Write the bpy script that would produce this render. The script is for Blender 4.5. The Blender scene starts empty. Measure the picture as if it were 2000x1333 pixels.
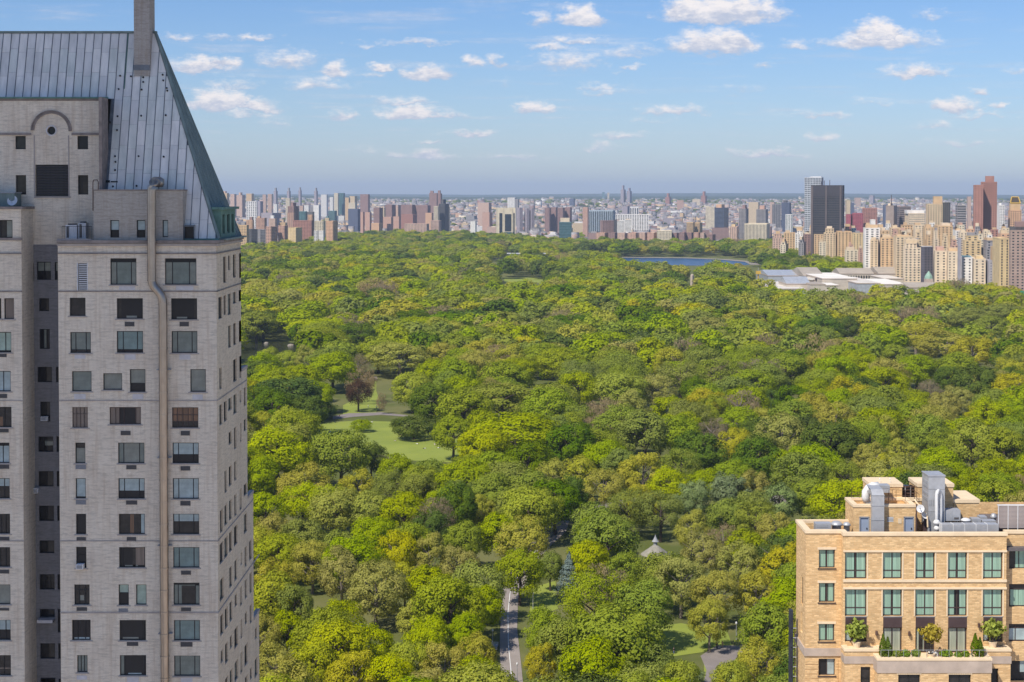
import bpy, math, random
import numpy as np
from mathutils import Vector
R = math.radians
random.seed(7); RNG = np.random.default_rng(7)
scene = bpy.context.scene
col = scene.collection

# ------------------------------------------------------------------ camera
F = 3110.0; H = 120.0; PITCH = R(1.5); PPY = 380 + F*math.tan(PITCH)
cam_d = bpy.data.cameras.new('camera'); cam = bpy.data.objects.new('camera', cam_d); col.objects.link(cam)
cam.location = (0, 0, H); cam.rotation_euler = (math.pi/2 - PITCH, 0, 0)
cam_d.sensor_width = 36; cam_d.lens = F/2000*36; cam_d.shift_y = -(666.5-PPY)/2000
cam_d.clip_start = 1; cam_d.clip_end = 90000
scene.camera = cam

# ------------------------------------------------------------------ sun and sky
SUN = Vector((-0.66, -0.75, 1.19)).normalized()
EL = math.asin(SUN.z); AZ = math.atan2(SUN.x, SUN.y)
sd = bpy.data.lights.new('sun', 'SUN'); so = bpy.data.objects.new('sun', sd); col.objects.link(so)
sd.energy = 4.8; sd.angle = R(0.5); sd.color = (1.0, 0.93, 0.82)
so.rotation_euler = SUN.to_track_quat('Z', 'Y').to_euler()
world = bpy.data.worlds.new('World'); scene.world = world; world.use_nodes = True
SKY_STRENGTH = 0.15
scene.view_settings.view_transform = 'Standard'; scene.view_settings.look = 'None'
scene.view_settings.exposure = 0.15; scene.view_settings.gamma = 1
scene.view_settings.use_curve_mapping = False
cy = scene.cycles
cy.use_denoising = True
try: cy.denoiser = 'OPENIMAGEDENOISE'
except Exception: pass
cy.max_bounces = 5; cy.diffuse_bounces = 3; cy.glossy_bounces = 2; cy.transmission_bounces = 3
cy.transparent_max_bounces = 6; cy.volume_bounces = 0
cy.use_adaptive_sampling = True

class NT:
    """tiny node-tree builder"""
    def __init__(s, nt): s.nt = nt; s.n = nt.nodes; s.l = nt.links
    def add(s, t, **k):
        nd = s.n.new(t)
        for a, b in k.items():
            if a == 'ins':
                for i, v in b.items():
                    if isinstance(v, bpy.types.NodeSocket): s.l.new(v, nd.inputs[i])
                    else: nd.inputs[i].default_value = v
            else: setattr(nd, a, b)
        return nd
    def math(s, op, a, b=None, c=None, clamp=False):
        ins = {0: a}
        if b is not None: ins[1] = b
        if c is not None: ins[2] = c
        return s.add('ShaderNodeMath', operation=op, use_clamp=clamp, ins=ins).outputs[0]
    def vmath(s, op, a, b=None):
        ins = {0: a}
        if b is not None: ins[1] = b
        nd = s.add('ShaderNodeVectorMath', operation=op, ins=ins)
        return nd.outputs['Value'] if op in ('LENGTH', 'DOT_PRODUCT') else nd.outputs[0]
    def mix(s, f, a, b, mode='MIX'):
        nd = s.add('ShaderNodeMix', data_type='RGBA', blend_type=mode)
        for i, v in ((0, f), (6, a), (7, b)):
            if isinstance(v, bpy.types.NodeSocket): s.l.new(v, nd.inputs[i])
            else: nd.inputs[i].default_value = v if i == 0 or len(v) == 4 else (*v, 1)
        return nd.outputs[2]
    def fmix(s, f, a, b):
        nd = s.add('ShaderNodeMix', data_type='FLOAT')
        for i, v in ((0, f), (2, a), (3, b)):
            if isinstance(v, bpy.types.NodeSocket): s.l.new(v, nd.inputs[i])
            else: nd.inputs[i].default_value = v
        return nd.outputs[0]
    def noise(s, vec, scale, detail=4, rough=.55):
        return s.add('ShaderNodeTexNoise', ins={'Vector': vec, 'Scale': scale, 'Detail': detail, 'Roughness': rough}).outputs[0]
    def ramp(s, v, a, b, c=0.0, d=1.0, smooth=False):
        return s.add('ShaderNodeMapRange', interpolation_type='SMOOTHSTEP' if smooth else 'LINEAR',
                     ins={0: v, 1: a, 2: b, 3: c, 4: d}).outputs[0]

def build_sky():
    t = NT(world.node_tree)
    for nd in list(t.n): t.n.remove(nd)
    tc = t.add('ShaderNodeTexCoord').outputs['Generated']
    sky = t.add('ShaderNodeTexSky', sky_type='NISHITA', sun_disc=False, sun_elevation=EL, sun_rotation=AZ,
                altitude=50, air_density=1.0, dust_density=0.35, ozone_density=3.5).outputs[0]
    # fair weather clouds: each a flat-bottomed puff at its own bearing and elevation
    g = bpy.data.node_groups.new('puff', 'ShaderNodeTree')
    for nm, tp in (('P', 'NodeSocketVector'), ('C', 'NodeSocketVector'), ('S', 'NodeSocketVector'), ('K', 'NodeSocketFloat'), ('best', 'NodeSocketFloat'), ('shade', 'NodeSocketFloat')):
        g.interface.new_socket(nm, in_out='INPUT', socket_type=tp)
    g.interface.new_socket('best', in_out='OUTPUT', socket_type='NodeSocketFloat')
    g.interface.new_socket('shade', in_out='OUTPUT', socket_type='NodeSocketFloat')
    q = NT(g); gi = q.add('NodeGroupInput'); go = q.add('NodeGroupOutput')
    d = q.vmath('MULTIPLY', q.vmath('SUBTRACT', gi.outputs[0], gi.outputs[1]), gi.outputs[2])
    sx = q.add('ShaderNodeSeparateXYZ', ins={0: d})
    yy = q.math('MAXIMUM', sx.outputs[1], q.math('MULTIPLY', sx.outputs[1], -2.6))
    r = q.math('SQRT', q.math('ADD', q.math('MULTIPLY', sx.outputs[0], sx.outputs[0]), q.math('MULTIPLY', yy, yy)))
    val = q.math('MULTIPLY', q.math('MAXIMUM', q.math('SUBTRACT', 1.0, r), 0.0), gi.outputs[3])
    gt = q.math('GREATER_THAN', val, gi.outputs[4])
    q.l.new(q.math('MAXIMUM', val, gi.outputs[4]), go.inputs[0])
    q.l.new(q.fmix(gt, gi.outputs[5], sx.outputs[1]), go.inputs[1])
    dirn = t.add('ShaderNodeSeparateXYZ', ins={0: tc})
    yv = t.math('MAXIMUM', dirn.outputs[1], 0.02)
    front = t.ramp(dirn.outputs[1], 0.1, 0.4)
    U = t.math('DIVIDE', dirn.outputs[0], yv); V = t.math('DIVIDE', dirn.outputs[2], yv)
    P0 = t.add('ShaderNodeCombineXYZ', ins={0: U, 1: V}).outputs[0]
    wob = t.add('ShaderNodeTexNoise', ins={'Vector': t.vmath('MULTIPLY', P0, (1, 1.8, 1)), 'Scale': 62.0, 'Detail': 6.0, 'Roughness': .6}).outputs['Color']
    P = t.vmath('ADD', P0, t.vmath('MULTIPLY', t.vmath('SUBTRACT', wob, (.5, .5, .5)), (.034, .014, 0)))
    L = [(1415,34,128,34,1.3),(1350,28,60,26,1.2),(1450,26,70,28,1.3),(1390,92,98,32,1.15),(1430,84,50,26,1.1),(1720,84,118,26,1.0),(1715,70,62,26,1.2),(1560,90,52,14,.55),
         (1137,44,50,32,1.15),(1058,42,30,22,.6),(1110,126,85,28,.55),(1230,106,75,20,.4),(1790,144,70,18,.85),(1868,214,48,20,.95),(1912,184,22,12,.8),
         (1946,210,20,12,.75),(1042,220,46,18,.9),(800,228,66,20,1.1),(780,202,56,14,.55),(425,206,70,32,1.2),(490,212,75,16,.8),(665,232,34,16,.6),
         (395,134,78,20,1.0),(430,126,40,16,1.0),(560,124,68,26,.65),(655,146,34,22,.95),(745,136,30,11,.95),(838,146,52,20,.95),(925,128,32,16,.65),(970,124,22,16,.7),
         (612,170,56,18,.55),(460,168,70,14,.4),(1315,220,76,15,.6),(1180,184,46,13,.5),(1605,272,28,12,.6),(1600,229,75,9,.5),(1450,178,60,16,.3),
         (1832,250,50,12,.42),(1170,290,50,12,.42),(775,304,40,11,.5),(540,240,50,13,.35),(1480,298,32,11,.38),(1820,34,40,14,.35),(1985,142,30,12,.4),
         (1700,205,60,8,.3),(1490,128,22,10,.45),(985,165,30,10,.28),(700,295,70,8,.22),(900,262,60,8,.22),(1280,238,60,8,.25)]
    rc2 = random.Random(4)
    L += [(rc2.uniform(330,2000), rc2.uniform(60,330)**1.0, rc2.uniform(30,95), rc2.uniform(5,12), rc2.uniform(.38,.7)) for _ in range(24)]
    best, shade = 0.0, 0.0
    for (px, py, w, h, k) in L:
        nd = t.add('ShaderNodeGroup', node_tree=g)
        t.l.new(P, nd.inputs[0])
        yy0 = math.cos(PITCH) + (PPY-py)/F*math.sin(PITCH)
        nd.inputs[1].default_value = ((px-1000)/F/yy0, ((PPY-py)/F*math.cos(PITCH)-math.sin(PITCH))/yy0, 0)
        nd.inputs[2].default_value = (F/w/1.15, F/h/1.45, 0); nd.inputs[3].default_value = k
        for i, v in ((4, best), (5, shade)):
            if isinstance(v, float): nd.inputs[i].default_value = v
            else: t.l.new(v, nd.inputs[i])
        best, shade = nd.outputs[0], nd.outputs[1]
    n2 = t.noise(t.vmath('MULTIPLY', P0, (1, 2.2, 1)), 95.0, 7, .68)
    f = t.math('ADD', best, t.math('MULTIPLY', t.math('SUBTRACT', n2, .53), .95))
    m1 = t.math('MULTIPLY', t.ramp(f, -.02, .62, 0, 1, True), front)
    m1 = t.math('MULTIPLY', m1, t.math('GREATER_THAN', best, 0.001))
    # thin scattered wisps on a flat layer overhead, foreshortened towards the horizon, all round the sky
    z = t.math('MAXIMUM', dirn.outputs[2], 0.012)
    pl = t.add('ShaderNodeCombineXYZ', ins={0: t.math('DIVIDE', dirn.outputs[0], z), 1: t.math('DIVIDE', dirn.outputs[1], z)}).outputs[0]
    n3 = t.noise(pl, .75, 6, .68)
    m2 = t.math('MULTIPLY', t.ramp(n3, .50, .74, 0, .42, True), t.ramp(dirn.outputs[2], .012, .05))
    mk = t.math('MAXIMUM', m1, m2)
    sh = t.ramp(t.math('ADD', shade, t.math('MULTIPLY', t.math('SUBTRACT', n2, .5), 2.0)), -.35, .6, 0, 1, True)
    k = 1/SKY_STRENGTH
    cc = t.mix(sh, (.50*k, .54*k, .66*k), (.92*k, .86*k, .84*k))
    skyc = t.mix(1.0, sky, t.mix(t.ramp(dirn.outputs[2], 0.0, .13), (.56, .61, .76), (.43, .55, .74)), 'MULTIPLY')
    out = t.mix(t.math('MULTIPLY', mk, .93), skyc, cc)
    bg = t.add('ShaderNodeBackground', ins={0: out, 1: SKY_STRENGTH})
    wo = t.add('ShaderNodeOutputWorld'); t.l.new(bg.outputs[0], wo.inputs[0])
build_sky()

# ------------------------------------------------------------------ pixel <-> place
cp, sp = math.cos(PITCH), math.sin(PITCH)
def W(px, py, Y):
    x = (px-1000)/F; y = (PPY-py)/F; dy = cp + y*sp; dz = y*cp - sp
    return Vector((x/dy*Y, Y, H + dz/dy*Y))
def G(px, py, z=0.0):
    y = (PPY-py)/F; dy = cp + y*sp; dz = y*cp - sp
    return W(px, py, (z-H)/(dz/dy))
def proj(X, Y, Z):
    dz = Z-H; d = Y*cp - dz*sp; v = Y*sp + dz*cp
    return 1000 + F*X/d, PPY - F*v/d

# ------------------------------------------------------------------ helpers
def tag(o, label=None, cat=None, group=None, kind=None):
    if label: o['label'] = label
    if cat: o['category'] = cat
    if group: o['group'] = group
    if kind: o['kind'] = kind
    return o
def empty(name, loc, rz=0.0, label=None, cat=None, group=None):
    o = bpy.data.objects.new(name, None); col.objects.link(o)
    o.location = loc; o.rotation_euler[2] = rz; o.empty_display_size = .5
    return tag(o, label, cat, group)
class MB:
    def __init__(s): s.v = []; s.f = []; s.d = {}
    def vt(s, p):
        k = (round(p[0], 4), round(p[1], 4), round(p[2], 4))
        if k not in s.d: s.d[k] = len(s.v); s.v.append(tuple(p))
        return s.d[k]
    def quad(s, *ps):
        ids = [s.vt(p) for p in ps]
        if len(set(ids)) >= 3: s.f.append(tuple(dict.fromkeys(ids)))
    def poly(s, ps): s.quad(*ps)
    def box(s, x0, x1, y0, y1, z0, z1):
        n = len(s.v)
        s.v += [(x0,y0,z0),(x1,y0,z0),(x1,y1,z0),(x0,y1,z0),(x0,y0,z1),(x1,y0,z1),(x1,y1,z1),(x0,y1,z1)]
        s.f += [tuple(n+i for i in q) for q in ((3,2,1,0),(4,5,6,7),(0,1,5,4),(1,2,6,5),(2,3,7,6),(3,0,4,7))]
        return s
    def tube(s, pts, rad, n=12, cap=True):
        pts = [Vector(p) for p in pts]
        rads = rad if isinstance(rad, (list, tuple)) else [rad]*len(pts)
        base = len(s.v); up = Vector((0.13, 0.31, 1)) if abs((pts[1]-pts[0]).normalized().z) < .9 else Vector((1, .2, 0))
        for i, p in enumerate(pts):
            d = (pts[min(i+1, len(pts)-1)] - pts[max(i-1, 0)]).normalized()
            a = d.cross(up).normalized(); b = d.cross(a)
            for k in range(n):
                w = 2*math.pi*k/n
                s.v.append(tuple(p + a*math.cos(w)*rads[i] + b*math.sin(w)*rads[i]))
        for i in range(len(pts)-1):
            for k in range(n):
                a0 = base+i*n+k; a1 = base+i*n+(k+1) % n
                s.f.append((a0, a1, a1+n, a0+n))
        if cap:
            s.f.append(tuple(base+k for k in range(n))[::-1]); s.f.append(tuple(base+(len(pts)-1)*n+k for k in range(n)))
        return s
    def lathe(s, c, prof, n=16):
        base = len(s.v)
        for (r, z) in prof:
            for k in range(n):
                w = 2*math.pi*k/n; s.v.append((c[0]+r*math.cos(w), c[1]+r*math.sin(w), c[2]+z))
        for i in range(len(prof)-1):
            for k in range(n):
                a0 = base+i*n+k; a1 = base+i*n+(k+1) % n
                s.f.append((a0, a1, a1+n, a0+n))
        s.f.append(tuple(base+(len(prof)-1)*n+k for k in range(n)))
        return s
    def mesh(s, name, mat, off=(0,0,0), smooth=False):
        me = bpy.data.meshes.new(name)
        ox, oy, oz = off
        me.from_pydata([(a-ox, b-oy, c-oz) for a, b, c in s.v], [], s.f)
        if mat: me.materials.append(mat)
        if smooth: me.polygons.foreach_set('use_smooth', [True]*len(me.polygons))
        me.update(); return me
    def build(s, name, mat, parent=None, local=False, smooth=False):
        """world coordinates; the origin goes to the parent, or to the middle of the base"""
        if parent is not None:
            off = (0,0,0) if local else wloc(parent)
            loc = (0,0,0)
        else:
            a = np.array(s.v); lo = a.min(0); hi = a.max(0)
            off = ((lo[0]+hi[0])/2, (lo[1]+hi[1])/2, lo[2]); loc = off
        o = bpy.data.objects.new(name, s.mesh(name, mat, off, smooth)); col.objects.link(o)
        o.location = loc
        if parent is not None: o.parent = parent
        return o
def wloc(o):
    v = Vector((0,0,0))
    while o is not None: v = v + o.location; o = o.parent
    return tuple(v)
def inst(name, me, parent, loc, rz=0.0):
    o = bpy.data.objects.new(name, me); col.objects.link(o); o.parent = parent
    o.location = loc; o.rotation_euler[2] = rz; return o

# ------------------------------------------------------------------ materials
def mk(name, c, rough=.85, metal=0.0, var=.15, scale=1.5, bump=0.0, stretch=(1,1,1), coat=0.0, spec=.3, c2=None):
    m = bpy.data.materials.new(name); m.use_nodes = True; t = NT(m.node_tree)
    b = t.n['Principled BSDF']
    co = t.add('ShaderNodeTexCoord').outputs['Object']
    v = t.vmath('MULTIPLY', co, stretch)
    n = t.noise(v, scale, 5, .6)
    c2 = c2 or tuple(x*(1-2.2*var) for x in c)
    t.l.new(t.mix(t.ramp(n, .3, .7), c2, c), b.inputs['Base Color'])
    b.inputs['Roughness'].default_value = rough; b.inputs['Metallic'].default_value = metal
    b.inputs['Specular IOR Level'].default_value = spec
    if coat: b.inputs['Coat Weight'].default_value = coat; b.inputs['Coat Roughness'].default_value = .04
    if bump:
        bp = t.add('ShaderNodeBump', ins={'Strength': .6, 'Distance': bump, 'Height': n}); t.l.new(bp.outputs[0], b.inputs['Normal'])
    return m
def brick_mat(name, c1, c2, mortar, ds=(.9, 5.5), bw=.21, bh=.075, dirt=(.5,.45,.4), dirtk=.5, dark=.0, rustw=None, mort=.012, big=.5, band=0.0):
    m = bpy.data.materials.new(name); m.use_nodes = True; t = NT(m.node_tree); b = t.n['Principled BSDF']
    geo = t.add('ShaderNodeNewGeometry')
    s = t.add('ShaderNodeSeparateXYZ', ins={0: geo.outputs['Position']})
    u = t.math('ADD', s.outputs[0], s.outputs[1])
    uv = t.add('ShaderNodeCombineXYZ', ins={0: u, 1: s.outputs[2]}).outputs[0]
    bk = t.add('ShaderNodeTexBrick', ins={'Vector': uv, 'Color1': (*c1, 1), 'Color2': (*c2, 1), 'Mortar': (*mortar, 1), 'Scale': 1.0,
               'Mortar Size': mort, 'Mortar Smooth': .3, 'Bias': 0.0, 'Brick Width': bw, 'Row Height': bh})
    cc = bk.outputs[0]
    # courses that were repointed or patched: long dashes
    dash = t.noise(t.vmath('MULTIPLY', uv, (*ds, 1)), 1.0, 4, .75)
    cc = t.mix(t.ramp(dash, .50, .60, 0, .62), cc, tuple(x*.58 for x in c1))
    cc = t.mix(t.ramp(dash, .40, .30, 0, .35), cc, tuple(min(1, x*1.2) for x in c1))
    # rain streaks and large stains
    st = t.noise(t.vmath('MULTIPLY', uv, (2.6, .14, 1)), 1.0, 5, .7)
    cc = t.mix(t.ramp(st, .48, .70, 0, dirtk), cc, tuple(a*d for a, d in zip(c1, dirt)))
    bg_ = t.noise(uv, .22, 4, .6)
    cc = t.mix(t.ramp(bg_, .45, .7, 0, big), cc, t.mix(1.0, cc, (.80, .76, .74), 'MULTIPLY'))
    if band:
        wv = t.math('SINE', t.math('MULTIPLY', s.outputs[2], band))
        cc = t.mix(t.ramp(wv, .92, 1, 0, .5), cc, tuple(x*.6 for x in c1))
    t.l.new(cc, b.inputs['Base Color']); b.inputs['Roughness'].default_value = .9; b.inputs['Specular IOR Level'].default_value = .2
    h = t.math('ADD', bk.outputs[1], t.math('MULTIPLY', dash, -1.5))
    bp = t.add('ShaderNodeBump', invert=True, ins={'Strength': .5, 'Distance': .015, 'Height': h}); t.l.new(bp.outputs[0], b.inputs['Normal'])
    return m
def leaf_mat(name, c, hv=.03, vv=.35, trans=.3, var2=None):
    m = bpy.data.materials.new(name); m.use_nodes = True; t = NT(m.node_tree)
    t.n.remove(t.n['Principled BSDF']); out = t.n['Material Output']
    oi = t.add('ShaderNodeObjectInfo'); geo = t.add('ShaderNodeNewGeometry')
    co = t.add('ShaderNodeTexCoord').outputs['Object']
    n = t.noise(co, .35, 3, .6)
    base = t.mix(t.ramp(n, .35, .65), c, var2 or tuple(x*.72 for x in c))
    r1 = oi.outputs['Random']; r2 = t.math('FRACT', t.math('MULTIPLY', r1, 17.3))
    hs = t.add('ShaderNodeHueSaturation', ins={'Hue': t.math('ADD', .5-hv, t.math('MULTIPLY', r1, 2*hv)),
        'Saturation': t.math('ADD', .82, t.math('MULTIPLY', r2, .3)), 'Value': t.math('ADD', 1-vv, t.math('MULTIPLY', r2, 2*vv)), 'Color': base})
    jit = t.add('ShaderNodeHueSaturation', ins={'Value': t.math('ADD', .86, t.math('MULTIPLY', geo.outputs['Random Per Island'], .28)), 'Color': hs.outputs[0]})
    d = t.add('ShaderNodeBsdfDiffuse', ins={0: jit.outputs[0]}); tr = t.add('ShaderNodeBsdfTranslucent', ins={0: t.mix(1.0, jit.outputs[0], (1.0, 1.05, .35), 'MULTIPLY')})
    ms = t.add('ShaderNodeMixShader', ins={0: trans, 1: d.outputs[0], 2: tr.outputs[0]}); t.l.new(ms.outputs[0], out.inputs[0])
    return m
def facade_mat(name, src):
    """far wall: colour from the object or from an attribute, with a grid of dark windows far too small to tell apart"""
    m = bpy.data.materials.new(name); m.use_nodes = True; t = NT(m.node_tree); b = t.n['Principled BSDF']
    tc = t.add('ShaderNodeTexCoord'); 
    c = t.add('ShaderNodeObjectInfo').outputs['Color'] if src == 'object' else t.add('ShaderNodeAttribute', attribute_name='tint').outputs[0]
    p = t.add('ShaderNodeSeparateXYZ', ins={0: tc.outputs['Object']}); n = t.add('ShaderNodeSeparateXYZ', ins={0: tc.outputs['Normal']})
    u = t.math('ADD', t.math('MULTIPLY', p.outputs[0], t.math('ABSOLUTE', n.outputs[1])), t.math('MULTIPLY', p.outputs[1], t.math('ABSOLUTE', n.outputs[0])))
    fu = t.math('FRACT', t.math('DIVIDE', u, 3.1)); fz = t.math('FRACT', t.math('DIVIDE', p.outputs[2], 3.05))
    wu = t.math('LESS_THAN', t.math('ABSOLUTE', t.math('SUBTRACT', fu, .5)), .24); wz = t.math('LESS_THAN', t.math('ABSOLUTE', t.math('SUBTRACT', fz, .55)), .26)
    vert = t.math('LESS_THAN', t.math('ABSOLUTE', n.outputs[2]), .5)
    w = t.math('MULTIPLY', t.math('MULTIPLY', wu, wz), vert)
    cc = t.mix(t.math('MULTIPLY', w, .85), c, (.035, .04, .055))
    nz = t.noise(tc.outputs['Object'], .06, 3, .6)
    roof = t.mix(t.ramp(nz, .4, .6), (.13, .12, .125), (.33, .31, .31))
    cc = t.mix(vert, roof, cc)
    t.l.new(cc, b.inputs['Base Color']); b.inputs['Roughness'].default_value = .85
    return m
def objcol_mat(name, rough=.85, var=.12):
    m = bpy.data.materials.new(name); m.use_nodes = True; t = NT(m.node_tree); b = t.n['Principled BSDF']
    c = t.add('ShaderNodeObjectInfo').outputs['Color']; n = t.noise(t.add('ShaderNodeTexCoord').outputs['Object'], .12, 4, .6)
    t.l.new(t.mix(t.ramp(n, .35, .7), c, t.mix(1.0, c, (.78, .76, .76), 'MULTIPLY')), b.inputs['Base Color']); b.inputs['Roughness'].default_value = rough
    return m

M = {}
M['pale_brick'] = brick_mat('painted_brick', (.86,.755,.60), (.77,.67,.535), (.59,.52,.42), dirt=(.60,.53,.47), dirtk=.62)
M['pale_trim'] = mk('weathered_stone', (.46,.40,.355), var=.14, scale=.9, stretch=(1,1,.3))
M['dirty_trim'] = mk('sooty_stone', (.31,.26,.23), var=.2, scale=1.3)
M['white_patch'] = mk('white_patch', (.62,.59,.58), var=.1)
M['grille'] = mk('grille_metal', (.12,.11,.105), rough=.6, var=.1, scale=8)
M['grille_pale'] = mk('pale_grille_metal', (.30,.30,.31), rough=.6, var=.1, scale=8)
M['black_frame'] = mk('black_window_frame', (.022,.022,.024), rough=.5, var=.1)
M['bronze_frame'] = mk('bronze_window_frame', (.075,.05,.045), rough=.5, var=.1)
def pane(name, c, var=.18, stretch=(1,1,1), scale=1.2, coat=1.0, rough=.7):
    return mk(name, c, rough=rough, var=var, scale=scale, stretch=stretch, coat=coat, spec=.4)
M['p_dark'] = pane('dark_glass', (.008,.008,.011), var=.2, coat=.35)
M['p_dim'] = pane('dim_glass', (.028,.024,.022), var=.4, scale=1.6, coat=.5)
M['p_green'] = pane('green_grey_blind', (.17,.21,.185))
M['p_teal'] = pane('teal_blind', (.17,.265,.255))
M['p_pale'] = pane('pale_blind', (.40,.50,.50))
M['p_grey'] = pane('grey_blind', (.22,.24,.205))
M['p_tan'] = pane('tan_drape', (.20,.15,.12), var=.25, stretch=(9,1,.2))
M['p_brown'] = pane('brown_drape', (.22,.10,.045), var=.3, stretch=(5,1,.2))
M['p_lime'] = pane('pale_green_blind', (.36,.48,.39))
M['curtain'] = pane('green_curtain', (.36,.56,.42), var=.26, stretch=(9,1,.12), scale=1.3, coat=.6)
M['curtain_pale'] = pane('pale_sheer_curtain', (.42,.46,.36), var=.2, stretch=(5,1,.15), coat=.6)
M['zinc'] = mk('lead_roof_sheet', (.58,.57,.59), rough=.5, metal=.45, var=.1, scale=1.0, spec=.4, c2=(.40,.42,.47))
M['zinc_dark'] = mk('lead_seam', (.20,.22,.24), rough=.6, metal=.3, var=.2)
M['copper'] = mk('verdigris_copper', (.24,.30,.275), rough=.75, var=.2, scale=1.4, stretch=(1,1,.25), c2=(.13,.17,.16))
M['copper_bright'] = mk('bright_verdigris', (.15,.27,.225), rough=.75, var=.2)
M['flue'] = mk('galvanised_flue', (.47,.40,.33), rough=.33, metal=.85, var=.12, scale=2, stretch=(1,1,.3))
M['metal'] = mk('galvanised_metal', (.50,.51,.53), rough=.5, metal=.35, var=.1, scale=1.5)
M['metal_white'] = mk('white_painted_metal', (.72,.72,.72), rough=.5, var=.08)
M['metal_mid'] = mk('grey_painted_metal', (.35,.36,.38), rough=.55, var=.1)
M['rail'] = mk('rusty_rail', (.12,.07,.055), rough=.7, var=.2)
M['door_blue'] = mk('blue_grey_door', (.30,.36,.47), rough=.6, var=.06)
M['tan_brick'] = brick_mat('tan_brick', (.86,.59,.305), (.57,.36,.17), (.62,.44,.24), ds=(1.5, 3.6), bw=.42, bh=.14, dirt=(.8,.74,.68), dirtk=.4, mort=.02, big=.4)
M['cast_stone'] = mk('tan_cast_stone', (.84,.66,.44), var=.08, scale=.8)
M['limestone'] = mk('pale_limestone', (.52,.42,.34), var=.12, scale=.8)
M['dark_panel'] = mk('brown_metal_panel', (.085,.055,.055), rough=.5, var=.1)
M['tar'] = mk('roof_membrane', (.17,.15,.15), var=.2, scale=.7)
M['gravel'] = mk('roof_gravel', (.24,.20,.18), var=.25, scale=3)
M['bark'] = mk('bark', (.10,.075,.055), var=.25, scale=3, stretch=(3,3,.5))
M['pale_bark'] = mk('pale_bark', (.24,.20,.165), var=.25, scale=2)
M['grass'] = mk('lawn_grass', (.28,.32,.05), var=.16, scale=.05, c2=(.20,.25,.04))
M['path'] = mk('path_asphalt', (.27,.235,.22), var=.1, scale=.2)
M['road'] = mk('road_asphalt', (.34,.295,.27), var=.12, scale=.12)
M['paint'] = mk('white_road_paint', (.75,.75,.73), var=.05)
M['rock'] = mk('pale_rock', (.36,.32,.27), var=.2, scale=.5)
M['facade'] = facade_mat('far_facade', 'object'); M['facade_stuff'] = facade_mat('far_city_facade', 'attr')
M['objcol'] = objcol_mat('masonry_by_object')
M['far_glass'] = mk('far_glazing', (.035,.045,.06), rough=.25, var=.3, scale=.25, spec=.5)
M['teal_glass'] = mk('far_teal_glazing', (.05,.14,.16), rough=.2, var=.35, scale=.15, spec=.5)
def ground_mat():
    m = bpy.data.materials.new('park_and_city_ground'); m.use_nodes = True; t = NT(m.node_tree); b = t.n['Principled BSDF']
    p = t.add('ShaderNodeNewGeometry').outputs['Position']; s = t.add('ShaderNodeSeparateXYZ', ins={0: p})
    n = t.noise(p, .03, 5, .6); n2 = t.noise(p, .0016, 6, .7); n3 = t.noise(p, .012, 4, .7)
    park = t.mix(t.ramp(n, .4, .6), (.10, .12, .03), (.16, .16, .06))
    city = t.mix(t.ramp(n3, .42, .6), (.07, .09, .05), (.24, .20, .19))
    far = t.mix(t.ramp(n2, .45, .55), (.045, .07, .04), (.07, .09, .055))
    c = t.mix(t.ramp(s.outputs[1], 4000, 4400), park, city); c = t.mix(t.ramp(s.outputs[1], 300, 290), c, (.52, .47, .42))  # unseen ground before the park is kept pale to bounce warm light onto the tower
    c = t.mix(t.ramp(t.math('ADD', s.outputs[1], t.math('MULTIPLY', n2, 3000)), 10500, 12500), c, far)
    t.l.new(c, b.inputs['Base Color']); b.inputs['Roughness'].default_value = .95; b.inputs['Specular IOR Level'].default_value = .1
    return m
M['ground'] = ground_mat()
def water_mat(name, c, rough, sc):
    m = mk(name, c, rough=rough, var=.1, scale=.05, spec=.5); t = NT(m.node_tree); b = t.n['Principled BSDF']
    p = t.add('ShaderNodeNewGeometry').outputs['Position']
    bp = t.add('ShaderNodeBump', ins={'Strength': .35, 'Distance': .25, 'Height': t.noise(p, sc, 4, .6)}); t.l.new(bp.outputs[0], b.inputs['Normal'])
    return m
M['water_far'] = water_mat('reservoir_water', (.02,.07,.17), .3, .25)
M['water_near'] = water_mat('lake_water', (.04,.045,.03), .12, .5)
LEAF = {
 'Y': leaf_mat('yellow_green_leaves', (.42,.445,.008), .010, .12, .35, (.35,.395,.008)),
 'G': leaf_mat('mid_green_leaves', (.33,.38,.010), .012, .18, .35, (.265,.325,.009)),
 'D': leaf_mat('dark_green_leaves', (.15,.205,.012), .014, .18, .25, (.085,.14,.012)),
 'O': leaf_mat('olive_budding_leaves', (.45,.415,.055), .012, .14, .32, (.385,.37,.035)),
 'T': leaf_mat('soft_willow_leaves', (.30,.34,.022), .013, .16, .3, (.24,.285,.017)),
 'B': leaf_mat('pinkish_budding_twigs', (.36,.27,.15), .012, .15, .2, (.29,.23,.11)),
 'S': leaf_mat('silver_green_leaves', (.25,.30,.12), .01, .12, .2, (.18,.24,.08)),
 'C': leaf_mat('blue_spruce_needles', (.20,.27,.24), .01, .1, .1, (.13,.19,.17)),
 'R': leaf_mat('copper_red_leaves', (.09,.045,.028), .01, .12, .2, (.065,.045,.028)),
}

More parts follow.
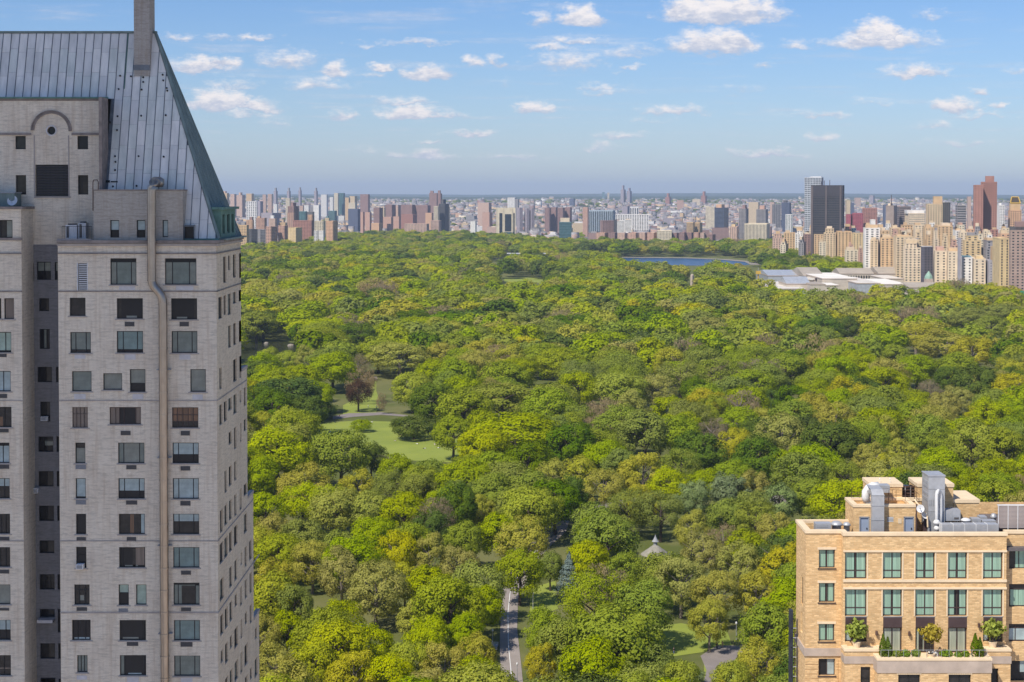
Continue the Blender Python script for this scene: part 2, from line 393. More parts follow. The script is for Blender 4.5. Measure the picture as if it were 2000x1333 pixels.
# ------------------------------------------------------------------ ground, hills, water, paths
def sstep(a, b, x):
    t = np.clip((x-a)/(b-a), 0, 1); return t*t*(3-2*t)
def gz(x, y):
    x = np.asarray(x, float); y = np.asarray(y, float)
    h = 62*sstep(5200, 10500, y) + 20*sstep(6000, 9500, y)*sstep(-600, -2600, x)
    roll = .5+.5*np.sin(x/2300+y/5200+1.1)*np.cos(x/5100-y/3900)
    h = h + sstep(11000, 17000, y)*(8+34*roll) + sstep(17000, 26000, y)*(16+22*np.sin(x/3700+.6))
    return h
def sheet(name, xs, ys, mat, kind='structure'):
    X, Y = np.meshgrid(xs, ys); Z = gz(X, Y); nx, ny = len(xs), len(ys)
    v = np.stack([X.ravel(), Y.ravel(), Z.ravel()], 1)
    f = [(j*nx+i, j*nx+i+1, (j+1)*nx+i+1, (j+1)*nx+i) for j in range(ny-1) for i in range(nx-1)]
    me = bpy.data.meshes.new(name); me.from_pydata(v.tolist(), [], f); me.materials.append(mat)
    me.polygons.foreach_set('use_smooth', [True]*len(me.polygons))
    o = bpy.data.objects.new(name, me); col.objects.link(o); return tag(o, kind=kind)
sheet('ground', list(np.linspace(-26000, 26000, 131)), [-1500, -500, 0, 500, 2000, 4000]+list(np.linspace(5000, 42000, 75)), M['ground'])
def flat(name, pts, z, mat, kind='structure', parent=None):
    me = bpy.data.meshes.new(name); me.from_pydata([(x, y, z) for x, y in pts], [], [tuple(range(len(pts)))]); me.materials.append(mat)
    o = bpy.data.objects.new(name, me); col.objects.link(o)
    if parent: o.parent = parent
    return tag(o, kind=kind)
def gpts(pp, z=0.0): return [tuple(G(a, b, z)[:2]) for a, b in pp]
flat('reservoir', [(x, y) for x, y in ((90, 2760), (250, 2680), (385, 2680), (408, 2720), (415, 2820), (380, 2920), (320, 2985), (120, 3030), (60, 2960))], .12, M['water_far'])
flat('reservoir_bank', [(x, y) for x, y in ((50, 2975), (120, 3025), (320, 2980), (380, 2915), (412, 2820), (405, 2700), (425, 2700), (432, 2830), (398, 2935), (330, 3010), (120, 3065), (30, 3000))], .5, M['rock'])
flat('lake', gpts([(380,676),(470,668),(560,668),(600,676),(575,690),(556,712),(540,716),(520,705),(470,702),(380,700)]), .10, M['water_near'])
flat('lawn', gpts([(596,838),(640,826),(700,822),(760,824),(830,832),(900,845),(930,870),(900,905),(800,900),(700,880),(620,862)]), .06, M['grass'])
flat('lawn', gpts([(670,792),(705,775),(718,745),(735,745),(735,765),(745,790),(730,812),(670,815)]), .05, M['grass'])
flat('lawn', gpts([(1270,1225),(1330,1218),(1420,1232),(1430,1262),(1370,1275),(1300,1285),(1260,1265)]), .06, M['grass'])
flat('lawn', gpts([(1375,1290),(1450,1285),(1450,1333),(1375,1340)]), .05, M['grass'])
flat('lawn', gpts([(1035,1150),(1085,1135),(1090,1190),(1035,1210)]), .06, M['grass'])
flat('lawn', gpts([(985,543),(1060,543),(1090,549),(1060,553),(985,551)]), .06, M['grass'])
flat('park_drive', gpts([(982,1420),(978,1333),(976,1260),(978,1200),(980,1160),(990,1120),(1025,1075),(1055,1035),(1085,1018),(1112,1018),(1105,1040),(1080,1062),(1050,1095),(1030,1130),(1012,1170),(1010,1230),(1018,1300),(1030,1420)]), .10, M['road'])
ln = MB()
cl = gpts([(1004,1420),(1000,1333),(993,1260),(992,1200),(996,1160),(1012,1120),(1050,1072),(1085,1038)])
for (x0, y0), (x1, y1) in zip(cl, cl[1:]):
    for k in range(2):
        a, b_ = k/2, k/2+.5
        ax, ay, bx, by = x0+(x1-x0)*a, y0+(y1-y0)*a, x0+(x1-x0)*b_, y0+(y1-y0)*b_
        ln.poly([(ax-.1, ay, .14), (ax+.1, ay, .14), (bx+.1, by, .14), (bx-.1, by, .14)])
tag(ln.build('lane_marking', M['paint']), kind='structure')
flat('path', gpts([(1368,1282),(1400,1262),(1440,1262),(1500,1255),(1500,1275),(1440,1285),(1405,1315),(1390,1345),(1372,1345),(1380,1310)]), .10, M['path'])
flat('path', gpts([(1160,990),(1200,980),(1260,968),(1262,974),(1205,990),(1165,1000)]), .08, M['path'])
flat('path', gpts([(650,814),(680,808),(745,806),(800,812),(800,815),(745,811),(690,815),(650,820)]), .09, M['path'])
flat('path', gpts([(705,742),(735,735),(738,741),(708,750)]), .08, M['path'])
flat('path', gpts([(1470,970),(1540,965),(1540,990),(1470,990)]), .08, M['path'])

# ------------------------------------------------------------------ walls with real openings
def wall(mb, o, ud, nd, u0, u1, z0, z1, holes, depth=.35):
    """rectangle in the plane through o (x,y) along ud, outward normal nd; holes (ua,ub,za,zb) get reveals of the given depth"""
    def P(u, z, d=0.0): return (o[0]+ud[0]*u-nd[0]*d, o[1]+ud[1]*u-nd[1]*d, z)
    hs = [(max(a, u0), min(b, u1), max(c, z0), min(d, z1)) for a, b, c, d in holes]
    hs = [h for h in hs if h[1]-h[0] > .02 and h[3]-h[2] > .02]
    zs = sorted({z0, z1, *[h[2] for h in hs], *[h[3] for h in hs]})
    for za, zb in zip(zs, zs[1:]):
        if zb-za < 1e-4: continue
        zm = (za+zb)/2; act = sorted((h[0], h[1]) for h in hs if h[2] <= zm <= h[3]); u = u0
        for a, b in act:
            if a-u > 1e-4: mb.quad(P(u, za), P(a, za), P(a, zb), P(u, zb))
            u = max(u, b)
        if u1-u > 1e-4: mb.quad(P(u, za), P(u1, za), P(u1, zb), P(u, zb))
    for a, b, c, d in hs:
        for (p, q) in (((a, c), (b, c)), ((b, c), (b, d)), ((b, d), (a, d)), ((a, d), (a, c))):
            mb.quad(P(*p), P(*q), P(*q, depth), P(*p, depth))

WCACHE = {}
def window(parent, x, y, z, w, h, rz=0.0, mull=(), rails=(), blinds=(), glass='p_dark', frame='black_frame', depth=.16, name='window', fw=.07):
    """window with frame, pane and blinds; (x,y,z) is the lower left corner seen from outside; mull/rails are fractions; blinds (u0,u1,v0,v1,material)"""
    key = (round(w, 2), round(h, 2), tuple(mull), tuple(rails), tuple(blinds), glass, frame, fw)
    if key not in WCACHE:
        f = MB(); D = .07
        f.box(0, w, 0, D, 0, fw); f.box(0, w, 0, D, h-fw, h); f.box(0, fw, 0, D, fw, h-fw); f.box(w-fw, w, 0, D, fw, h-fw)
        m_ = fw*.45
        for k in mull: f.box(w*k-m_, w*k+m_, .005, D-.01, fw, h-fw)
        for k in rails: f.box(fw, w-fw, .01, D-.005, h*k-m_, h*k+m_)
        p = MB(); p.v = [(0,.05,0),(w,.05,0),(w,.05,h),(0,.05,h)]; p.f = [(0,1,2,3)]
        bl = []
        for (a, b, c, d, mt) in blinds:
            q = MB(); e = .042
            q.v = [(w*a,e,h*c),(w*b,e,h*c),(w*b,e,h*d),(w*a,e,h*d)]; q.f = [(0,1,2,3)]
            bl.append(q.mesh('blind', M[mt]))
        WCACHE[key] = (f.mesh('frame', M[frame]), p.mesh('pane', M[glass]), bl)
    fm, pm, bl = WCACHE[key]
    pl = wloc(parent); dx, dy = math.sin(rz), -math.cos(rz)
    o = inst(name, fm, parent, (x-pl[0]-dx*depth, y-pl[1]-dy*depth, z-pl[2]), rz)
    inst('pane', pm, o, (0, 0, 0))
    for b in bl: inst('blind' if name != 'curtained_window' else 'curtain', b, o, (0, 0, 0))
    return o

# ------------------------------------------------------------------ pale brick tower on the left
YF, YC = 140.0, 143.5
def Xf(px, py=900, Y=YF): return W(px, py, Y).x
def Zf(py, Y=YF): return W(1000, py, Y).z
def rect(p, Y):
    x0, x1, y0, y1 = p; ym = (y0+y1)/2
    return W(x0, ym, Y).x, W(x1, ym, Y).x, Zf(y1, Y), Zf(y0, Y)
XE = Xf(424.5, 900); XL = Xf(114.5, 700)       # east corner, left edge of the main block
XWR = Xf(43.5, 700)                            # right edge of the left wing
XLEFT = -56.0
Z_EAVE = Zf(470)
tower = empty('apartment_tower', ((XE+XLEFT)/2, 150, 0), 0, 'tall pale painted brick apartment tower with steep grey metal roof and slim chimney', 'tower')
A3 = ((0,1,0,1),)
def b3(m): return dict(mull=(.22,.78), blinds=((0,1,0,1,m),))
def half(m, v, g='p_dark', mull=(.22,.78)): return dict(mull=mull, blinds=((0,1,v,1,m),), glass=g)
one = lambda m: dict(blinds=((0,1,0,1,m),))
FRONT = [ # px0,px1,py0,py1,style
 (215.4,266.4,505,556.6,dict(mull=(.23,.79),rails=(.86,),blinds=((0,.23,0,.86,'p_grey'),(.23,.79,0,.86,'p_green'),(.79,1,0,.86,'p_grey')))),
 (322,383.5,505,556.4,dict(mull=(.23,.77),rails=(.86,),blinds=((0,.23,0,.86,'p_grey'),(.23,.77,0,.86,'p_green'),(.77,1,0,.86,'p_grey')))),
 (136,167,582,617.6,dict(glass='p_dim')),(228,279,583,623,dict(glass='p_dark',blinds=((.04,.16,0,1,'p_dim'),(.35,.75,0,.14,'p_grey')))),(334,385,583,624.5,dict(glass='p_dark',blinds=((.2,.6,0,.12,'p_grey'),(.88,.97,0,1,'p_dim')))),
 (137,177.5,649,690,dict(mull=(.25,.75),rails=(.15,),blinds=((0,1,.15,1,'p_green'),),glass='p_dim')),(228,279.4,647,689.5,dict(mull=(.23,.77),blinds=((0,1,.16,1,'p_teal'),))),(335,385.5,647,690,b3('p_green')),
 (140.5,178.8,725.5,765,one('p_green')),(201.5,238.5,729.6,762,one('p_grey')),(253.5,284,721.5,766,dict(rails=(.37,),blinds=((0,1,.37,1,'p_grey'),))),(371.5,402,721.5,766,one('p_grey')),
 (141,171.6,795.5,836,dict(mull=(.25,.5,.75),rails=(.66,),glass='p_tan',fw=.04,frame='bronze_frame')),(214,275.3,795.5,829.5,dict(mull=(.18,.3,.45,.82),blinds=((0,.3,0,1,'p_tan'),(.82,1,0,1,'p_tan')),frame='bronze_frame')),(335.7,387.3,796,836,dict(mull=(.2,.4,.6,.8),rails=(.3,.62),blinds=((0,1,.28,1,'p_brown'),),glass='p_dim',frame='bronze_frame')),
 (147,166.6,865,905.5,dict(rails=(.75,),blinds=((0,1,0,.75,'p_grey'),(0,1,.75,1,'p_dim')))),(230.5,282,865,905.5,dict(mull=(.2,.8),blinds=((.2,.8,0,1,'p_grey'),(0,.2,0,1,'p_green'),(.8,1,0,1,'p_green')))),(336.7,388.2,865,905.5,half('p_pale',.43)),
 (147.6,167.6,934.5,974,dict(blinds=((0,1,.08,1,'p_pale'),))),(231,282.6,934.5,974.5,half('p_pale',.38)),(337.2,388.4,934.5,975,b3('p_pale')),
 (148.2,168.2,1004,1044,dict(glass='p_dark')),(232,283,1004,1044,dict(blinds=((.84,1,0,1,'p_pale'),(.42,.56,0,1,'p_brown')),glass='p_dim')),(337.7,389,1004,1044,half('p_pale',.62,'p_dim')),
 (148.6,168.6,1068.5,1110,dict(rails=(.6,),glass='p_dark')),(232.5,283.5,1069,1109,dict(mull=(.12,),glass='p_dark',blinds=((.5,.62,0,.9,'p_dim'),(.62,.95,.1,1,'p_tan'),(.2,.7,0,.1,'p_grey')))),(338,389.5,1069,1109.5,b3('p_teal')),
 (145,175,1142,1182,dict(mull=(.3,.7),rails=(.72,),glass='p_dim',blinds=((.35,.6,.2,.45,'p_grey'),))),(231.5,251.6,1142,1182.5,dict(blinds=((0,1,.58,1,'p_lime'),),rails=(.58,))),(265.5,286,1142,1182,one('p_lime')),(338.7,389.8,1138.5,1182,dict(mull=(.17,.83),rails=(.9,),blinds=((0,.3,0,.9,'p_green'),(.3,1,.85,.9,'p_green'),(.83,1,0,.9,'p_green')),glass='p_dim')),
 (140.5,177,1211,1251,dict(mull=(.3,.7),blinds=((.1,.9,0,.12,'p_pale'),))),(233.4,285,1211.5,1251.5,dict(mull=(.9,),blinds=((.1,.7,.06,.14,'p_grey'),))),(339.5,390.6,1211.5,1251.5,b3('p_teal')),
 (150.5,171,1280,1314,dict(mull=(.35,.65),blinds=((0,1,0,1,'p_green'),))),(234,285.5,1280,1320,dict(mull=(.16,.9),blinds=((0,.16,0,1,'p_green'),(.3,.8,0,.1,'p_pale')))),(339.8,391,1281,1321,b3('p_green')),
]
WING = [(-24,24.5,430,465,dict(mull=(.5,),blinds=((.75,1,0,1,'p_grey'),),glass='p_dim')),(-8,2.5,583,623,dict(glass='p_dim')),(8,27.5,583,623.5,dict(blinds=((0,1,0,1,'p_tan'),))),(-26,22,649,689,dict(mull=(.75,),blinds=((.3,1,.1,1,'p_lime'),))),
 (-26,21,725,765,dict(mull=(.3,.68),blinds=((0,1,0,1,'p_pale'),),glass='p_dim')),(-26,22.5,795,835,dict(mull=(.7,),glass='p_dim',blinds=((.3,.62,0,.5,'p_brown'),))),(-26,18.5,865,905,dict(mull=(.4,.7),blinds=((0,1,0,.85,'p_pale'),),rails=(.85,))),
 (-26,19,934.5,974,dict(mull=(.75,),blinds=((0,1,.6,1,'p_pale'),),glass='p_dim')),(-26,19.6,1004,1043,dict(mull=(.6,.8),glass='p_dim')),(-26,19.8,1069,1108,dict(mull=(.55,.8),glass='p_dim')),(-26,20.3,1142,1181,one('p_grey')),
 (-26,20.8,1211,1251,dict(mull=(.5,.78),blinds=((.5,1,.5,1,'p_pale'),))),(-26,21.3,1280,1320,dict(mull=(.7,),glass='p_dim',blinds=((0,1,.3,.36,'p_tan'),)))]
COURT = [(62,66.5,514,550,dict()),(72,99.6,512,547,dict(mull=(.5,),blinds=((0,1,.5,1,'p_grey'),))),(107,134,512,547,dict(mull=(.5,),blinds=((0,1,.5,1,'p_grey'),))),(76.5,96,583,608,dict(glass='p_dim')),(77.5,97.3,643,682,dict(mull=(.35,.65),blinds=((.35,.65,0,1,'p_grey'),))),
 (73.5,101.6,717,747,dict(mull=(.5,),blinds=((.5,1,0,1,'p_dim'),))),(109.5,136,717,747,dict(glass='p_dim')),(79,98,785,824,dict(blinds=((.1,.9,.3,.95,'p_dim'),))),(75,104,853,883,dict(mull=(.33,),rails=(.7,),blinds=((.4,.95,.4,.75,'p_grey'),))),(110.5,138,853,883,dict(mull=(.5,),glass='p_dim')),
 (75.5,104.6,920.5,950.5,dict(mull=(.5,),blinds=((.1,1,0,1,'p_dim'),))),(111,139,920.5,950.5,dict(glass='p_dim')),(76.3,105.4,988,1018,dict(mull=(.5,))),(112,140,988,1018,dict(mull=(.5,))),(77,106,1056,1081,dict(mull=(.5,),blinds=((.06,.94,.1,.9,'p_dim'),))),
 (77.5,106.6,1122,1152,dict(mull=(.3,.7),rails=(.7,),blinds=((0,1,.5,1,'p_dim'),))),(112.5,140,1122,1152,dict()),(78,107,1190,1206,dict()),(113,141,1190,1236,dict()),(78.5,107.5,1257,1287,dict(glass='p_dim')),(114,142,1257,1287,dict()),(79.5,108.4,1324,1354,dict())]
UPPER = [(30,50.3,266,292,dict(glass='p_dim')),(151.3,172,266,292,dict(glass='p_dark')),(30.7,51,342.5,380.5,dict(glass='p_dim')),(152.3,172.3,342.5,380.5,dict(glass='p_dark',blinds=((.45,.95,.05,.65,'p_dim'),)))]
LOUV = (69.3, 134.6, 322, 384); ROUND = (100.5, 255.5, 8.3)
# repeat rows below the frame so that the facade goes on down to the street
def more_rows(lst, base, n, step=69.0):
    out = list(lst)
    for k in range(1, n):
        for (a, b, c, d, st) in base: out.append((a+k*.5, b+k*.5, c+step*k, d+step*k, st))
    return out
lastF = [FRONT[-3], FRONT[-2], FRONT[-1]]; FRONT = more_rows(FRONT, lastF, 6); WING = more_rows(WING, [WING[-1]], 6); COURT = more_rows(COURT, COURT[-3:-1], 5)

mb = MB()
hF = [rect(w[:4], YF) for w in FRONT]; hW = [rect(w[:4], YF) for w in WING]
hC = [rect(w[:4], YC) for w in COURT+UPPER]; hL = rect(LOUV, YC)
vent = rect((152, 170, 514.5, 567), YF)
grF = [] 
wall(mb, (0, YF), (1, 0), (0, -1), XL, XE, 0, Z_EAVE, hF+[vent])
ZWT = Zf(409)
wall(mb, (0, YF), (1, 0), (0, -1), XLEFT, XWR, 0, ZWT, hW)
ZUT = W(1000, 193, YC).z
XU = Xf(206, 195, YC)
rc = W(ROUND[0], ROUND[1], YC); rr = ROUND[2]*YC/F
rsq = (rc.x-rr, rc.x+rr, rc.z-rr, rc.z+rr)
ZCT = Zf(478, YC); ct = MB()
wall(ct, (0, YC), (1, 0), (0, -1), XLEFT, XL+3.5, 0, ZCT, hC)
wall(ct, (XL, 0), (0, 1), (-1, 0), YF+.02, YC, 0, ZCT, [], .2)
ct.build('court_wall', brick_mat('shade_darkened_court_brick', (.30,.285,.28), (.25,.24,.24), (.2,.19,.19), dirt=(.6,.6,.6), dirtk=.5), tower)  # deep shade of the recess is put into this darker brick colour
wall(mb, (0, YC), (1, 0), (0, -1), XLEFT, XU, ZCT, ZUT, [h for h in hC if h[2] > ZCT]+[hL, rsq])
# ring of wall that rounds the square hole off
for k in range(24):
    a0, a1 = 2*math.pi*k/24, 2*math.pi*(k+1)/24
    def sq(a): 
        m_ = max(abs(math.cos(a)), abs(math.sin(a))); return (rc.x+rr*math.cos(a)/m_, YC, rc.z+rr*math.sin(a)/m_)
    def ci(a, d=0): return (rc.x+rr*.98*math.cos(a), YC+d, rc.z+rr*.98*math.sin(a))
    mb.quad(sq(a0), sq(a1), ci(a1), ci(a0)); mb.quad(ci(a0), ci(a1), ci(a1, .3), ci(a0, .3))
# returns of wing and block into the light court
wall(mb, (XWR, 0), (0, 1), (1, 0), YF, YC, 0, ZWT, [], .2)
wall(mb, (XL, 0), (0, 1), (-1, 0), YF, YC, ZCT, Z_EAVE, [], .2)
# east side with its setbacks
YT = [YF, 152.6, 155.9, 159.3, 162.7]
ZT = [Z_EAVE, Zf(722, 154.5), Zf(968, 157.8), Zf(1203, 161)]
EAST = []
rnd = random.Random(3)
rows = [(505,553),(583,622),(648,689),(723,765),(796,836),(865,905),(935,975),(1004,1044),(1069,1109),(1140,1182),(1211,1251),(1281,1321),(1350,1390),(1419,1459)]
colsE = [429.5, 438.5, 447.5, 457.5, 469, 477, 486.5, 496.5]
for ri, (a, b) in enumerate(rows):
    z1, z0 = Zf(a), Zf(b)
    for ci_, px in enumerate(colsE):
        Yc = (-XE)*F/(1000-px)
        k = sum(Yc > y for y in YT) - 1
        if k > 3: continue
        if z1+.8 > ZT[k]: continue
        if rnd.random() < (.42 if ci_ in (0, 2) else .14): continue
        wd = rnd.choice([1.2, 1.5, 1.9]); hh = (z1-z0)*rnd.choice([.62, 1, 1, 1.1]); zz = z1-hh
        EAST.append((Yc-wd/2, Yc+wd/2, zz, z1, k))
me_ = MB()
for k in range(4):
    wall(mb, (XE, 0), (0, 1), (1, 0), YT[k], YT[k+1], 0, ZT[k], [e[:4] for e in EAST if e[4] == k], .28) if 0 else wall(me_, (XE, 0), (0, 1), (1, 0), YT[k], YT[k+1], 0, ZT[k], [e[:4] for e in EAST if e[4] == k], .28)
    # north face and setback terraces
    y = YT[k+1]; lo = ZT[k+1] if k < 3 else 0
    mb.quad((XLEFT, y, lo), (XE, y, lo), (XE, y, ZT[k]), (XLEFT, y, ZT[k]))
    if k: mb.quad((XLEFT, YT[k], ZT[k]), (XE, YT[k], ZT[k]), (XE, YT[k+1], ZT[k]), (XLEFT, YT[k+1], ZT[k]))
mb.quad((XLEFT, YF, ZWT-.3), (XWR, YF, ZWT-.3), (XWR, YC, ZWT-.3), (XLEFT, YC, ZWT-.3))
mb.quad((XL, YF, Z_EAVE-.02), (XE, YF, Z_EAVE-.02), (XE, YT[1], Z_EAVE-.02), (XL, YT[1], Z_EAVE-.02))
mb.quad((XLEFT, YF, 0), (XLEFT, YT[4], 0), (XLEFT, YT[1], Z_EAVE), (XLEFT, YF, Z_EAVE))
mb.build('wall', M['pale_brick'], tower)
me_.build('side_wall', brick_mat('bounce_tinted_side_brick', (.80,.68,.50), (.73,.61,.45), (.58,.50,.40), dirt=(.62,.56,.50), dirtk=.55), tower)  # warm bounce light on the east face is put into this yellower colour
for (a, b, c, d, st), h in zip(FRONT, hF): window(tower, h[0], YF, h[2], h[1]-h[0], h[3]-h[2], **st)
for (a, b, c, d, st), h in zip(WING, hW): window(tower, h[0], YF, h[2], h[1]-h[0], h[3]-h[2], **st)
for (a, b, c, d, st), h in zip(COURT+UPPER, hC): window(tower, h[0], YC, h[2], h[1]-h[0], h[3]-h[2], **st)
for i, (a, b, c, d, k) in enumerate(EAST):
    g = rnd.choice(['p_dark', 'p_green', 'p_green', 'p_dim', 'p_grey'])
    window(tower, XE, a, c, b-a, d-c, math.pi/2, glass=g, depth=.14)
# panel of round window
q = MB(); q.lathe((0,0,0), [(rr*1.0, 0), (rr*.98, .02)], 24)
o = inst('pane', q.mesh('pane', M['p_dark']), tower, (rc.x-wloc(tower)[0], YC-150+.28, rc.z)); o.rotation_euler = (math.pi/2, 0, 0)
rg = MB()
for k in range(32):
    a0, a1 = 2*math.pi*k/32, 2*math.pi*(k+1)/32
    P = lambda a, r, d: (rc.x+r*math.cos(a), YC+d, rc.z+r*math.sin(a))
    r0, r1 = rr*.98, rr*1.28
    rg.quad(P(a0,r0,-.06), P(a1,r0,-.06), P(a1,r1,-.06), P(a0,r1,-.06)); rg.quad(P(a0,r1,-.06), P(a1,r1,-.06), P(a1,r1,0), P(a0,r1,0)); rg.quad(P(a0,r0,-.06), P(a1,r0,-.06), P(a1,r0,.1), P(a0,r0,.1))
rg.build('window_surround', M['white_patch'], tower)
# arch moulding, string course, legs of the arch panel
ar = MB(); ac = W(100.5, 256, YC); R0, R1 = 33.5*YC/F, 40*YC/F
for k in range(28):
    a0, a1 = math.pi*k/28-.02, math.pi*(k+1)/28-.02
    P = lambda a, r, d: (ac.x+r*math.cos(a), YC+d, ac.z+r*math.sin(a))
    for (ra, rb, d) in ((R0, R0+.12, -.10), (R0+.12, R1-.1, -.05), (R1-.1, R1, -.13)):
        ar.quad(P(a0,ra,d), P(a1,ra,d), P(a1,rb,d), P(a0,rb,d)); ar.quad(P(a0,rb,d), P(a1,rb,d), P(a1,rb,0), P(a0,rb,0)); ar.quad(P(a0,ra,d), P(a1,ra,d), P(a1,ra,0), P(a0,ra,0))
ar.build('arch_moulding', M['dirty_trim'], tower)
zs_ = Zf(262.5, YC)
MB().box(XLEFT, ac.x-R1+.02, YC-.12, YC-.003, zs_-.1, zs_+.1).build('string_course', M['dirty_trim'], tower)
MB().box(ac.x+R1-.02, XU-.3, YC-.12, YC-.003, zs_-.1, zs_+.1).build('string_course', M['dirty_trim'], tower)
for s_ in (-1, 1):
    x = ac.x+s_*R0
    MB().box(x-.05, x+.05, YC-.05, YC-.003, Zf(384, YC), zs_-.12).build('pilaster_strip', M['pale_trim'], tower)
# big louvre
lv = rect(LOUV, YC)
MB().box(lv[0], lv[1], YC+.28, YC+.30, lv[2], lv[3]).build('louvre_back', M['p_dark'], tower)
nsl = 20
slm = MB().box(0, lv[1]-lv[0]-.1, 0, .16, 0, .035).mesh('slat', M['grille'])
tx, ty, _ = wloc(tower)
for k in range(nsl):
    o = inst('slat', slm, tower, (lv[0]+.05-tx, YC+.06-ty, lv[2]+.05+(lv[3]-lv[2]-.1)*k/(nsl-1))); o.rotation_euler[0] = R(35)
MB().box(lv[0]-.12, lv[1]+.12, YC-.1, YC-.003, lv[2]-.14, lv[2]-.01).build('sill', M['pale_trim'], tower)
# pale slatted vent on the front
MB().box(vent[0]+.05, vent[1]-.05, YF+.25, YF+.27, vent[2]+.04, vent[3]-.04).build('vent_back', M['p_dark'], tower)
slm = MB().box(0, vent[1]-vent[0]-.06, 0, .1, 0, .075).mesh('slat', M['metal_white'])
for k in range(14): inst('slat', slm, tower, (vent[0]+.03-tx, YF+.02-ty, vent[2]+.06+(vent[3]-vent[2]-.2)*k/13))
for xx in (vent[0]-.07, vent[1]): MB().box(xx, xx+.07, YF-.03, YF+.1, vent[2]-.05, vent[3]+.05).build('vent_frame', M['metal_white'], tower)
# sills and lintels
silb = {}
for h in hF+hW:
    w = round(h[1]-h[0]+.3, 1)
    if w not in silb: silb[w] = (MB().box(-w/2, w/2, -.07, -.003, -.11, -.01).mesh('sill', M['pale_trim']), MB().box(-w/2-.12, w/2+.12, -.035, -.003, .01, .2).mesh('lintel', M['pale_brick']))
    cx = (h[0]+h[1])/2-tx
    inst('sill', silb[w][0], tower, (cx, YF-ty, h[2]))
# wall air conditioner grilles and pale infill panels
def grille(px0, px1, py0, py1, m, name='air_grille'):
    x0, x1, z0, z1 = rect((px0, px1, py0, py1), YF)
    g = MB()
    g.box(x0, x1, YF-.02, YF-.003, z0, z1)
    if m != 'white_patch':
        n = 4
        for k in range(n): zc = z0+(z1-z0)*(k+.5)/n; g.box(x0+.04, x1-.04, YF-.06, YF-.021, zc-.018, zc+.018)
        for xx in (x0, x1-.04): g.box(xx, xx+.04, YF-.065, YF-.021, z0, z1)
    g.build(name, M[m], tower)
for a in [(244,262.5,629,638),(351,369,629,638),(236,255,842,850.5),(353.5,371,842,851),(247,266.5,909,917),(353,371.5,911,919.5),(246.5,268,978,986),(352.5,372,979,988),(150,168,1049.5,1056.5),(248,266,1049.5,1058),(354,373,1115,1123),(150,170,1186.5,1193.5),(354,373,1187,1194),(248,270,1254.5,1262),(353,376,1254.5,1263.5),
          (-3,13,690,698),(-3,14,770,778),(-6,17,838,845),(-4,18,908,916),(-4,18.5,1049,1056),(-3,18,1113,1120.5),(-3,18,1188,1193)]: grille(*a, m='grille')
for a in [(148,168,908,917),(148.5,168,976.5,986),(232,250,1189,1196)]: grille(*a, m='grille_pale')
for a in [(145,167.5,770,780),(259,280,770,780),(376,396,771,781),(243.5,265,692,703),(350.5,372,692,703),(146,167,693,701),(233,264,559,567),(344,378,559,567),(150,170,1320,1328),(248,271,1322,1334),(353,376,1322,1334)]: grille(*a, m='white_patch', name='infill_panel')
# string courses on the main block, the wing and the east side
def band(py, hgt, dep, m, name='string_course', Y=YF, x0=None, x1=None, wing=True, east=True, kt=4):
    z = Zf(py, Y)
    MB().box(XL-.02, XE+(dep if east else 0), YF-dep, YF-.003, z-hgt/2, z+hgt/2).build(name, M[m], tower)
    if wing: MB().box(XLEFT, XWR+.02, YF-dep, YF-.003, z-hgt/2, z+hgt/2).build(name, M[m], tower)
    if east: MB().box(XE+.003, XE+dep, YF-.002, YT[kt], z-hgt/2, z+hgt/2).build(name, M[m], tower)
band(472.5, .26, .30, 'dirty_trim', 'cornice', kt=1, wing=False)
band(478.5, .20, .18, 'pale_trim', 'cornice', kt=1, wing=False)
band(495.5, .10, .12, 'dirty_trim', kt=1)
band(569.5, .09, .07, 'dirty_trim', kt=1)
band(783, .09, .05, 'pale_trim', kt=2); band(1057, .09, .05, 'pale_trim', kt=3); band(1197, .12, .06, 'pale_trim', kt=4, wing=False)
MB().box(XLEFT, XWR+.15, YF-.16, YC, ZWT, ZWT+.22).build('parapet_coping', M['dirty_trim'], tower)
MB().box(XLEFT, XWR+.1, YF-.1, YF-.003, Zf(470), Zf(465)).build('string_course', M['dirty_trim'], tower)
for k in (1, 2, 3):
    MB().box(XE-.35, XE+.06, YT[k]+.01, YT[k+1]+.06, ZT[k], ZT[k]+.28).build('parapet_coping', M['pale_trim'], tower)
# ---- roof
E0 = (XE+.02, 141.0, Z_EAVE+.02); RDG = W(303, 64, 147.0); ZR = RDG.z; XR = RDG.x; YR = 147.0
def SL(x, t): return (x, 141+(YR-141)*t, E0[2]+(ZR-E0[2])*t)
def xr_t(t): return E0[0]+(XR-E0[0])*t
XCUT = XU+.12
rb = MB()   # sub roof
rb.quad(SL(XCUT, 0), SL(E0[0], 0), SL(XR, 1), SL(XCUT, 1))
tU = .672
rb.quad(SL(XLEFT, tU), SL(XCUT, tU), SL(XCUT, 1), SL(XLEFT, 1))
YB = YT[1]
rb.quad((E0[0], 141, E0[2]), (E0[0], YB, E0[2]), (XR, YR+.3, ZR), (XR, YR, ZR))
rb.quad((XLEFT, YB, E0[2]), (E0[0], YB, E0[2]), (XR, YR+.3, ZR), (XLEFT, YR+.3, ZR))
rb.quad((XLEFT, YR, ZR), (XR, YR, ZR), (XR, YR+.3, ZR), (XLEFT, YR+.3, ZR))
rb.quad(SL(XCUT, 0), SL(XCUT, tU), (XCUT, YC+1.6, SL(0, tU)[2]), (XCUT, YC+1.6, E0[2]))
rb.quad((XLEFT, YC, ZUT), (XCUT, YC, ZUT), SL(XCUT, tU), SL(XLEFT, tU))
rb.build('roof', M['zinc_dark'], tower)
nrm = Vector((0, -(ZR-E0[2]), (YR-141))).normalized()   # outward and slightly up
def off(p, d): return (p[0]+nrm.x*d, p[1]+nrm.y*d, p[2]+nrm.z*d)
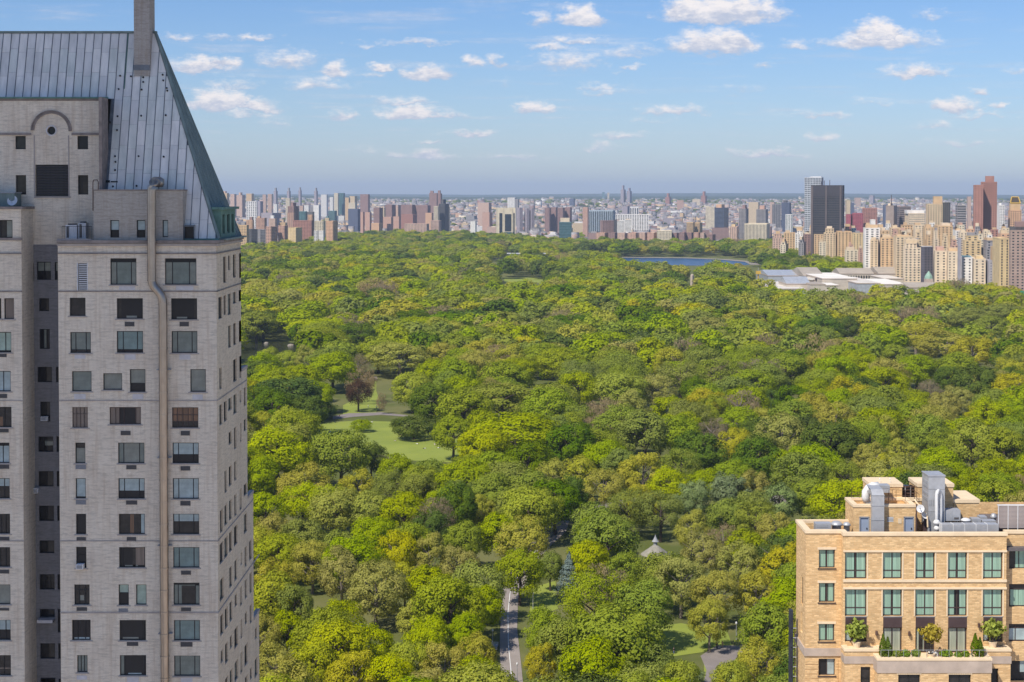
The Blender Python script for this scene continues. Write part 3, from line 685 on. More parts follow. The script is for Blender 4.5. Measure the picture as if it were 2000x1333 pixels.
ZINCS = [mk('lead_sheet_%s' % nm, c, rough=.6, metal=.0, var=.16, scale=.9, stretch=(1.6,1,.35), spec=.3, c2=c2) for nm, c, c2 in (('pale', (.92,.865,.78), (.66,.63,.57)), ('mid', (.80,.76,.70), (.60,.58,.53)), ('cool', (.82,.80,.72), (.57,.58,.52)))]
dx = .76; rnd = random.Random(5)
def clip_quad(x0, x1, t0, t1):
    """panel between t0,t1 clipped by the hip line x < xr_t(t)"""
    pts = [(x0, t0), (x1, t0), (x1, t1), (x0, t1)]; out = []
    f = lambda p: xr_t(p[1])-.10-p[0]
    for i in range(4):
        a, b = pts[i], pts[(i+1) % 4]; fa, fb = f(a), f(b)
        if fa >= 0: out.append(a)
        if fa*fb < 0: s_ = fa/(fa-fb); out.append((a[0]+(b[0]-a[0])*s_, a[1]+(b[1]-a[1])*s_))
    return out
x = XLEFT+.1; ci_ = 0
while x < E0[0]:
    x1 = x+dx
    tb = .001 if x >= XCUT-.01 else tU
    if x < XCUT < x1 and tb: tb = tU
    cuts = [tb]; k0 = (ci_ % 2)*.018
    for r_ in range(9):
        t_ = .075+r_*.118+k0
        if t_ > tb+.03 and t_ < .97: cuts.append(t_)
    cuts.append(.995)
    for t0, t1 in zip(cuts, cuts[1:]):
        pl = clip_quad(x+.03, x1-.03, t0+.0005, t1-.0005)
        if len(pl) < 3: continue
        ar_ = 0
        for (ax, at), (bx, bt) in zip(pl, pl[1:]+pl[:1]): ar_ += ax*bt-bx*at
        if abs(ar_) < .004: continue
        d = .02+rnd.random()*.012; p = MB()
        top = [off(SL(a, t), d) for a, t in pl]; bot = [off(SL(a, t), .003) for a, t in pl]
        p.poly(top)
        for i in range(len(pl)): p.quad(bot[i], bot[(i+1) % len(pl)], top[(i+1) % len(pl)], top[i])
        p.build('roof_panel', rnd.choice(ZINCS), tower)
    te = .997
    lo, hi = tb, te
    if x1 > XR: hi = min(te, (E0[0]-x1)/(E0[0]-XR))
    if hi-lo > .02:
        p0, p1 = SL(x1, lo), SL(x1, hi); sm = MB(); w = .022
        vs = [off((p0[0]-w, p0[1], p0[2]), .0), off((p0[0]+w, p0[1], p0[2]), .0), off((p1[0]+w, p1[1], p1[2]), 0), off((p1[0]-w, p1[1], p1[2]), 0)]
        vt = [off(v, .075) for v in vs]
        sm.poly(vt)
        for i in range(4): sm.quad(vs[i], vs[(i+1) % 4], vt[(i+1) % 4], vt[i])
        sm.build('seam', M['zinc_dark'], tower)
    x = x1; ci_ += 1
# east slope in verdigris sheet with its own seams; hip caps, ridge cap, eave gutters
ce = MB(); D = .03
n_e = Vector((ZR-E0[2], 0, -(XR-E0[0]))).normalized()
a_, b_, c_, d_ = (E0[0], 141, E0[2]), (E0[0], YB, E0[2]), (XR, YR+.3, ZR), (XR, YR, ZR)
pe = [tuple(Vector(v)+n_e*D) for v in (a_, b_, c_, d_)]
ce.poly(pe); ce.build('side_roof_slope', M['copper'], tower)
for k in range(1, 14):
    y_ = 141+(YB-141)*k/14
    # seam rises until it meets a hip
    tt = min((y_-141)/(YR-141) if y_ < YR else 1, (YB-y_)/(YB-YR-.3) if y_ > YR else 1)
    if tt < .06: continue
    p0 = Vector((E0[0], y_, E0[2])); p1 = Vector((E0[0]+(XR-E0[0])*tt, y_, E0[2]+(ZR-E0[2])*tt))
    MB().tube([p0+n_e*.05, p1+n_e*.05], .03, 5).build('seam', M['copper'], tower)
MB().tube([Vector(SL(E0[0], 0))+Vector((.05,-.05,.1)), Vector(SL(XR, 1))+Vector((.05,-.05,.05))], .13, 8).build('hip_cap', M['copper'], tower)
MB().tube([Vector(b_), Vector(c_)], .12, 8).build('hip_cap', M['copper'], tower)
MB().box(XLEFT, XR+.12, YR-.14, YR+.44, ZR-.05, ZR+.13).build('ridge_cap', M['copper'], tower)
p0 = SL(XLEFT, tU); p1 = SL(XCUT, tU)
MB().box(XLEFT, XCUT+.12, YC-.22, YC+.1, ZUT, ZUT+.14).build('gutter', M['copper_bright'], tower)
MB().box(XLEFT, XCUT-.2, YC-.05, YC-.003, ZUT-.2, ZUT-.002).build('eave_moulding', M['dirty_trim'], tower)
MB().box(XU-.05, XCUT+.1, 141.3, YC-.003, Z_EAVE, ZUT).build('cheek_wall', M['dirty_trim'], tower)
# verdigris valley line left of the chimney
vl = [off(SL(Xf(246, 100, 146), .995), .05), off(SL(Xf(246, 100, 146), .72), .05)]
MB().tube(vl, .05, 6).build('valley_strip', M['copper_bright'], tower)
MB().box(Xf(359, 465, 140.9), E0[0]+.1, 140.82, 141.1, Z_EAVE+.0, Z_EAVE+.14).build('gutter', M['copper_bright'], tower)
# tie-in anchors: small dark studs across the slope
st_px = [(235,149),(256,150),(280,152),(280,161),(318,147),(319,158),(232,175),(277,176),(326,173),(327,178),(230,228),(276,227),(324,226),(229,255),(210,241),(216,240),(207,289),(225,306),(271,306),(320,307),(226,317),(204,331),(225,333),(203,349),(221,365),(267,364)]
studm = MB().lathe((0,0,0), [(.085,-.02),(.085,.10),(.05,.13)], 8).mesh('stud', M['black_frame'])
for (a, b) in st_px:
    t_ = .5
    for _ in range(6):
        Y_ = 141+6*t_; z_ = W(a, b, Y_).z; t_ = (z_-E0[2])/(ZR-E0[2])
    p = Vector(off(SL(W(a, b, 141+6*t_).x, t_), .02)) - Vector(wloc(tower))
    o = inst('stud', studm, tower, p); o.rotation_euler = nrm.to_track_quat('Z', 'Y').to_euler()
for (a, b, c, d) in ((202,215,352.5,357),(217,230,354,356.5)):
    t_ = .05
    for _ in range(6): t_ = (W(a, c, 141+6*t_).z-E0[2])/(ZR-E0[2])
    Y_ = 141+6*t_; x0 = W(a, c, Y_).x; x1 = W(b, c, Y_).x; z0 = W(a, d, Y_).z; z1 = W(a, c, Y_).z
    MB().box(x0, x1, Y_-.12, Y_+.05, z0, z1).build('snow_guard', M['black_frame'], tower)
# ---- chimney
YCH = 145.6
cx0, cx1 = Xf(261.5, 60, YCH), Xf(292, 60, YCH)
ch = MB(); wall(ch, (0, YCH), (1, 0), (0, -1), cx0, cx1, Zf(138, YCH)-.5, 142, []); wall(ch, (cx1, 0), (0, 1), (1, 0), YCH, YCH+2.15, Zf(138, YCH)-1.5, 142, [])
wall(ch, (cx0, 0), (0, 1), (-1, 0), YCH, YCH+2.15, Zf(138, YCH)-1.5, 142, []); wall(ch, (0, YCH+2.15), (1, 0), (0, 1), cx0, cx1, 133, 142, []); ch.quad((cx0,YCH,142),(cx1,YCH,142),(cx1,YCH+2.15,142),(cx0,YCH+2.15,142))
ch.build('chimney', brick_mat('chimney_brick', (.47,.43,.38), (.40,.365,.325), (.33,.30,.27), dirt=(.6,.5,.4), dirtk=.7), tower)
MB().box(cx0-.02, cx1+.02, YCH-.06, YCH-.003, Zf(138, YCH), Zf(127.5, YCH)).build('chimney_flashing', M['zinc_dark'], tower)
# ---- brick dormer block with three windows in front of the slope
YD = 140.55; dx0, dx1, zt = Xf(182.5, 420, YD), Xf(357, 420, YD), Zf(373, YD)
dw = [(215.2,232.7,430.2,464.5,dict(rails=(.42,),blinds=((0,1,.42,1,'p_pale'),))),(267,284,430.2,464.5,dict(rails=(.42,),blinds=((0,1,.42,1,'p_pale'),))),(317.3,328.3,430.2,463.5,one('p_pale'))]
hD = [rect(w[:4], YD) for w in dw]; d = MB()
wall(d, (0, YD), (1, 0), (0, -1), dx0, dx1, Z_EAVE, zt, hD)
for s_, x_ in ((-1, dx0), (1, dx1)): wall(d, (x_, 0), (0, 1), (s_, 0), YD, 142.8, Z_EAVE, zt, [])
d.quad((dx0,YD,zt-.01),(dx1,YD,zt-.01),(dx1,142.8,zt-.01),(dx0,142.8,zt-.01))
DORB = brick_mat('dormer_brick', (.52,.475,.41), (.44,.40,.345), (.36,.33,.29), dirt=(.65,.6,.55), dirtk=.6)
dorm = d.build('dormer', DORB, tower)
for (a, b, c, dd, s_), h in zip(dw, hD): window(tower, h[0], YD, h[2], h[1]-h[0], h[3]-h[2], **s_)
MB().box(dx0-.06, dx1+.06, YD-.08, 142.5, zt, zt+.12).build('parapet_coping', M['dirty_trim'], tower)
# small dark dormer and the verdigris corner dormer
x0, x1, z0, z1 = rect((360,378.5,443,467), 140.75)
sd_ = MB(); wall(sd_, (0, 140.75), (1, 0), (0, -1), x0-.06, x1+.06, z0, z1+.1, [(x0, x1, z0+.02, z1)]); sd_.quad((x0-.06,140.75,z1+.1),(x1+.06,140.75,z1+.1),(x1+.06,142,z1+.16),(x0-.06,142,z1+.16))
sd_.quad((x0-.06,140.75,z0),(x0-.06,142,z0),(x0-.06,142,z1+.1),(x0-.06,140.75,z1+.1)); sd_.build('dormer', M['zinc_dark'], tower)
window(tower, x0, 140.75, z0+.02, x1-x0, z1-z0-.02)
ya, yb = 142.2, 149.5; xa = XE-1.7; xb = XE+.02
zc0, zc1 = Z_EAVE, Zf(410, 141.5)
cd = MB(); wall(cd, (0, ya), (1, 0), (0, -1), xa, xb, zc0, zc1, [])
ew = [(143.0, 144.1, zc0+.5, zc1-.45), (145.3, 146.6, zc0+.5, zc1-.45), (147.6, 148.8, zc0+.5, zc1-.45)]
wall(cd, (xb, 0), (0, 1), (1, 0), ya, yb, zc0, zc1, ew); cd.quad((xa,ya,zc1),(xb,ya,zc1),(xb,yb,zc1),(xa,yb,zc1)); cd.build('dormer', M['copper_bright'], tower)
for e in ew: window(tower, xb, e[0], e[2], e[1]-e[0], e[3]-e[2], math.pi/2, glass='p_dark')
MB().box(xa-.12, xb+.35, ya-.25, yb+.2, zc1, zc1+.22).build('dormer_cornice', M['copper_bright'], tower)
MB().box(xb-.1, xb+.5, ya-.1, YT[1]+.3, zc0-.05, zc0+.1).build('gutter', M['copper'], tower)
# ---- flue pipe
YP = YF-.55
def pw(px, py, Y=YP): return W(px, py, Y)
zin = pw(304, 357)
flue = MB().tube([W(309,357,142.2), W(305,357,140.4), W(302,356,140.0), W(299,358,YP+.05), W(297,364,YP), pw(296.5,372), pw(296,460), pw(296.3,545), pw(297.5,553), pw(301,560), pw(309,569), pw(315,577), pw(317.5,585), pw(318,594), Vector((pw(318,594).x, YP, 2))], .375, 20)
fl = flue.build('flue', M['flue'], tower, smooth=True)
clm = MB().lathe((0,0,-.05), [(.375,0),(.41,0),(.41,.10),(.375,.10)], 20).mesh('flue_clamp', M['flue'])
clm2 = MB().box(-.62, .62, .1, .5, -.03, .03).mesh('flue_bracket', M['metal_mid'])
for py in (372, 395, 420, 446, 472, 500, 528, 548): 
    p = pw(296.2, py); inst('flue_clamp', clm, tower, p-Vector(wloc(tower)))
for k, py in enumerate(list(range(594, 1700, 43))):
    p = Vector((pw(318, 594).x, YP, Zf(py, YP))); inst('flue_clamp', clm, tower, p-Vector(wloc(tower)))
    if k % 4 == 3: inst('flue_bracket', clm2, tower, p-Vector(wloc(tower)))
MB().lathe((W(310,357,141.9).x, 141.3, W(310,357,141.9).z-.0), [(.5,-.4),(.62,-.2),(.62,.3),(.3,.5)], 16).build('flue_hood', M['flue'], tower, smooth=True)
# small scaffold-like ladder hoop on the dormer's left end
hp = [W(182,412,141), W(182,394,141), W(183,390,141), W(187,389,141), W(191,390,141), W(192,394,141), W(192,371,142)]
MB().tube([W(181.5,412,140.5), W(181.5,356,140.5), W(183,352,140.5), W(190,352,140.5), W(192,356,140.5), W(192,372,140.5)], .045, 6).build('vent_pipe', M['rail'], tower)
# terrace rail and curb
x0, x1 = Xf(121, 450), dx0-.02; zt0 = Z_EAVE
MB().box(XL-.05, x1, YF-.1, YF+.15, zt0, zt0+.15).build('parapet_coping', M['pale_trim'], tower)
for k in range(16): 
    xx = x0+(x1-x0)*k/15; MB().box(xx-.012, xx+.012, YF+.02, YF+.045, zt0+.15, Zf(443)).build('baluster', M['black_frame'], tower)
MB().box(x0, x1, YF+.015, YF+.055, Zf(443), Zf(443)+.04).build('handrail', M['black_frame'], tower)
# awning box over a court window and a window air conditioner or two
def ac_unit(x, y, z, w=.62, h=.42, d=.5):
    g = MB().box(x-w/2, x+w/2, y-d, y+.1, z, z+h).build('air_conditioner', M['metal_white'], tower)
    m = MB()
    for k in range(4): m.box(x-w/2+.06, x+w/2-.06, y-d-.012, y-d-.002, z+.07+k*.08, z+.11+k*.08)
    m.build('air_conditioner_grille', M['grille'], tower)
p = W(158, 1110, YF); ac_unit(p.x, YF, p.z)
p = W(88, 822, YC); ac_unit(p.x, YC-.02, p.z, .62, .4, .3)
p = W(72, 962, YC); ac_unit(p.x, YC, p.z, .5, .45, .5)
x0, x1, z0, z1 = rect((77, 107.5, 1207.5, 1213), YC); MB().box(x0, x1, YC-.8, YC-.01, z0, z1).build('ledge', M['white_patch'], tower)

# loose things on the tower's ledges
def dish(c, r, to, label, legs=.6):
    t = empty('satellite_dish', (c[0], c[1], c[2]-legs), 0, label, 'satellite dish')
    q = MB(); q.lathe((0,0,0), [(.02,0),(r*.4,r*.04),(r*.75,r*.14),(r,r*.27),(r*1.02,r*.27),(r*.75,r*.10),(.03,-.03)], 24)
    o = q.build('reflector', M['metal_white'], t, local=True, smooth=True); o.rotation_euler = Vector(to).normalized().to_track_quat('Z', 'Y').to_euler(); o.location = (0,0,legs)
    MB().tube([(0,.06,0),(0,.06,legs)], .04, 8).build('mast', M['metal_mid'], t, local=True)
    d = Vector(to).normalized()
    MB().tube([Vector((0,0,legs-r*.8)), Vector((0,0,legs))+d*r*.9], .015, 6).build('feed_arm', M['metal_mid'], t, local=True)
    MB().box(-.05,.05,-.05,.05,-.05,.05).build('receiver', M['metal_mid'], t, local=True).location = Vector((0,0,legs))+d*r*.9
dish(W(25, 393, YF+1.5), .46, (-.1,-1,.35), 'white satellite dish on the ledge of the left wing of the grey tower')
for i, (a, b, c, d, lb) in enumerate([(128,150,440,464,'pale boxy air unit at left end of the railed terrace on the tower'),(153,168,436,464,'grey air unit at right end of the railed terrace on the tower')]):
    x0, x1, z0, z1 = rect((a, b, c, d), YF+1.2)
    t = empty('rooftop_air_unit', ((x0+x1)/2, YF+1.7, zt0), 0, lb, 'air conditioner')
    MB().box(x0, x1, YF+1.2, YF+2.1, zt0+.1, z1).build('housing', M['metal_white' if i == 0 else 'metal'], t)
    MB().lathe(((x0+x1)/2, YF+1.65, z1+.001), [((x1-x0)*.4,0),((x1-x0)*.4,.12),((x1-x0)*.3,.13)], 14).build('fan_guard', M['grille'], t)
    MB().box(x0+.1, x0+.3, YF+1.16, YF+1.198, zt0+.2, z1-.1).build('louvre_panel', M['grille'], t)
# gun-metal shed on left wing roof
t = empty('rooftop_shed', (Xf(2, 390), YF+2, ZWT), 0, 'small grey green metal shed on left wing roof of the grey tower', 'shed')
MB().box(XLEFT+2, Xf(18, 390), YF+1.5, YC-.05, ZWT+.2, ZWT+1.4).build('wall', M['copper'], t)
MB().box(XLEFT+1.9, Xf(19.5, 390), YF+1.4, YC-.04, ZWT+1.401, ZWT+1.5).build('roof', M['metal_mid'], t)
# invented high-rise, unseen beyond the left edge, added to shade the grey tower
sk = empty('added_shade_tower', (-168, -6, 0), 0, 'tall slim made-up tower added unseen beyond the left edge to shade the grey tower', 'added_shade_tower')
s_ = MB(); HS = 392; x0, x1, y0, y1 = -185, -151, -22, 10
wall(s_, (0, y0), (1, 0), (0, -1), x0, x1, 0, HS, [], .3); wall(s_, (x0, 0), (0, 1), (-1, 0), y0, y1, 0, HS, [], .3)
wall(s_, (0, y1), (1, 0), (0, 1), x0, x1, 0, HS, [(x0+2+i*4, x0+4.6+i*4, 3+k*12, 12+k*12) for i in range(8) for k in range(32)], .3)
wall(s_, (x1, 0), (0, 1), (1, 0), y0, y1, 0, HS, [(y0+1+i*4, y0+3.6+i*4, 3+k*12, 12+k*12) for i in range(7) for k in range(32)], .3)
s_.quad((x0,y0,HS),(x1,y0,HS),(x1,y1,HS),(x0,y1,HS)); s_.build('wall', M['limestone'], sk)
MB().box(x0+.4,x1-.4,y0+.4,y1-.4,0,HS-.5).build('glazing', M['far_glass'], sk)

# ------------------------------------------------------------------ tan brick building, lower right
YM, YLB, YW = 136.0, 137.0, 136.9
hotel = empty('apartment_building', (34, 141, 0), 0, 'tan brick apartment building with green curtained windows and planted terraces', 'building')
ZP = Zf(1041, YM)                       # parapet height
def rc_(p, Y): 
    x0 = W(p[0], p[2], Y).x; x1 = W(p[1], p[2], Y).x; return x0, x1, Zf(p[3], Y), Zf(p[2], Y)
cur = lambda gaps, r=(.3,): dict(mull=(.5,), rails=r, frame='bronze_frame', name='curtained_window', blinds=tuple((a, b, .03, .98, 'curtain') for a, b in gaps), fw=.09)
full = ((.03,.97),); split = ((.03,.44),(.56,.97)); wide = ((.03,.36),(.64,.97)); thin = ((.03,.48),(.52,.97))
xl0, xl1 = W(1574, 1060, YLB).x, W(1646, 1060, YLB).x
xm0, xm1 = W(1647.5, 1060, YM).x, W(1966, 1060, YM).x
YBK = 141.6
COLS = [(1650.5,1693),(1724.5,1762),(1788,1826),(1851.5,1889),(1920,1958.5)]
hm, sm_ = [], []
top = [split, thin, split, split, full]; mid = [full, split, thin, wide, full]
for c, g1, g2 in zip(COLS, top, mid):
    hm.append((rc_((*c, 1079, 1131), YM), cur(g1))); hm.append((rc_((*c, 1151.5, 1204), YM), cur(g2)))
for i, c in enumerate(COLS):
    if i in (0, 4): hm.append((rc_((*c, 1226, 1254), YM), dict(mull=(.3,), frame='bronze_frame', glass='p_dim', blinds=((.0,.3,0,1,'p_pale'),), fw=.09)))
    else: hm.append((rc_((*c, 1226, 1276), YM), dict(mull=(.5,), frame='bronze_frame', glass='p_dim', name='terrace_door', blinds=((.06,.94,.0,1,'curtain_pale'),) if i != 2 else ((.06,.2,0,1,'curtain_pale'),(.42,.5,0,1,'curtain_pale')), fw=.12)))
hm.append((rc_((1680,1700,1304,1350), YM), dict(rails=(.5,), glass='p_dim')))
hm.append((rc_((1935,1950,1306,1350), YM), dict(glass='p_dark')))
for r_ in range(1, 6): 
    for c in ((1680,1700),(1935,1950)): hm.append((rc_((*c, 1306+r_*76, 1350+r_*76), YM), dict(glass='p_dim')))
hl = [(rc_((1599.5,1631,1074,1110), YLB), cur(split, ())), (rc_((1599.5,1630.5,1139,1177), YLB), cur(((.03,.42),(.6,.97)), ())), (rc_((1599,1630,1219,1253), YLB), cur(((.06,.44),(.56,.94)), ())),
      (rc_((1599,1631,1287,1320), YLB), dict(mull=(.52,), blinds=((.54,.98,0,1,'p_pale'),), glass='p_dark', frame='bronze_frame'))]
for r_ in range(1, 6): hl.append((rc_((1599,1631,1287+76*r_,1320+76*r_), YLB), dict(mull=(.52,), glass='p_dim')))
hw_ = [(rc_((1971,2040,1075,1111.5), YW), dict(mull=(.3,.62), frame='bronze_frame', name='curtained_window', blinds=((.2,.45,0,1,'curtain'),(.6,.98,0,1,'curtain')), glass='p_dim')), (rc_((1971,2040,1141,1186), YW), dict(mull=(.62,), rails=(.75,), frame='bronze_frame', blinds=((.06,1,.05,.75,'curtain'),), glass='p_dim')),
       (rc_((1970.5,2040,1219,1254), YW), dict(mull=(.2,.5,.8), rails=(.75,), frame='bronze_frame', blinds=((.02,1,.08,.72,'p_pale'),), glass='p_dim')), (rc_((1974,2040,1291,1330), YW), dict(mull=(.5,), blinds=((.3,.8,.4,1,'p_pale'),), glass='p_dark'))]
for r_ in range(1, 5): hw_.append((rc_((1974,2040,1291+76*r_,1330+76*r_), YW), dict(mull=(.5,), glass='p_dim')))
xw1 = 49.0
b = MB()
wall(b, (0, YM), (1, 0), (0, -1), xm0, xm1, 0, ZP-.25, [h[0] for h in hm], .3)
wall(b, (0, YLB), (1, 0), (0, -1), xl0, xm0, 0, ZP-.25, [h[0] for h in hl], .3)
wall(b, (0, YW), (1, 0), (0, -1), xm1, xw1, 0, ZP-.25, [h[0] for h in hw_], .3)
westw = [(138.2, 139.4, Zf(1180, 139), Zf(1125, 139)), (138.4, 139.3, Zf(1235, 139), Zf(1195, 139))]
wall(b, (xl0, 0), (0, 1), (-1, 0), YLB, YBK, 0, ZP-.25, westw, .3)
wall(b, (xm0, 0), (0, 1), (-1, 0), YM, YLB, 0, ZP-.25, []); wall(b, (xm1, 0), (0, 1), (1, 0), YM, YW, 0, ZP-.25, [])
wall(b, (0, YBK), (1, 0), (0, 1), xl0, 32.3, 0, ZP-.25, []); wall(b, (32.3, 0), (0, 1), (-1, 0), YBK, 151, 0, ZP-.6, []); wall(b, (0, 151), (1, 0), (0, 1), 32.3, xw1, 0, ZP-.25, []); wall(b, (xw1, 0), (0, 1), (1, 0), YW, 151, 0, ZP-.25, [])
# inner faces of the parapet
pt = .42; zr = ZP-1.35
def ring(pts, z0, z1):
    for p, q_ in zip(pts, pts[1:]): b.quad((p[0],p[1],z0),(q_[0],q_[1],z0),(q_[0],q_[1],z1),(p[0],p[1],z1))
ring([(xl0+pt, YBK-pt), (xl0+pt, YLB+pt), (xm0+pt, YLB+pt), (xm0+pt, YM+pt), (xm1-pt, YM+pt), (xm1-pt, YW+pt), (xw1, YW+pt)], zr, ZP-.25); ring([(xl0+pt, YBK-pt), (32.3, YBK-pt)], zr, ZP-.25)
b.build('wall', M['tan_brick'], hotel)
for h, s_ in hm: window(hotel, h[0], YM, h[2], h[1]-h[0], h[3]-h[2], depth=.2, **s_)
for h, s_ in hl: window(hotel, h[0], YLB, h[2], h[1]-h[0], h[3]-h[2], depth=.2, **s_)
for h, s_ in hw_: window(hotel, h[0], YW, h[2], h[1]-h[0], h[3]-h[2], depth=.2, **s_)
for h in westw: window(hotel, xl0, h[1], h[2], h[1]-h[0], h[3]-h[2], -math.pi/2, glass='p_dim', frame='bronze_frame')
MB().box(xl0+.1, 32.3, YLB+.3, YBK-.1, zr-.3, zr).build('roof', M['gravel'], hotel)
MB().box(32.31, xw1-.02, YM+.3, 150.8, zr-.3, zr-.002).build('roof', M['tar'], hotel)
C = M['cast_stone']
def cop(x0, x1, y0, y1, z, n='parapet_coping', h=.25, m=None): MB().box(x0, x1, y0, y1, z-h+.002, z).build(n, m or C, hotel)
cop(xm0-.08, xm1+.08, YM-.09, YM+pt+.05, ZP); cop(xl0-.08, xm0-.081, YLB-.09, YLB+pt+.05, ZP); cop(xl0-.08, xl0+pt+.05, YLB+pt+.051, YBK+.06, ZP); cop(xm1+.081, xw1, YW-.09, YW+pt, ZP)
cop(xl0+pt+.051, 32.25, YBK-pt, YBK+.06, ZP); cop(xm0-.08, xm0+pt, YM+pt+.051, YLB+pt+.05, ZP-.004)
# thin shadow groove under the coping, horizontal trims over and under the windows
def trim(py0, py1, Y, x0, x1, d=.06, n='trim_course', m=None): MB().box(x0, x1, Y-d, Y-.003, Zf(py1, Y), Zf(py0, Y)).build(n, m or C, hotel)
for (a, c_) in ((1075,1078.6),(1132,1137),(1147,1151)): trim(a, c_, YM, xm0-.02, xm1+.03, .09)
# reveals of stone beside the pier columns
pier = []
for i, c in enumerate(COLS):
    for (z0p, z1p) in ((1131, 1079), (1204, 1151.5)):
        for px in (c[0]-2.6, c[1]):
            if i == 0 and px < c[0]: continue
            x = W(px, 1100, YM).x; MB().box(x, x+.11, YM-.03, YM-.003, Zf(z0p, YM), Zf(z1p, YM)).build('pier_edge', C, hotel)
for h, _ in hl[:4]: MB().box(h[0]-.1, h[1]+.1, YLB-.08, YLB-.003, h[2]-.1, h[2]-.005).build('sill', M['bronze_frame'], hotel)
for h, _ in hl[:3]: MB().box(h[0]-.12, h[1]+.12, YLB-.03, YLB-.003, h[3]+.005, h[3]+.22).build('lintel', C, hotel)
# dark spandrel panels
for c in COLS:
    x0, x1, z0, z1 = rc_((*c, 1204.2, 1225.8), YM); MB().box(x0+.02, x1-.02, YM-.02, YM-.003, z0, z1).build('spandrel_panel', M['dark_panel'], hotel)
    MB().box(x0+.02, x1-.02, YM-.05, YM-.021, z1-.06, z1).build('sill', M['metal_mid'], hotel)
# belt of pale stone round the left block
z0, z1 = Zf(1281, YLB), Zf(1266, YLB)
MB().box(xl0-.12, xm0-.001, YLB-.12, YLB-.003, z0, z1).build('stone_belt', M['limestone'], hotel); MB().box(xl0-.12, xl0-.003, YLB-.002, YBK, z0, z1).build('stone_belt', M['limestone'], hotel)
# rustication: recessed courses shown as raised brick bands on the lower storeys
for k in range(26):
    z = z0-.55-k*.42
    for (x0, x1) in ((xl0-.05, xl0+1.1), (W(1631,1300,YLB).x+.15, xm0-.2)):
        MB().box(x0, x1, YLB-.05, YLB-.003, z-.17, z+.17).build('rusticated_band', M['tan_brick'], hotel) if k < 16 else None
# terraces
zf = Zf(1275, YM)-.02; YT1, YT2 = 134.75, 133.3
def terr(px0, px1, Yf, pyc, zfloor, openl, openr, holes=(), xs=None):
    x0 = W(px0, pyc, Yf).x; x1 = W(px1, pyc, Yf).x; z = Zf(pyc, Yf); t = MB(); zb = 0
    wall(t, (0, Yf), (1, 0), (0, -1), x0, x1, zb, z-.2, list(holes), .3)
    wall(t, (x0, 0), (0, 1), (-1, 0), Yf, YM, zb, z-.2, []); wall(t, (x1, 0), (0, 1), (1, 0), Yf, YM, zb, z-.2, [])
    t.quad((x0+.35, Yf+.35, zfloor), (x1-.35, Yf+.35, zfloor), (x1-.35, Yf+.35, z-.2), (x0+.35, Yf+.35, z-.2))
    t.build('terrace_wall', M['tan_brick'], hotel)
    MB().box(x0+.02, x1-.02, Yf+.02, YM-.004, zfloor-.3, zfloor).build('terrace_floor', C, hotel)
    cop(x0-.07, x1+.07, Yf-.07, Yf+.45, z, 'terrace_coping', .2)
    cop(x0-.07, x0+.4, Yf+.451, YM-.004, z, 'terrace_coping', .2); cop(x1-.4, x1+.07, Yf+.451, YM-.004, z, 'terrace_coping', .2)
    MB().box(x0-.06, x1+.06, Yf-.06, Yf-.003, z-1.25, z-.62 if Yf > 134 else z-.25).build('stone_belt', M['limestone'], hotel)
    MB().box(x0-.06, x0-.003, Yf-.002, YM-.01, z-1.25, z-.62 if Yf > 134 else z-.25).build('stone_belt', M['limestone'], hotel)
    return x0, x1, z
zf1 = Zf(1262, YM)
hs1 = [rc_((1681,1700,1303,1350), YT1)]
ta = terr(1650, 1726, YT1, 1268, zf1, 0, 0, hs1)
tb_ = terr(1916, 1974, YT1, 1268, zf1, 0, 0, [rc_((1935,1950,1306,1350), YT1)])
hs2 = [rc_((1754.5,1797,1318,1360), YT2), rc_((1853,1896.5,1318,1360), YT2)]
for r_ in range(1, 5): hs2 += [rc_((1754.5,1797,1318+76*r_,1360+76*r_), YT2), rc_((1853,1896.5,1318+76*r_,1360+76*r_), YT2)]
tc_ = terr(1714.5, 1936, YT2, 1286, zf, 0, 0, hs2)
for h in hs2: window(hotel, h[0], YT2, h[2], h[1]-h[0], h[3]-h[2], mull=(.5,), glass='p_dim', frame='black_frame')
window(hotel, hs1[0][0], YT1, hs1[0][2], hs1[0][1]-hs1[0][0], hs1[0][3]-hs1[0][2], rails=(.5,), glass='p_dim')
window(hotel, rc_((1935,1950,1306,1350), YT1)[0], YT1, rc_((1935,1950,1306,1350), YT1)[2], .66, 1.9, glass='p_dark')
for k in range(14):   # flat arch of upright bricks over each terrace-level opening
    for h in hs2[:2]:
        x = h[0]-.12+k*(h[1]-h[0]+.24)/14; MB().box(x+.01, x+(h[1]-h[0]+.24)/14-.02, YT2-.025, YT2-.003, h[3]+.01, h[3]+.36).build('brick', C, hotel)
# wall lamps
for px, py in ((1711,1237),(1775,1238),(1911,1222)):
    p = W(px, py, YM); t = MB(); t.box(p.x-.06, p.x+.06, YM-.08, YM-.003, p.z-.1, p.z+.2); t.lathe((p.x, YM-.2, p.z-.15), [(.03,.42),(.11,.36),(.12,.05),(.05,0)], 10)
    t.build('wall_lamp', M['rail'], hotel)
# terrace rail
zc = tc_[2]; x0, x1 = tc_[0]+.3, tc_[1]-.3
MB().box(x0, x1, YT2+.18, YT2+.21, zc+.62, zc+.65).build('handrail', M['metal_mid'], hotel)
for k in range(15): xx = x0+(x1-x0)*k/14; MB().box(xx-.012, xx+.012, YT2+.18, YT2+.21, zc, zc+.62).build('baluster', M['metal_mid'], hotel)
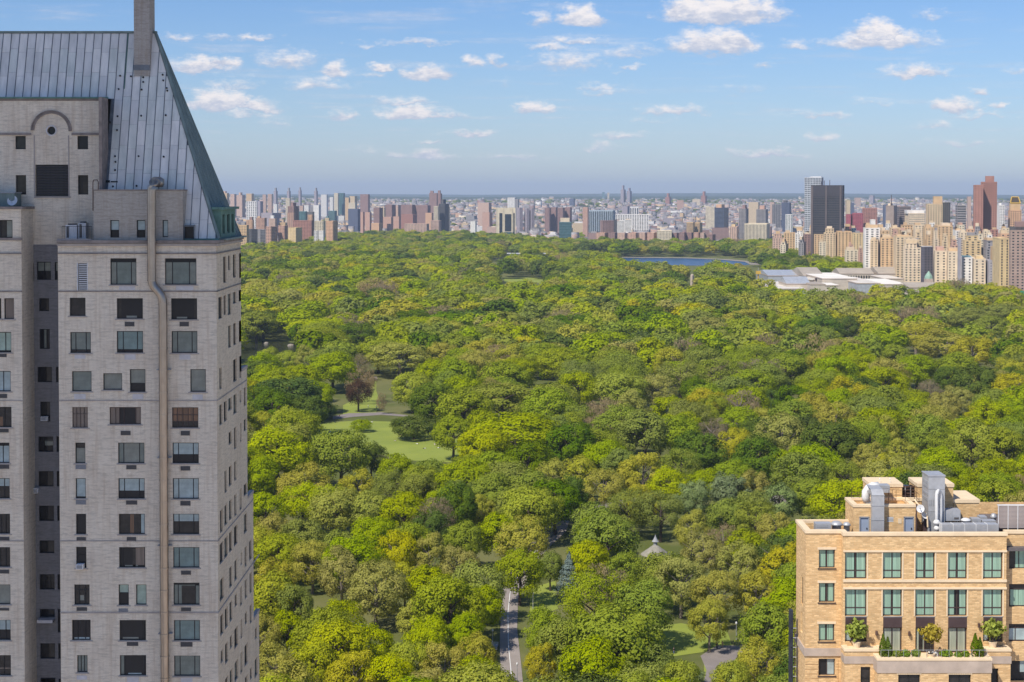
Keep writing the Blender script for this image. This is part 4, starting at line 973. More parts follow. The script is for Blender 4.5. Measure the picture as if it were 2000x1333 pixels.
# dark drainpipe / scaffold tower on the west corner
t = empty('service_tower', (W(1547,1300,140).x, 140.5, 0), 0, 'narrow dark metal service ladder tower at left edge of the tan building', 'tower')
x0, x1 = W(1542.5, 1250, 140).x, W(1549, 1250, 140).x; zt_ = Zf(1193, 140)
MB().box(x0, x1, 140, 140.6, 0, zt_).build('shaft', M['metal_mid'], t).color = (.05,.06,.08,1)
t.children[0].data.materials[0] = mk('blue_black_metal', (.035,.042,.06), rough=.6, var=.2)
MB().box(x1+.14, x1+.2, 140.1, 140.2, 0, zt_-1.5).build('rail', M['rail'], t)
for k in range(30): z = zt_-1.6-k*.86; MB().box(x1-.2, x1+.3, 140.0, 140.06, z, z+.06).build('rung', M['metal'], t)

# ---- penthouse
YPH = 139.2
px0, px1 = W(1667, 1000, YPH).x, W(1788, 1000, YPH).x; zph = Zf(986, YPH)
ph = MB(); dr = [rc_((1679.5,1697,1010.5,1040), YPH), rc_((1766,1784,1010.5,1040), YPH)]
dr = [(a, b_, zr, d_) for a, b_, c_, d_ in dr]; lvs = rc_((1733,1745,1010,1020), YPH); lv2 = rc_((1754,1761,1013,1023), YPH)
wall(ph, (0, YPH), (1, 0), (0, -1), px0, px1, zr, zph-.2, dr+[lvs], .15); wall(ph, (px0, 0), (0, 1), (-1, 0), YPH, 142.6, zr, zph-.2, []); wall(ph, (px1, 0), (0, 1), (1, 0), YPH, 142.6, zr, zph-.2, []); wall(ph, (0, 142.6), (1, 0), (0, 1), px0, px1, zr, zph-.2, [])
ph.quad((px0+.3, YPH+.35, zph-.55), (px1-.3, YPH+.35, zph-.55), (px1-.3, 142.3, zph-.55), (px0+.3, 142.3, zph-.55))
ring_ = [(px0+.35, YPH+.35), (px1-.35, YPH+.35), (px1-.35, 142.25), (px0+.35, 142.25), (px0+.35, YPH+.35)]
for p, q_ in zip(ring_, ring_[1:]): ph.quad((p[0],p[1],zph-.55),(q_[0],q_[1],zph-.55),(q_[0],q_[1],zph-.2),(p[0],p[1],zph-.2))
ph.build('penthouse', M['tan_brick'], hotel)
for (a, b_, c_, d_) in ((px0-.06,px1+.06,YPH-.07,YPH+.4),(px0-.06,px0+.4,YPH+.401,142.2),(px1-.4,px1+.06,YPH+.401,142.2),(px0-.06,px1+.06,142.201,142.66)): cop(a, b_, c_, d_, zph, 'parapet_coping', .22)
for d_ in dr:
    o = MB().box(d_[0]+.04, d_[1]-.04, YPH+.08, YPH+.13, d_[2], d_[3]-.04).build('door', M['door_blue'], hotel)
    h_ = MB().box(d_[1]-.2, d_[1]-.12, YPH+.03, YPH+.078, d_[2]+.95, d_[2]+1.1).build('handle', M['black_frame'], o)
    for (a, b_) in ((d_[0]-.05, d_[0]+.04), (d_[1]-.04, d_[1]+.05)): MB().box(a, b_, YPH-.03, YPH+.08, d_[2], d_[3]).build('door_frame', M['metal_mid'], hotel)
    MB().box(d_[0]-.05, d_[1]+.05, YPH-.03, YPH+.08, d_[3]-.04, d_[3]+.05).build('door_frame', M['metal_mid'], hotel)
MB().box(lvs[0], lvs[1], YPH+.1, YPH+.12, lvs[2], lvs[3]).build('louvre_back', M['p_dark'], hotel)
for k in range(4): z = lvs[2]+(lvs[3]-lvs[2])*(k+.3)/4; MB().box(lvs[0], lvs[1], YPH-.02, YPH+.06, z, z+.06).build('slat', M['metal_white'], hotel)
MB().box(lv2[0], lv2[1], YPH-.03, YPH-.003, lv2[2], lv2[3]).build('vent_cover', M['cast_stone'], hotel)
MB().tube([W(1790,985,YPH-.05), Vector((W(1790,985,YPH-.05).x, YPH-.05, zr))], .06, 8).build('downpipe', M['dark_panel'], hotel)
# upper bulkheads
def bulk(pxa, pxb, pyt, Y, Y2, name='bulkhead', zb=None, m=None, capn='bulkhead_coping'):
    x0, x1 = W(pxa, pyt, Y).x, W(pxb, pyt, Y).x; zt = Zf(pyt, Y); zb = zr if zb is None else zb; t = MB()
    for (o_, ud, nd, a, c_) in (((0,Y),(1,0),(0,-1),x0,x1), ((0,Y2),(1,0),(0,1),x0,x1), ((x0,0),(0,1),(-1,0),Y,Y2), ((x1,0),(0,1),(1,0),Y,Y2)): wall(t, o_, ud, nd, a, c_, zb, zt-.3, [])
    t.build(name, m or M['tan_brick'], hotel); MB().box(x0-.07, x1+.07, Y-.07, Y2+.07, zt-.3, zt).build(capn, C, hotel); return x0, x1, zt
bulk(1701, 1762, 945, 142.8, 146); bulk(1793, 1822, 945, 142.8, 146); bulk(1846, 1862, 945, 141.9, 146.5)
bulk(1862.5, 1912, 976, 142.2, 146.5); bulk(1720, 1800, 972.5, 142.7, 142.79, 'bulkhead_wall')
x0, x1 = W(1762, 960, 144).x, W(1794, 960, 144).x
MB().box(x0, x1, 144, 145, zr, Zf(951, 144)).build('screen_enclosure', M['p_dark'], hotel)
for k in range(4): MB().box(x0, x1, 143.9, 143.96, Zf(972-7*k, 144), Zf(972-7*k, 144)+.07).build('screen_rail', M['rail'], hotel)
for k in range(3): xx = x0+(x1-x0)*(k+.5)/3; MB().box(xx-.04, xx+.04, 143.85, 143.9, zr, Zf(951, 144)).build('screen_post', M['metal_mid'], hotel)

# ---- rooftop plant, each thing by itself
def plant(name, label, cat, base): return empty(name, base, 0, label, cat)
# large vertical supply duct with elbow
Yd = 138.55; x0, x1 = W(1703.5, 1000, Yd).x, W(1727, 1000, Yd).x; z0 = zr
t = plant('rooftop_duct', 'tall square silver duct rising beside the penthouse doors and bending back over its roof', 'duct', ((x0+x1)/2, Yd+.3, zr))
for k, (pa, pb) in enumerate(((1042, 1016.5), (1016, 988.5), (988, 968))):
    MB().box(x0, x1, Yd, Yd+.6, max(Zf(pa, Yd), zr), Zf(pb, Yd)-.02).build('duct_section', M['metal'], t)
    MB().box(x0-.03, x1+.03, Yd-.03, Yd+.63, Zf(pb, Yd)-.02, Zf(pb, Yd)+.02).build('flange', M['metal_mid'], t)
e = MB(); zb_ = Zf(968, Yd)+.02; zt_ = Zf(957, Yd)
e.quad((x0,Yd,zb_),(x1,Yd,zb_),(x1-.1,Yd+.25,zt_),(x0-.1,Yd+.25,zt_)); e.quad((x0-.1,Yd+.25,zt_),(x1-.1,Yd+.25,zt_),(x1-.1,Yd+1.9,zt_+.12),(x0-.1,Yd+1.9,zt_+.12)); e.quad((x1,Yd,zb_),(x1,Yd+.6,zb_),(x1-.1,Yd+1.9,zb_),(x1-.1,Yd+.25,zt_)); e.quad((x0,Yd,zb_),(x0,Yd+.6,zb_),(x0-.1,Yd+1.9,zb_),(x0-.1,Yd+.25,zt_)); e.quad((x1-.1,Yd+.25,zt_),(x1-.1,Yd+1.9,zb_),(x1-.1,Yd+1.9,zt_+.12),(x1-.1,Yd+.25,zt_))
e.build('elbow', M['metal'], t)
Ye = 140.6
t = plant('exhaust_fan', 'round white curved exhaust fan housing at left end of the penthouse roof', 'fan', (W(1697,965,Ye).x, Ye, zph-.5))
cpt = W(1702, 962, Ye); r_ = 14*Ye/F
pts = [W(1693,982,Ye), W(1691,972,Ye), W(1692,962,Ye), W(1697,955,Ye), W(1705,951,Ye), W(1716,950,Ye)]
MB().tube(pts, [.3,.36,.4,.42,.42,.4], 16).build('scroll_housing', M['metal_white'], t, smooth=True)
MB().box(W(1690,985,Ye).x, W(1703,985,Ye).x, Ye-.3, Ye+.3, zph-.54, Zf(981,Ye)).build('base_frame', M['metal_mid'], t)
Yg = 141.2
t = plant('air_handler', 'pale grey boxy air handler behind the curved fan on the penthouse roof', 'air handler', (W(1727,955,Yg).x, Yg, zph-.5))
x0, x1, z0, z1 = rc_((1713,1738,948.5,963), Yg); MB().box(x0, x1, Yg, Yg+1, z0, z1).build('housing', M['metal'], t)
MB().box(x0+.05, x1-.05, Yg-.03, Yg-.002, (z0+z1)/2+.05, z1-.05).build('louvre_panel', M['metal_mid'], t)
for xx in (x0+.05, x1-.12): MB().box(xx, xx+.07, Yg+.1, Yg+.17, zph-.54, z0-.002).build('leg', M['rail'], t)
MB().tube([W(1723,963,Yg+.3), Vector((W(1723,963,Yg).x, Yg+.3, zph-.54))], .1, 8).build('drain_pipe', M['metal'], t)
# two finials (small lightning rods) on the bulkhead
for a, lb in ((1718.5,'left of two tiny white rods standing on the tan bulkhead'),(1738.5,'right of two tiny white rods standing on the tan bulkhead')):
    p = W(a, 945, 143.4); t = plant('lightning_rod', lb, 'rod', (p.x, 143.4, p.z))
    MB().tube([p, p+Vector((0,0,.42))], .02, 5).build('rod', M['metal_white'], t); MB().lathe((p.x,143.4,p.z+.36), [(.02,0),(.08,.05),(.02,.16)], 8).build('tip', M['metal_white'], t)
# railing on penthouse roof
def railing(pts, label, hgt=.95, n=2):
    a = Vector(pts[0]); t = plant('roof_railing', label, 'railing', tuple(a))
    for p, q_ in zip(pts, pts[1:]):
        p, q_ = Vector(p), Vector(q_); m_ = max(2, int((q_-p).length/1.0))
        for k in range(m_+1): c_ = p.lerp(q_, k/m_); MB().tube([c_, c_+Vector((0,0,hgt))], .022, 5).build('post', M['rail'], t)
        for j in range(n): z = Vector((0,0,hgt*(j+1)/n)); MB().tube([p+z, q_+z], .02, 5).build('rail', M['rail'], t)
    return t
railing([W(1663,974,142.3), W(1693,974,142.3)], 'thin rusty railing left of the curved fan on the penthouse roof', .55)
railing([W(1736,978,140.6), W(1750,978,140.6), W(1786,979,140.6), W(1795,987,139.6)], 'rusty railing round the right part of the penthouse roof', .95)
railing([W(1762,974,143.2), W(1796,974,143.2)], 'dark railing before the open plant enclosure between the bulkheads', 1.0)
# tall cooling stack with white hooked pipe
Yt = 139.4; Yt2 = 141.6
x0, x1 = W(1813.5, 960, Yt).x, W(1845.5, 960, Yt).x; zt_ = Zf(931, Yt)
t = plant('plant_tower', 'tall grey sheet metal plant tower highest on the tan building roof', 'plant tower', ((x0+x1)/2, 140.5, zr))
for (a, b_, m_, n_) in ((1046, 1000, 'metal_mid', 'lower_housing'), (999.5, 956.5, 'metal', 'middle_housing'), (956, 931, 'metal', 'upper_housing')):
    MB().box(x0, x1, Yt, Yt2, max(zr, Zf(a, Yt)), Zf(b_, Yt)).build(n_, M[m_], t)
MB().box(x0-.05, x1+.05, Yt-.05, Yt2+.05, zt_, zt_+.1).build('roof', M['metal'], t)
for pa, pb in ((942,948),(950,954.5),(964,969),(975,981)):
    z0, z1 = Zf(pb, Yt), Zf(pa, Yt); MB().box(x0-.03, x0-.003, Yt+.2, Yt2-.2, z0, z1).build('louvre_panel', M['metal_mid'], t)
for k in range(9): xx = x0+.1+(x1-x0-.2)*k/8; MB().box(xx-.012, xx+.012, Yt-.05, Yt-.02, Zf(988,Yt), Zf(976,Yt)).build('grille_bar', M['metal_mid'], t)
Yq = 138.9
t = plant('vent_pipe', 'white hooked vent pipe standing before the tall grey plant tower', 'pipe', (W(1829.5,1040,Yq).x, Yq, zr))
pts = [Vector((W(1829.5,1000,Yq).x, Yq, zr)), W(1829.5,1000,Yq), W(1829.5,966,Yq), W(1830.5,961,Yq), W(1833,958.5,Yq+.15), W(1836,961,Yq+.3), W(1837.5,968,Yq+.35), W(1837.5,1000,Yq+.35), Vector((W(1837.5,1000,Yq+.35).x, Yq+.35, zr))]
MB().tube(pts, .15, 12).build('pipe', M['metal_white'], t, smooth=True)
MB().lathe((W(1829.5,1023,Yq).x, Yq, Zf(1023,Yq)), [(.15,-.1),(.3,0),(.34,.12),(.2,.3),(.15,.35)], 14).build('valve_housing', M['metal_white'], t, smooth=True)
MB().lathe((W(1829.5,1034,Yq).x, Yq, Zf(1034,Yq)), [(.15,-.1),(.26,0),(.26,.12),(.15,.3)], 14).build('valve_housing', M['metal_white'], t, smooth=True)
dish(W(1798, 994, 138.9), .34, (-.35,-1,.25), 'small pale round dish at the right corner of the penthouse', .5)
dish(W(1804, 1007, 139.1), .36, (.5,-.6,.5), 'dark turned dish just below the pale one at the penthouse corner', .5)
Yu = 139.6
x0, x1, z0, z1 = rc_((1846,1876,997,1018), Yu)
t = plant('air_conditioner', 'grey cabinet air conditioner on a stand right of the tall plant tower', 'air conditioner', ((x0+x1)/2, Yu+.6, zr))
MB().box(x0, x1, Yu, Yu+1.1, z0, z1).build('cabinet', M['metal'], t); MB().box(x0+.6, x0+.63, Yu-.012, Yu-.002, z0+.05, z1-.05).build('panel_joint', M['metal_mid'], t); MB().box(x1-.55, x1-.15, Yu-.02, Yu-.002, z0+.15, z0+.32).build('intake', M['grille'], t)
for xx in (x0+.08, x1-.16):
    for yy in (Yu+.1, Yu+.9): MB().box(xx, xx+.08, yy, yy+.08, zr, z0).build('leg', M['rail'], t)
x0, x1, z0, z1 = rc_((1838,1846,1001,1016), Yu); 
t = plant('pipe_box', 'small pink tan box between plant tower and grey cabinet', 'box', ((x0+x1)/2, Yu+.4, zr)); MB().box(x0, x1-.02, Yu+.1, Yu+.8, zr, z1).build('box', M['cast_stone'], t); MB().box(x0-.02, x1, Yu+.08, Yu+.82, z1, z1+.05).build('lid', M['metal_white'], t)
Yl = 137.6
x0, x1, z0, z1 = rc_((1840,1951,1025,1046), Yl)
t = plant('long_duct', 'long low silver duct lying behind the front parapet', 'duct', ((x0+x1)/2, Yl+.4, zr))
n_ = 5
for k in range(n_): a = x0+(x1-x0)*k/n_; MB().box(a+.01, a+(x1-x0)/n_-.01, Yl, Yl+.9, zr+.15, z1).build('duct_section', M['metal'], t); MB().box(a-.02, a+.02, Yl-.03, Yl+.93, zr+.12, z1+.03).build('flange', M['metal_white'], t)
for i, (a, b_, c_, d_, Yy, lb, dome) in enumerate([(1879,1899,1014,1025,139.2,'rounded white vent hood behind the long silver duct',1),(1899,1916,1014,1026,139.4,'small grey square unit next to the rounded vent hood',0),(1914,1928,1010,1022,140.2,'tilted dark topped unit behind the long silver duct',0),(1920,1946,1018,1027,139.0,'low blue grey duct end near the slatted screen',0),(1937,1950,1005,1024,140.5,'round grey fan hood left of the slatted screen',1),
        (1593,1624,1023,1036,138.6,'boxy grey condenser on the left corner roof of the tan building',0),(1624,1648,1020,1036,138.9,'domed grey ventilator in the middle of the left corner roof',1),(1648,1664,1022,1036,138.8,'rounded grey ventilator against the penthouse side',1)]):
    x0, x1, z0, z1 = rc_((a, b_, c_, d_), Yy); t = plant('roof_ventilator' if dome else 'condenser', lb, 'ventilator' if dome else 'air unit', ((x0+x1)/2, Yy+.4, zr)); mt = M['metal_white' if i == 0 else 'metal']
    if dome:
        r_ = (x1-x0)/2; MB().lathe(((x0+x1)/2, Yy+.45, zr), [(r_*.75,0),(r_*.75,(z0+z1)/2-zr),(r_,(z0+z1)/2-zr+.02),(r_*.95,(z0*.3+z1*.7)-zr),(r_*.55,z1-zr-.03),(.05,z1-zr)], 18).build('hood', mt, t, smooth=True)
        MB().box((x0+x1)/2-r_*.8, (x0+x1)/2+r_*.8, Yy-.1, Yy+1.0, zr, zr+.2).build('curb', M['metal_mid'], t)
    else:
        MB().box(x0, x1, Yy, Yy+.9, zr+.2, z1).build('cabinet', mt, t); MB().box(x0+.08, x1-.3, Yy-.02, Yy-.002, z1-.35, z1-.12).build('louvre_panel', M['metal_mid'], t)
        for xx in (x0+.05, x1-.15): MB().box(xx, xx+.1, Yy+.1, Yy+.8, zr, zr+.198).build('foot', M['rail'], t)
# slatted screen
Ys = 138.0
x0, x1, z0, z1 = rc_((1950,2045,989,1036), Ys); z0 = ZP-.02
t = plant('louvre_screen', 'tall slatted pinkish grey roof screen at the right edge', 'screen', ((x0+x1)/2, Ys+.5, zr))
MB().box(x0+.1, x1, Ys+.25, Ys+.3, zr, z1-.05).build('backing', M['dark_panel'], t)
sl = MB().box(0, x1-x0, 0, .14, 0, .09).mesh('slat', mk('pink_grey_metal', (.42,.36,.34), rough=.6, var=.08))
for k in range(17): inst('slat', sl, t, (x0-(x0+x1)/2, -.5, zr-zr+ (z0-zr)+(z1-z0)*k/17))
for k in range(6): xx = x0+(x1-x0)*k/5.0; MB().box(xx-.03, xx+.03, Ys-.03, Ys-.003, zr, z1+.04).build('post', M['metal_white'], t)
MB().box(x0-.05, x1, Ys-.04, Ys+.3, z1+.041, z1+.1).build('top_rail', M['metal_white'], t)
# gooseneck, ladder clutter right of penthouse corner
MB().tube([W(1786,976,139.6), W(1792,984,139.3), W(1799,990,139.1), W(1806,998,139), W(1811,1008,139), W(1812,1030,139)], .07, 7).build('conduit', M['cast_stone'], hotel)
MB().box(W(1804,1000,139.8).x, W(1815,1000,139.8).x, 139.8, 140.2, zr, Zf(1012,139.8)).build('service_recess', M['dark_panel'], hotel)

# ---- terrace plants
def leaf_cloud(center, rx, ry, rz_, n, size, mat, name, parent, seed, up=0.0, cone=False, spiky=False):
    r = np.random.default_rng(seed); d = r.normal(size=(n, 3)); d /= np.linalg.norm(d, axis=1, keepdims=True)
    rad = r.uniform(.45, 1.0, (n, 1))**.6; p = d*rad*np.array([rx, ry, rz_])
    if cone:
        hh = r.uniform(0, 1, n)**.8; a = r.uniform(0, 6.283, n); rr_ = np.minimum(1, (1-hh)*1.9+.04)*np.where(hh < .12, .8+hh*1.6, 1)*r.uniform(.75, 1, n)
        p = np.stack([np.cos(a)*rr_*rx, np.sin(a)*rr_*ry, (hh-.5)*2*rz_], 1); d = np.stack([np.cos(a), np.sin(a), .5+0*a], 1)
    if spiky:
        a = np.arctan2(p[:, 1], p[:, 0]); k = .62+.38*np.sin(a*7+p[:, 2]*5/rz_+seed); p[:, :2] *= k[:, None]*1.25; p[:, 2] *= .85+.3*np.sin(a*3+seed)
    nn = d+r.normal(size=(n, 3))*.55; nn /= np.linalg.norm(nn, axis=1, keepdims=True)
    t_ = np.cross(nn, r.normal(size=(n, 3))); t_ /= np.linalg.norm(t_, axis=1, keepdims=True); b_ = np.cross(nn, t_)
    s = size*r.uniform(.6, 1.3, (n, 1))
    v = np.stack([p-t_*s*.5, p+b_*s*.35, p+t_*s*.5, p-b_*s*.35], 1).reshape(-1, 3)+np.array(center)
    me = bpy.data.meshes.new(name); me.from_pydata(v.tolist(), [], [tuple(range(4*i, 4*i+4)) for i in range(n)]); me.materials.append(mat)
    o = bpy.data.objects.new(name, me); col.objects.link(o); o.parent = parent; return o
PL = {'y': leaf_mat('yellow_maple_leaves', (.50,.42,.02), .01, .05), 'g': leaf_mat('fresh_maple_leaves', (.36,.42,.03), .01, .05), 'c': leaf_mat('cypress_foliage', (.11,.16,.022), .01, .08, .1), 's': leaf_mat('box_shrub_leaves', (.24,.33,.05), .02, .1)}
for (px, pyt, pyb, pyg, w, Y, k, lb) in ((1673,1210,1252,1268,42,135.3,'g','small green maple in the left corner terrace of the tan building'),(1818,1218,1256,1285,48,133.9,'y','small yellow maple in the middle of the planted terrace'),(1939,1207,1248,1268,44,135.3,'g','small green maple in the right corner terrace of the tan building')):
    gtop = zf1+.02 if k == 'g' else zf; p = W(px, (pyt+pyb)/2, Y); hh = (pyb-pyt)*Y/F/2
    t = empty('maple_tree', (p.x, Y, gtop), 0, lb, 'tree', 'small maples on the building terraces' if 0 else None)
    leaf_cloud((0,0,p.z-gtop), w*Y/F/2, .8, hh, 430, .34, PL[k], 'crown', t, px, spiky=True)
    tr = MB(); tr.tube([(0,0,.3),(.02,0,(p.z-gtop)*.6),(0,0,p.z-gtop)], [.07,.05,.02], 7)
    for a in range(5): tr.tube([(0,0,(p.z-gtop)*.62),(math.cos(a*1.25)*.6,math.sin(a*1.25)*.4,(p.z-gtop)+.15*math.sin(a))], [.035,.01], 5)
    tr.build('trunk', M['bark'], t, local=True); MB().lathe((0,0,0), [(.25,0),(.36,.5),(.38,.5),(.38,.55),(.3,.55),(.3,.5)], 14).build('pot', M['cast_stone'], t, local=True)
    if k == 'y': MB().box(-.2, .2, -.2, .2, .5, .55).build('soil', M['bark'], t, local=True)
for (px, pyt, w, lb) in ((1725,1241,13,'left of two dark cone cypresses at left end of the terrace'),(1734,1247,14,'right of two dark cone cypresses at left end of the terrace'),(1905,1240,15,'taller left of two dark cone cypresses at right end of the terrace'),(1914,1248,13,'shorter right of two dark cone cypresses at right end of the terrace')):
    Y = 134.1; p = W(px, pyt, Y); hh = (p.z-zf)/2
    t = empty('cypress', (p.x, Y, zf), 0, lb, 'shrub'); leaf_cloud((0,0,hh+.1), w*Y/F/2*1.15, .5, hh, 900, .16, PL['c'], 'foliage', t, px, cone=True)
    MB().tube([(0,0,0),(0,0,.5)], .05, 6).build('trunk', M['bark'], t, local=True)
for (px, py, w, h, lb) in ((1751,1278,18,15,'pale green round shrub right of the left cypresses'),(1769,1277,19,16,'round green shrub before the second terrace door'),(1789,1276,18,14,'loose green shrub under the yellow maple left side'),(1848,1277,25,15,'wide dense green shrub right of the yellow maple'),(1872,1280,15,12,'small low green shrub between wide shrub and right cypresses'),(1886,1278,14,13,'pale leafy shrub touching the right cypresses')):
    Y = 133.95; p = W(px, py, Y); t = empty('shrub', (p.x, Y, zf), 0, lb, 'shrub')
    z_ = p.z-zf; leaf_cloud((0,0,z_), w*Y/F/2*1.1, .45, h*Y/F/2*1.1, 420, .15, PL['s'], 'foliage', t, px)
    MB().box(-.3,.3,-.22,.22,0,max(.2,z_-.25)).build('planter', M['limestone'], t, local=True)
# bench with slats on the terrace
x0, x1, z0, z1 = rc_((1814,1832,1281,1286), 134.2); t = plant('bench', 'small pale slatted bench among the terrace shrubs', 'bench', ((x0+x1)/2, 134.3, zf))
for k in range(4): MB().box(x0, x1, 134.05+k*.12, 134.14+k*.12, zf+.5, zf+.56).build('slat', M['metal_white'], t)
for xx in (x0+.05, x1-.12): MB().box(xx, xx+.07, 134.08, 134.5, zf, zf+.498).build('leg', M['metal_white'], t)

# ------------------------------------------------------------------ far city, building by building
C_ = dict(tan=(.66,.46,.26), beige=(.68,.53,.34), pink=(.60,.42,.33), salmon=(.58,.36,.27), brown=(.33,.21,.19), red=(.42,.21,.165), dred=(.24,.085,.075), maroon=(.40,.10,.12), grey=(.32,.30,.30), dgrey=(.12,.115,.12),
          white=(.80,.77,.72), pale=(.76,.62,.44), yellow=(.70,.53,.29), orange=(.68,.42,.26), black=(.06,.055,.06), lilac=(.40,.35,.38), blue=(.12,.14,.21), teal=(.16,.28,.30), cream=(.74,.64,.47))
rnd = random.Random(11)
CACHEB = {}
def solve(px0, px1, Y, rot, side):
    """plan size and centre of a rotated block whose outline spans px0..px1 at distance Y"""
    al = math.atan(((px0+px1)/2-1000)/F); rel = rot-al    # clockwise turn relative to the line of sight
    wd = (px1-px0)*Y/F*math.cos(al)
    b = min(60, max(9, wd*side/max(.08, abs(math.sin(rel))))); a = max(4, (wd-b*abs(math.sin(rel)))/math.cos(rel))
    cx = ((px0+px1)/2-1000)/F*(Y+b/2); cyy = Y+b/2
    for _ in range(3):
        cs = [(cx+sx*a/2*math.cos(rot)+sy*b/2*math.sin(rot), cyy-sx*a/2*math.sin(rot)+sy*b/2*math.cos(rot)) for sx in (-1, 1) for sy in (-1, 1)]
        ps = [1000+F*x/y for x, y in cs]; w = max(ps)-min(ps)
        cx += ((px0+px1)/2-(max(ps)+min(ps))/2)/F*cyy; a *= 1+(px1-px0-w)/w*1.0
        a = max(a, 3)
    return cx, cyy, a, b
def lattice(a, b, z0, z1, fl, bay, wf=.5, hf=.55, depth=.35):
    """facade as one connected wall with recessed openings on south, west and east"""
    m = MB()
    def holes(L):
        n = max(1, round(L/bay)); nf = max(1, round((z1-z0)/fl)); u = L/n; h = (z1-z0)/nf
        return [(u*(i+.5-wf/2), u*(i+.5+wf/2), z0+h*(j+.5-hf/2), z0+h*(j+.5+hf/2)) for i in range(n) for j in range(nf)]
    A = [(x-a/2, y-a/2, c, d) for x, y, c, d in holes(a)]; B = [(x-b/2, y-b/2, c, d) for x, y, c, d in holes(b)]
    wall(m, (0,-b/2), (1,0), (0,-1), -a/2, a/2, z0, z1, A, depth)
    wall(m, (a/2,0), (0,1), (1,0), -b/2, b/2, z0, z1, B, depth); wall(m, (-a/2,0), (0,1), (-1,0), -b/2, b/2, z0, z1, B, depth)
    wall(m, (0,b/2), (1,0), (0,1), -a/2, a/2, z0, z1, []); m.quad((-a/2,-b/2,z1),(a/2,-b/2,z1),(a/2,b/2,z1),(-a/2,b/2,z1))
    return m
def building(px0, px1, pyt, Y, c, label, rot=6, side=.22, geo=None, roofs=(), cat='building', name='city_building', group=None, glass='far_glass', base=None, tank=False, step=0):
    cx, cyy, a, b = solve(px0, px1, Y, R(rot), side)
    zb = float(gz(cx, cyy)); zt = W((px0+px1)/2, pyt, Y).z-zb
    t = empty(name, (cx, cyy, zb), -R(rot), label, cat, group); col_ = (*C_[c], 1) if isinstance(c, str) else (*c, 1)
    H0 = zt
    if step:
        zt = H0*(1-step); ox = a*rnd.uniform(-.08, .08)
        m_ = lattice(a*.70, b*.7, zt, H0, geo[0], geo[1], *(geo[2:] or (.5, .55))); m_.v = [(x+ox, y, z) for x, y, z in m_.v]
        o = m_.build('upper_storeys', M['objcol'], t, local=True); o.color = col_
        MB().box(ox-a*.35+.3, ox+a*.35-.3, -b*.35+.3, b*.35-.3, zt, H0-.3).build('glazing', M[glass], t, local=True)
        o = MB().box(ox-a*.36, ox+a*.36, -b*.36, b*.36, H0+.001, H0+.9).build('cornice', M['objcol'], t, local=True); o.color = tuple(x*.8 for x in col_[:3])+(1,)
    if geo:
        o = lattice(a, b, 0, zt, geo[0], geo[1], *(geo[2:] or (.5, .55))).build('wall', M['objcol'], t, local=True); o.color = col_
        MB().box(-a/2+.3, a/2-.3, -b/2+.3, b/2-.3, 0, zt-.3).build('glazing', M[glass], t, local=True)
    else:
        k = 'fw'; m = MB().box(-a/2, a/2, -b/2, b/2, 0, zt).build('wall', M['facade'], t, local=True); m.color = col_
    pr = MB(); e = .4
    for q in ((-a/2-.1, a/2+.1, -b/2-.1, -b/2+e), (-a/2-.1, a/2+.1, b/2-e, b/2+.1), (-a/2-.1, -a/2+e, -b/2+e, b/2-e), (a/2-e, a/2+.1, -b/2+e, b/2-e)): pr.box(*q, zt+.001, zt+1.1)
    o = pr.build('parapet', M['objcol'], t, local=True); o.color = col_
    for (fx0, fx1, dz, cc, *nm) in roofs:
        o = MB().box(-a/2+a*fx0, -a/2+a*fx1, -b*.3, b*.35, (H0 if step else zt)+.01+(.9 if step else 0), (H0 if step else zt)+dz+(.9 if step else 0)).build(nm[0] if nm else 'roof_bulkhead', M['objcol'], t, local=True); o.color = (*C_[cc], 1)
    if tank:
        x = a*rnd.uniform(-.3, .3); MB().lathe((x, 0, zt+2.5), [(1.7,0),(1.7,3.2),(.1,4.4)], 10).build('water_tank', M['bark'], t, local=True)
        l = MB()
        for sx in (-1, 1):
            for sy in (-1, 1): l.box(x+sx*1.2-.12, x+sx*1.2+.12, sy*1.2-.12, sy*1.2+.12, zt, zt+2.5)
        l.build('tank_stand', M['bark'], t, local=True)
    t['_a'] = a; t['_b'] = b; t['_h'] = zt
    return t
B_ = building
# --- park west side, left of the picture beside the tower
B_(466,486,441,3050,'tan','tan apartment slab nearest the grey tower corner, at the wood edge',rot=18,side=.1,geo=(3,3.5),roofs=((.2,.7,6,'grey'),))
B_(486,503,449,3080,'dgrey','dark grey slab with pale left edge beside the nearest tan slab',rot=-20,side=.3,geo=(3,3.2,.6,.6))
B_(501,519,450,3150,'grey','grey slab with a white edge behind the wood, third from the grey tower',rot=-20,side=.4,geo=(3,3.2,.55,.6))
B_(481,496,431,3700,'orange','orange pink block with rounded roof box above the grey slabs',geo=(3,3.5),roofs=((.5,.9,8,'brown'),))
B_(500,521,427,3750,'salmon','long salmon block above the third grey slab',geo=(3,3.5,.5,.5),roofs=((.1,.4,5,'tan'),))
B_(519,542,444,3300,'salmon','salmon tower with dark striped balcony side, left one of the balcony pair',rot=24,side=.55,geo=(3,4,.7,.45))
B_(543,562,442,3330,'salmon','salmon tower with dark balcony side, right one of the balcony pair',rot=20,side=.35,geo=(3,4,.5,.5))
B_(525,541,428,3800,'pink','pink block with white roof box behind the balcony towers',roofs=((.2,.7,8,'white'),))
B_(544,561,436,3820,'tan','tan block with a flat pale roof behind the right balcony tower')
B_(562.5,590,446,3250,'yellow','yellow tan tower with dark grey right side in front of the big red brick block',rot=24,side=.45,geo=(3,4,.22,.4))
B_(572,613,432,3500,'red','large brown red brick apartment block with many windows, widest at left',rot=10,side=.12,geo=(3,3.6,.5,.5))
B_(561,577,417,3600,'salmon','salmon brick tower body under the dark stepped top',geo=(3,3.6))
